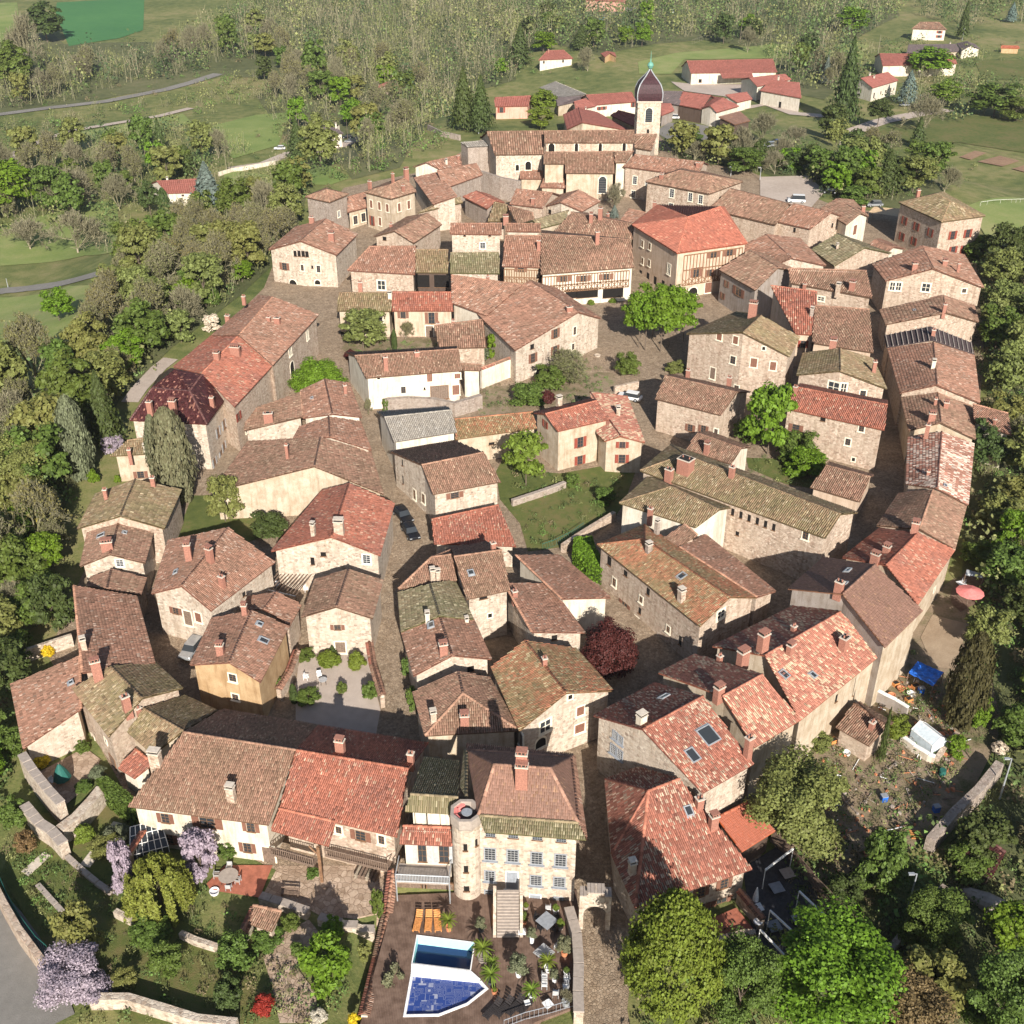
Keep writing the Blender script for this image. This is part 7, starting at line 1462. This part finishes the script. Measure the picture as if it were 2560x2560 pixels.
table('dark square dining table on the deck near the mansion door', '32', 262, 1190, 'grey_paint', .75, z=Z0, rz=.8); table('grey square table in the middle of the deck', '32', 240, 1430, 'grey_shutter', .7, z=Z0, rz=.8)
table('white square side table beside the staircase foot', '32', 75, 1260, 'plastic_white', .35, z=Z0, h=.5, rz=0); table('white low table on the lower deck near the black loungers', '32', 270, 1800, 'plastic_white', .38, z=Z0, h=.4, rz=.6); table('small white stool left of the low white table', '32', 115, 1790, 'plastic_white', .25, z=Z0, h=.4)
chairs('32', [(190, 1150, 1.2, 'dark chair left of the dark dining table'), (330, 1150, -1.2, 'dark chair right of the dark dining table'), (215, 1230, 2.4, 'dark chair at the lower left of the dining table'), (320, 1240, -2.3, 'dark chair at the lower right of the dining table')], 'black_metal', 'dark_fabric', Z0, 'dark chairs round the dining table')
chairs('32', [(245, 1600, 1.5, 'upper left grey armchair with pale cushion on the deck'), (245, 1655, 1.5, 'lower left grey armchair with pale cushion on the deck'), (412, 1620, -1.5, 'upper right grey armchair with pale cushion on the deck'), (405, 1675, -1.5, 'lower right grey armchair with pale cushion on the deck'), (330, 1720, 3.0, 'lowest grey armchair with pale cushion on the deck'), (272, 1075, 3.1, 'orange wood armchair with white cushion near the mansion'), (345, 1370, -.8, 'white cushioned armchair by the grey square table')], 'grey_shutter', 'plastic_white', Z0, 'grey armchairs on the deck')
def pot(label, t, x, y, kind, w, h, col='plastic_white', pr=.3, ph=.7, z=Z0, cat='potted plant'):
    p = at(t, x, y, z); e = empty('potted_plant', tuple(p), label, cat); b = MB(); b.lathe([(pr * .7, 0), (pr * .8, .02), (pr, ph), (pr * .85, ph), (pr * .8, ph - .08)], 0, 16); b.build('pot', MATS[col], e)
    for nm, me in get_proto(kind, 1, 0): o = link(nm, me, None, e); o.scale = (w, w, h); o.location = (0, 0, ph * .85)
    if KINDS[kind][0] not in ('palm',): b = MB(); b.bar((0, 0, ph - .1), (0, 0, ph + h * .4), .04); b.build('stem', MATS['bark'], e)
pot('tall palm like plant in terracotta pot beside the loungers', '31', 1455, 1225, 'palm', 1.7, 2.0, 'terracotta', .3, .6); pot('big yucca in wide grey pot right of the pool', '31', 1715, 1450, 'palm', 2.0, 2.0, 'slab_grey', .55, .9)
pot('yucca plant below the big one right of the pool', '31', 1790, 1520, 'palm', 1.3, 1.4, 'slab_grey', .3, .5); pot('bushy palm plant right of the covered pool corner', '31', 1775, 1625, 'palm', 1.9, 1.9, 'dark_tiles', .4, .5); pot('little plant in terracotta pot near the covered pool tip', '31', 1800, 1700, 'domelime', .5, .4, 'terracotta', .28, .45)
pot('grey leaved olive in white pot at the left of the deck', '32', 50, 1570, 'grey', 1.9, 1.9, 'plastic_white', .3, .6); pot('palm plant in tall white pot at the lower deck', '32', 150, 1740, 'palm', 1.7, 1.6, 'plastic_white', .32, .6); pot('small olive in tall slim white pot', '32', 150, 1320, 'grey', 1.0, 1.1, 'plastic_white', .22, .9)
pot('young tree in terracotta pot near the staircase', '32', 90, 1180, 'green', .7, 1.2, 'terracotta', .28, .5); pot('grey leaved bush in terracotta pot by the right deck wall', '32', 395, 1410, 'grey', 1.6, 1.6, 'terracotta', .36, .6); pot('clipped green bush in white pot by the right deck wall', '32', 410, 1560, 'domegreen', .7, .6, 'plastic_white', .28, .5)
pot('lime bush in pot below the mansion wall', '32', 105, 1065, 'domelime', .6, .6, 'slab_grey', .25, .4); pot('lime bush in pot at the upper right corner of the deck', '32', 330, 1090, 'domelime', .8, .7, 'plastic_white', .3, .5); pot('round shrub in grey pot beside the dining table', '32', 365, 1215, 'domelime', .9, 1.0, 'slab_grey', .3, .5); pot('spiky dark plant in white pot in the middle of the deck', '32', 270, 1530, 'palm', 1.7, 1.8, 'plastic_white', .35, .6); pot('silver leaved plant in white pot left of the armchairs', '32', 320, 1610, 'grey', .9, 1.0, 'plastic_white', .26, .5); pot('leafless potted tree at the deck railing', '32', 405, 1790, 'bare', 1.4, 1.8, 'zinc', .36, .6)
pot('grey shrub in dark pot by the turret wall', '31', 1700, 1230, 'grey', 1.1, 1.2, 'dark_tiles', .3, .5)
def railing(label, t, P, h=1.0, z=None, m='grey_paint', gap=.35, name='railing', cat='railing'):
    W = [at(t, P[i], P[i+1], z) for i in range(0, len(P), 2)]; c = np.mean(W, 0); e = empty(name, tuple(c), label, cat); b = MB(); bb = MB()
    for a, q in zip(W[:-1], W[1:]):
        bb.bar(a - c + [0, 0, h], q - c + [0, 0, h], .035); bb.bar(a - c + [0, 0, .1], q - c + [0, 0, .1], .025); k = max(1, int(np.linalg.norm(q - a) / gap))
        for i in range(k + 1): p = a + (q - a) * i / k - c; b.bar(p, p + [0, 0, h], .018, 0, 4)
    b.build('bars', MATS[m], e); bb.build('rail', MATS[m], e)
railing('grey iron railing at the bottom right edge of the deck', '32', (-60, 1960, 100, 1900, 300, 1850, 495, 1790), z=Z0)
railing('green mesh fence on the rampart above the road', '30', (0, 850, 80, 1040, 180, 1210, 300, 1370, 380, 1440), h=1.8, m='green_fabric', name='mesh_fence', cat='fence'); railing('green mesh fence round the vegetable garden', '22', (540, 130, 440, 200, 320, 260, 230, 290), h=1.1, m='green_fabric', name='mesh_fence', cat='fence')
# left garden: bench, table, slabs, glass lean-to, pond, log pile, post
bp = at('31', 262, 965); e = shared('weathered wooden bench on the paved courtyard', 'bench', 'garden_bench', bp, -.1, [])
for i in range(3): b = MB(); b.box((0, -.15 + i * .15, .45), (1.8, .12, .04)); b.build('seat_board', MATS['old_wood'], e)
for i in range(2): b = MB(); b.box((0, .26, .62 + i * .2), (1.8, .04, .13)); b.build('back_board', MATS['old_wood'], e)
for s in (-.8, .8): b = MB(); b.box((s, 0, .22), (.07, .5, .45)); b.box((s, .24, .6), (.07, .06, .5)); b.build('leg', MATS['old_wood'], e)
table('large round grey table on the red tiled terrace', '30', 1730, 850, 'slab_grey', .95, True, rz=0); chairs('30', [(1640, 830, 1.6, 'garden chair left of the round grey table'), (1800, 870, -1.7, 'garden chair right of the round grey table'), (1730, 920, 3.1, 'garden chair in front of the round grey table'), (1735, 770, 0, 'garden chair behind the round grey table')], 'grey_shutter', 'slab_grey', None, 'chairs round the grey table')
table('small white table in the gravel courtyard', '21', 508, 1300, 'grey_shutter', .5, True); chairs('21', [(480, 1250, .4, 'white plastic chair in the gravel courtyard'), (380, 1265, 1.4, 'white lounge chair in the gravel courtyard'), (380, 600, .5, 'white chair at the right end of the pergola'), (165, 570, .5, 'white chair under the pergola slats')], 'plastic_white', 'plastic_white', None, 'white garden chairs')
def slabs(label, t, x0, y0, x1, y1, n, w=1.1, d=.42):
    a = at(t, x0, y0); b = at(t, x1, y1); e = empty('stepping_path', tuple(a), label, 'garden path'); rz = math.atan2(b[1]-a[1], b[0]-a[0]) + math.pi / 2
    for i in range(n): p = a + (b - a) * i / (n - 1); z = sheet_z(p[0], p[1]); m = MB(); m.box((p[0]-a[0], p[1]-a[1], z - a[2] + .08), (w, d, .14), 0, rz + random.uniform(-.06, .06)); m.build('slab', MATS['mortar_cap'], e)
slabs('stepping stone stair climbing the lawn to the hedge', '30', 650, 735, 885, 430, 15); slabs('short row of pale slabs on the left slope', '30', 205, 790, 345, 665, 7, 1.0, .5)
def glasshouse():
    p = at('30', 1140, 640); e = empty('glass_lean_to', tuple(p), 'glazed lean-to with white ribs against the white house', 'greenhouse'); rz = .35
    for i in range(7): m = MB(); x = -1.8 + i * .6; m.bar((x, -1.4, 1.7), (x * .8, 1.2, 2.9), .04); m.bar((x, -1.4, 0), (x, -1.4, 1.7), .04); m.build('rib', MATS['white_paint'], e)
    for i in range(4): m = MB(); u = i / 3; m.bar((-1.8 + .36*u, -1.4 + 2.6*u, 1.7 + 1.2*u), (1.8 - .36*u, -1.4 + 2.6*u, 1.7 + 1.2*u), .035); m.build('rail', MATS['white_paint'], e)
    m = MB(); m.add([(-1.8, -1.4, 1.68), (1.8, -1.4, 1.68), (1.44, 1.2, 2.88), (-1.44, 1.2, 2.88)], [(0, 1, 2, 3)]); m.add([(-1.8, -1.38, 0), (1.8, -1.38, 0), (1.8, -1.38, 1.68), (-1.8, -1.38, 1.68)], [(0, 1, 2, 3)]); m.build('glazing', MATS['glass_dark'], e); e.rotation_euler = (0, 0, rz)
glasshouse(); H('narrow red roof curling along the glass lean-to', '30', (925,690,1060,470), (985,640,1100,480), h=2.6, pal='red', mono=True, wall='cream_render', cat='lean-to', name='lean_to')
H('round red tiled pool hut roof left of the pool', '31', (980,1370,1145,1150), (965,1330,1040,1095), h=2.6, k=.45, mono=True, pal='mixed', wall='cream_render', cat='hut', name='pool_hut'); H('small shed roof beside the paved path', '31', (-40,1180,120,1235), (-20,1040,195,1085), h=2.4, k=.3, pal='brown', wall='rubble', mono=True, cat='shed', name='shed')
e = shared('stack of split logs along the courtyard wall', 'log pile', 'log_pile', at('31', 840, 810), -.25, [])
for i in range(12): b = MB(); b.bar((-.95 + (i % 6) * .38, -.7, .16 + .3 * (i // 6)), (-.95 + (i % 6) * .38 + .05, .7, .2 + .3 * (i // 6)), .15, 0, 7); b.build('log', MATS['pale_bark' if i % 3 == 0 else 'old_wood'], e)
p = at('31', 500, 860); e = empty('timber_post', tuple(p), 'tall timber post carrying the corner of the red roof', 'post'); b = MB(); b.box((0, 0, 2.4), (.28, .28, 4.8)); b.build('post', MATS['oak'], e); b = MB(); b.bar((0, 0, 3.6), (-.9, .2, 4.7), .1); b.build('brace', MATS['oak'], e)
# pergola, parasols, tarpaulin, little greenhouse, sheds
a = at('21', 60, 560, None); e = empty('pergola', tuple(a + [0, 0, 0]), 'slatted dark pergola beside the bright red roofed house', 'pergola'); A = unp(*px('21', 60, 575), 2.6); B = unp(*px('21', 300, 630), 2.6); C = unp(*px('21', 440, 440), 2.6); D = unp(*px('21', 210, 415), 2.6)
for i in range(10): u = i / 9; m = MB(); m.bar(A + (B - A) * u - a, D + (C - D) * u - a, .07, 0, 4); m.build('slat', MATS['old_wood'], e)
for q, r in ((A, B), (D, C)): m = MB(); m.bar(q - a - [0, 0, .12], r - a - [0, 0, .12], .08, 0, 4); m.build('beam', MATS['white_paint'], e)
for q in (A, B, C, D): m = MB(); m.bar(q - a - [0, 0, .1], q - a - [0, 0, 3], .07, 0, 4); m.build('post', MATS['old_wood'], e)
def parasol(label, t, x, y, r, mat, h=2.4, tilt=0):
    p = unp(*px(t, x, y), h); e = empty('parasol', (p[0], p[1], p[2] - h), label, 'parasol'); b = MB(); b.bar((0, 0, 0), (0, 0, h + .5), .04); b.build('pole', MATS['old_wood'], e); n = 12; V = [(0, 0, h + .55)] + [(r * math.cos(6.2832 * i / n), r * math.sin(6.2832 * i / n), h) for i in range(n)]
    b = MB(); b.add(V, [(0, 1 + i, 1 + (i + 1) % n) for i in range(n)]); b.build('canopy', MATS[mat], e)
    for i in range(n): b = MB(); b.bar((0, 0, h + .5), (V[i+1][0], V[i+1][1], h - .02), .015, 0, 4); b.build('rib', MATS['old_wood'], e)
parasol('open pink parasol on the timber terrace', '23', 1525, 605, 1.75, 'pink_cloth'); e = empty('folded_parasol', tuple(at('30', 480, 110)), 'closed dark green parasol on the round bastion terrace', 'parasol'); b = MB(); b.lathe([(.75, .5), (.95, .7), (.8, 1.2), (.5, 1.9), (.12, 2.6)], 0, 9); b.build('canopy', MATS['green_fabric'], e); b = MB(); b.bar((0, 0, 0), (0, 0, 2.8), .05); b.build('pole', MATS['old_wood'], e)
chairs('30', [(400, 120, 1, 'white garden chair beside the closed green parasol')], 'plastic_white', 'plastic_white', None, None); chairs('23', [(1475, 545, 1, 'pale chair at the table near the pink parasol')], 'plastic_white', 'plastic_white', None, None)
table('white table beside the pink parasol', '23', 1450, 570, 'plastic_white', .5); 
def sheet_on_posts(label, cat, name, t, P, h, mat, post='old_wood', sag=.25, posts=True):
    W = [unp(*px(t, P[i], P[i+1]), h) for i in range(0, 8, 2)]; c = np.mean(W, 0); e = empty(name, (c[0], c[1], c[2] - h), label, cat); N = 12; V = []; rng = np.random.default_rng(2)
    for j in range(N + 1):
        for i in range(N + 1): u, v = i / N, j / N; q = (W[0]*(1-u) + W[1]*u) * (1-v) + (W[3]*(1-u) + W[2]*u) * v - [c[0], c[1], c[2] - h]; q[2] -= sag * 16 * u*(1-u)*v*(1-v) - rng.normal(0, .03); V.append(tuple(q))
    b = MB(); b.add(V, [(j*(N+1)+i, j*(N+1)+i+1, (j+1)*(N+1)+i+1, (j+1)*(N+1)+i) for j in range(N) for i in range(N)]); b.build('sheet', MATS[mat], e)
    if posts:
        for w in W: b = MB(); q = w - [c[0], c[1], c[2] - h]; b.bar((q[0], q[1], -1), (q[0], q[1], q[2]), .06, 0, 5); b.build('post', MATS[post], e)
sheet_on_posts('crumpled blue tarpaulin roof over the cluttered yard', 'tarpaulin', 'tarpaulin_roof', '23', (1060,1215,1245,1315,1325,1210,1130,1125), 2.2, 'blue_tarp', sag=.2)
sheet_on_posts('beige shade sail next to the red shuttered house', 'shade sail', 'shade_sail', '03', (760,1600,985,1635,1000,1575,800,1560), 3.2, 'sail_beige'); sheet_on_posts('blue white corrugated shelter behind the pink parasol', 'shelter', 'shelter', '23', (1490,475,1620,500,1630,465,1500,435), 2.0, 'zinc', sag=0)
def gh():
    p = at('23', 1195, 1760); e = empty('greenhouse', tuple(p), 'small film covered greenhouse in the east garden', 'greenhouse'); e.rotation_euler = (0, 0, .5); x, y = 1.1, 1.5
    P = [(-x, 1.6), (0, 2.5), (x, 1.6)]; m = MB(); V = [(-x, -y, 0), (x, -y, 0), (x, y, 0), (-x, y, 0), (-x, -y, 1.6), (x, -y, 1.6), (x, y, 1.6), (-x, y, 1.6), (0, -y, 2.4), (0, y, 2.4)]
    m.add(V, [(0,1,5,8,4), (1,2,6,5), (2,3,7,9,6), (3,0,4,7), (4,8,9,7), (5,6,9,8)]); m.build('film', MATS['greenhouse_film'], e)
    for a, b in ((4, 8), (8, 5), (8, 9), (7, 9), (9, 6), (0, 4), (1, 5), (4, 7), (5, 6)): m = MB(); m.bar(V[a], V[b], .04, 0, 4); m.build('rib', MATS['white_paint'], e)
gh(); H('shed with faded maroon sheet roof at the lower right', '33', (1470,660,1690,825), (1590,480,1790,640), h=2.2, k=.15, mono=True, pal='maroon', wall='dark_boards', cat='shed', name='shed', flat=True)
# shaded terrace: fence boards, white beams, tables
def board_fence(label, t, P, h=1.8):
    W = [at(t, P[i], P[i+1]) for i in range(0, len(P), 2)]; c = W[0]; e = empty('board_fence', tuple(c), label, 'fence')
    for a, q in zip(W[:-1], W[1:]):
        L = np.linalg.norm((q - a)[:2]); rz = math.atan2(q[1]-a[1], q[0]-a[0])
        for k in range(5): m = MB(); mid = (a + q) / 2 - c; m.box((mid[0], mid[1], mid[2] + .3 + k * .34), (L, .05, .3), 0, rz); m.build('board', MATS['old_wood'], e)
        n = max(1, int(L / 2))
        for k in range(n + 1): m = MB(); p = a + (q - a) * k / n - c; m.box((p[0], p[1], p[2] + .9), (.1, .1, 2.0), 0, rz); m.build('post', MATS['old_wood'], e)
board_fence('long horizontal board fence enclosing the shaded terrace', '33', (20, 560, 160, 690, 330, 900, 480, 1060, 640, 1220)); board_fence('end board fence of the shaded terrace', '33', (650, 1230, 560, 1300, 480, 1380), 1.4)
for l, P in (('upper white awning beam over the shaded terrace', (-20, 770, 190, 610)), ('middle white awning beam over the shaded terrace', (235, 930, 520, 1200)), ('lower white awning beam over the shaded terrace', (15, 1075, 300, 1340)), ('lowest white awning beam over the shaded terrace', (-60, 1220, 130, 1420))):
    a = unp(*px('33', P[0], P[1]), 2.7); b_ = unp(*px('33', P[2], P[3]), 2.7); e = empty('awning_beam', tuple(a), l, 'awning'); m = MB(); m.bar((0, 0, 0), b_ - a, .11, 0, 4); m.build('beam', MATS['white_paint'], e)
    for q in (a, b_): m = MB(); m.bar(q - a, q - a - [0, 0, 3], .05, 0, 5); m.build('post', MATS['white_paint'], e)
for i, (x, y, l) in enumerate(((60, 940, 'grey table at the upper left of the shaded terrace'), (40, 1230, 'pale table at the lower left of the shaded terrace'), (230, 1180, 'dark blue table in the middle of the shaded terrace'), (400, 1180, 'grey table near the fence of the shaded terrace'), (140, 830, 'beige table near the awning of the shaded terrace'))): table(l, '33', x, y, 'grey_paint' if i != 4 else 'slab_grey', .6)
e = empty('folded_parasol', tuple(at('32', 1830, 1040)), 'closed white parasol beside the red tiled terrace', 'parasol'); b = MB(); b.lathe([(.12, .6), (.3, .8), (.22, 1.6), (.05, 2.5)], 0, 8); b.build('canopy', MATS['plastic_white'], e); table('white side table near the closed white parasol', '32', 1850, 1090, 'plastic_white', .45)
b = empty('satellite_dish', tuple(at('32', 1845, 1230) + [0, 0, 1.2]), 'white satellite dish at the terrace stairs', 'satellite dish'); m = MB(); m.lathe([(.0, 0), (.25, .03), (.42, .12), (.40, .13), (.0, .02)], 0, 14, cap=False); m.build('dish', MATS['plastic_white'], b); m = MB(); m.bar((0, 0, 0), (0, 0, -1.2), .03); m.build('mast', MATS['zinc'], b)
# lamp posts and poles
def lamp(label, t, bx, by, ty, arm=-.5, mat='zinc', cat='street lamp', name='street_lamp'):
    p = at(t, bx, by); h = max(2.5, top_z(p[0], p[1], px(t, bx, ty)[1]) - p[2]); e = empty(name, tuple(p), label, cat); b = MB(); b.bar((0, 0, -.3), (0, 0, h), .11, 0, 8, .06); b.build('pole', MATS[mat], e)
    if arm: b = MB(); b.bar((0, 0, h), (arm, 0, h + .05), .04); b.box((arm, 0, h + .02), (.55, .26, .14)); b.build('lamp_head', MATS[mat], e)
lamp('tall grey lamp post above the brown thicket at the lower right', '33', 1040, 1115, 800); lamp('grey lamp post by the mossy wall at the right edge', '33', 1745, 240, -70); lamp('lamp post beside the path above the bastion', '01', 1300, 845, 765); lamp('lamp post before the tall spruces', '01', 1680, 1010, 850, .6); lamp('white lamp post left of the big green tree by the church', '02', 1650, 1330, 1270); lamp('white lamp post right of the big green tree by the church', '02', 1870, 1360, 1265)
lamp('utility pole beside the tall spruce and chalet', '03', 830, 405, 262, 0, 'pale_bark', 'utility pole', 'utility_pole'); lamp('tall utility pole at the meadow top', '02', 1722, 310, 105, 0, 'pale_bark', 'utility pole', 'utility_pole'); lamp('leaning utility pole at the right hedge', '03', 1495, 870, 755, 0, 'bark', 'utility pole', 'utility_pole'); lamp('white utility pole by the left asphalt road', '10', 62, 240, 178, 0, 'zinc', 'utility pole', 'utility_pole'); lamp('wooden pole beside the slate roofed villa', '01', 693, 1060, 895, 0, 'bark', 'utility pole', 'utility_pole'); lamp('lamp post at the top right by the two storey house', '03', 1465, 305, 218, .4)
# well, vineyard posts, garden clutter
p = at('12', 822, 870); e = empty('stone_planter', tuple(p), 'round pale stone planter at the edge of the square', 'planter'); b = MB(); b.lathe([(1.0, 0), (1.1, .1), (1.25, .7), (1.25, .85), (.95, .85), (.9, .6)], 0, 18); b.build('basin', MATS['pale_rubble'], e); p = at('12', 645, 760); e = empty('flower_tub', tuple(p), 'small round stone tub on the open square', 'planter'); b = MB(); b.lathe([(.5, 0), (.62, .4), (.5, .4), (.45, .3)], 0, 12); b.build('basin', MATS['pale_rubble'], e)
e = empty('cold_frame', tuple(at('33', 885, 580)), 'grey lidded compost box in the east garden', 'compost box'); b = MB(); b.box((0, 0, .5), (1.2, 1.0, 1.0), 0, .2, .9); b.build('box', MATS['slab_grey'], e); b = MB(); b.box((0, 0, 1.05), (1.3, 1.1, .08), 0, .2); b.build('lid', MATS['grey_shutter'], e)
e = empty('pallet', tuple(at('33', 1115, 510)), 'tan wooden pallet lying in the east garden', 'pallet')
for i in range(5): b = MB(); b.box((0, -.5 + i * .25, .14), (1.2, .14, .03)); b.build('slat', MATS['teak'], e)
e = empty('rain_barrel', tuple(at('33', 1310, 60)), 'dark green rain barrel on the bare earth', 'barrel'); b = MB(); b.lathe([(.32, 0), (.38, .45), (.34, .9)], 0, 14); b.build('barrel', MATS['green_fabric'], e)
e = empty('boat', tuple(at('33', 1680, 1060)), 'grey white covered boat lying under the trees', 'boat'); b = MB(); b.lathe([(.05, -3.0), (.6, -2.2), (.95, -.5), (.95, 1.2), (.7, 2.4), (.2, 2.6)], 0, 12); o = b.build('hull', MATS['slab_grey'], e); o.rotation_euler = (math.pi/2, 0, .9); o.location = (0, 0, .5)
rc = np.random.default_rng(8); CL = (('wooden crate', 'crate'), ('terracotta pot', 'pot'), ('white plastic tub', 'tub'), ('blue bin', 'bin'))
for i, (t, x, y, k) in enumerate((('23', 960, 1310, 0), ('23', 1000, 1350, 1), ('23', 1075, 1380, 2), ('23', 1110, 1330, 0), ('23', 930, 1400, 1), ('23', 1150, 1370, 3), ('23', 1060, 1430, 0), ('23', 1065, 1680, 1), ('23', 590, 1830, 2), ('23', 490, 1740, 0), ('33', 1265, 330, 3), ('33', 530, 90, 2), ('33', 870, 250, 3), ('33', 905, 690, 2), ('23', 1300, 1700, 1), ('30', 1620, 945, 2))):
    nm, cn = CL[k]; wh = ['far left','left','centre','upper right','lower left','right','lower middle','beside the greenhouse','by the small hut','under the rampart wall','on the sloping garden','near the fan roofed rampart house','in the open east garden','by the thicket','right of the greenhouse','on the red terrace edge'][i]
    e = empty(cn, tuple(at(t, x, y)), '%s, %s of the cluttered yard' % (nm, wh) if i < 7 else '%s %s' % (nm, wh), cn); b = MB(); s = rc.uniform(.8, 1.2)
    if k == 0: b.box((0, 0, .25), (.8*s, .6, .5), 0, .4); b.build('box', MATS['teak'], e); b = MB(); b.box((0, 0, .46), (.7*s, .5, .1), 0, .4); b.build('filling', MATS['near_black'], e)
    elif k == 1: b.lathe([(.25*s, 0), (.4*s, .5), (.33*s, .5), (.3, .4)], 0, 12); b.build('pot', MATS['terracotta'], e)
    elif k == 2: b.lathe([(.4, 0), (.5*s, .35), (.45, .35), (.4, .15)], 0, 12); b.build('tub', MATS['plastic_white'], e)
    else: b.box((0, 0, .45), (.6, .5, .9*s), 0, .2, 1.1); b.box((0, 0, .93*s), (.7, .6, .08), 1, .2); b.build('bin', [MATS['blue_tarp'], MATS['grey_paint']], e)
for r in range(2):
    for i in range(9): p = at('03', 1640 + i * 34, 1548 - r * 0 + (i % 2) * 4); 
railing('row of small white vine posts in the right meadow', '03', (1600,1560,1700,1545,1800,1540,1932,1535,2050,1530), h=1.2, gap=2.2, m='white_paint', name='vine_fence', cat='fence'); railing('wooden rail fence above the vegetable plots', '03', (1400,1080,1500,1110,1700,1165,1932,1210), h=1.1, gap=2.5, m='old_wood', name='rail_fence', cat='fence'); railing('pale timber trellis fence in the top meadow', '02', (1360,330,1450,300,1600,300), h=2.0, gap=3, m='slab_grey', name='trellis', cat='fence')

rq = np.random.default_rng(12); b = MB()
Wp = [unp(*px('S', *q))[:2] for q in ((1960,2000),(2180,1720),(2330,1680),(2420,1780),(2380,2000),(2250,2090),(2090,2200))]; mn = np.min(Wp, 0); mx = np.max(Wp, 0); k = 0
while k < 420:
    q = rq.uniform(mn, mx)
    if not in_poly(Wp, *q) or not clear(*q, .1): continue
    k += 1; s_ = rq.uniform(.12, .45); z_ = sheet_z(*q)
    if k % 4: b.box((q[0], q[1], z_ + .1 + s_ * .2), (s_, s_ * rq.uniform(.5, 1), s_ * .6), int(rq.integers(0, 3)), rq.uniform(0, 3), .8)
    else: a_ = rq.uniform(0, 6.28); L_n = rq.uniform(.6, 2.2); b.bar((q[0], q[1], z_ + .12), (q[0] + L_n * math.cos(a_), q[1] + L_n * math.sin(a_), z_ + .2 + rq.uniform(0, .3)), .04, int(rq.integers(0, 4)), 4)
tag(b.build('garden_rubble', [MATS['slab_grey'], MATS['old_wood'], MATS['terracotta'], MATS['plastic_white']]), 'loose stones, sticks and oddments strewn over the east gardens', 'rubble', kind='stuff')
# ------------------------------------------------------------------ the air between here and the far hillside
t_ = NT('haze'); v_ = t_.n('VolumePrincipled'); v_.inputs['Color'].default_value = (.93, .94, 1, 1); v_.inputs['Density'].default_value = .00007; v_.inputs['Anisotropy'].default_value = .2
t_.t.nodes.remove(t_.b); t_.l(v_.outputs[0], t_.t.nodes['Material Output'].inputs['Volume'])
b = MB(); b.box((0, 1950, 32), (5600, 4400, 112)); tag(b.build('haze', MATS['haze']), 'thin pale haze lying over the whole valley', 'haze', kind='stuff')
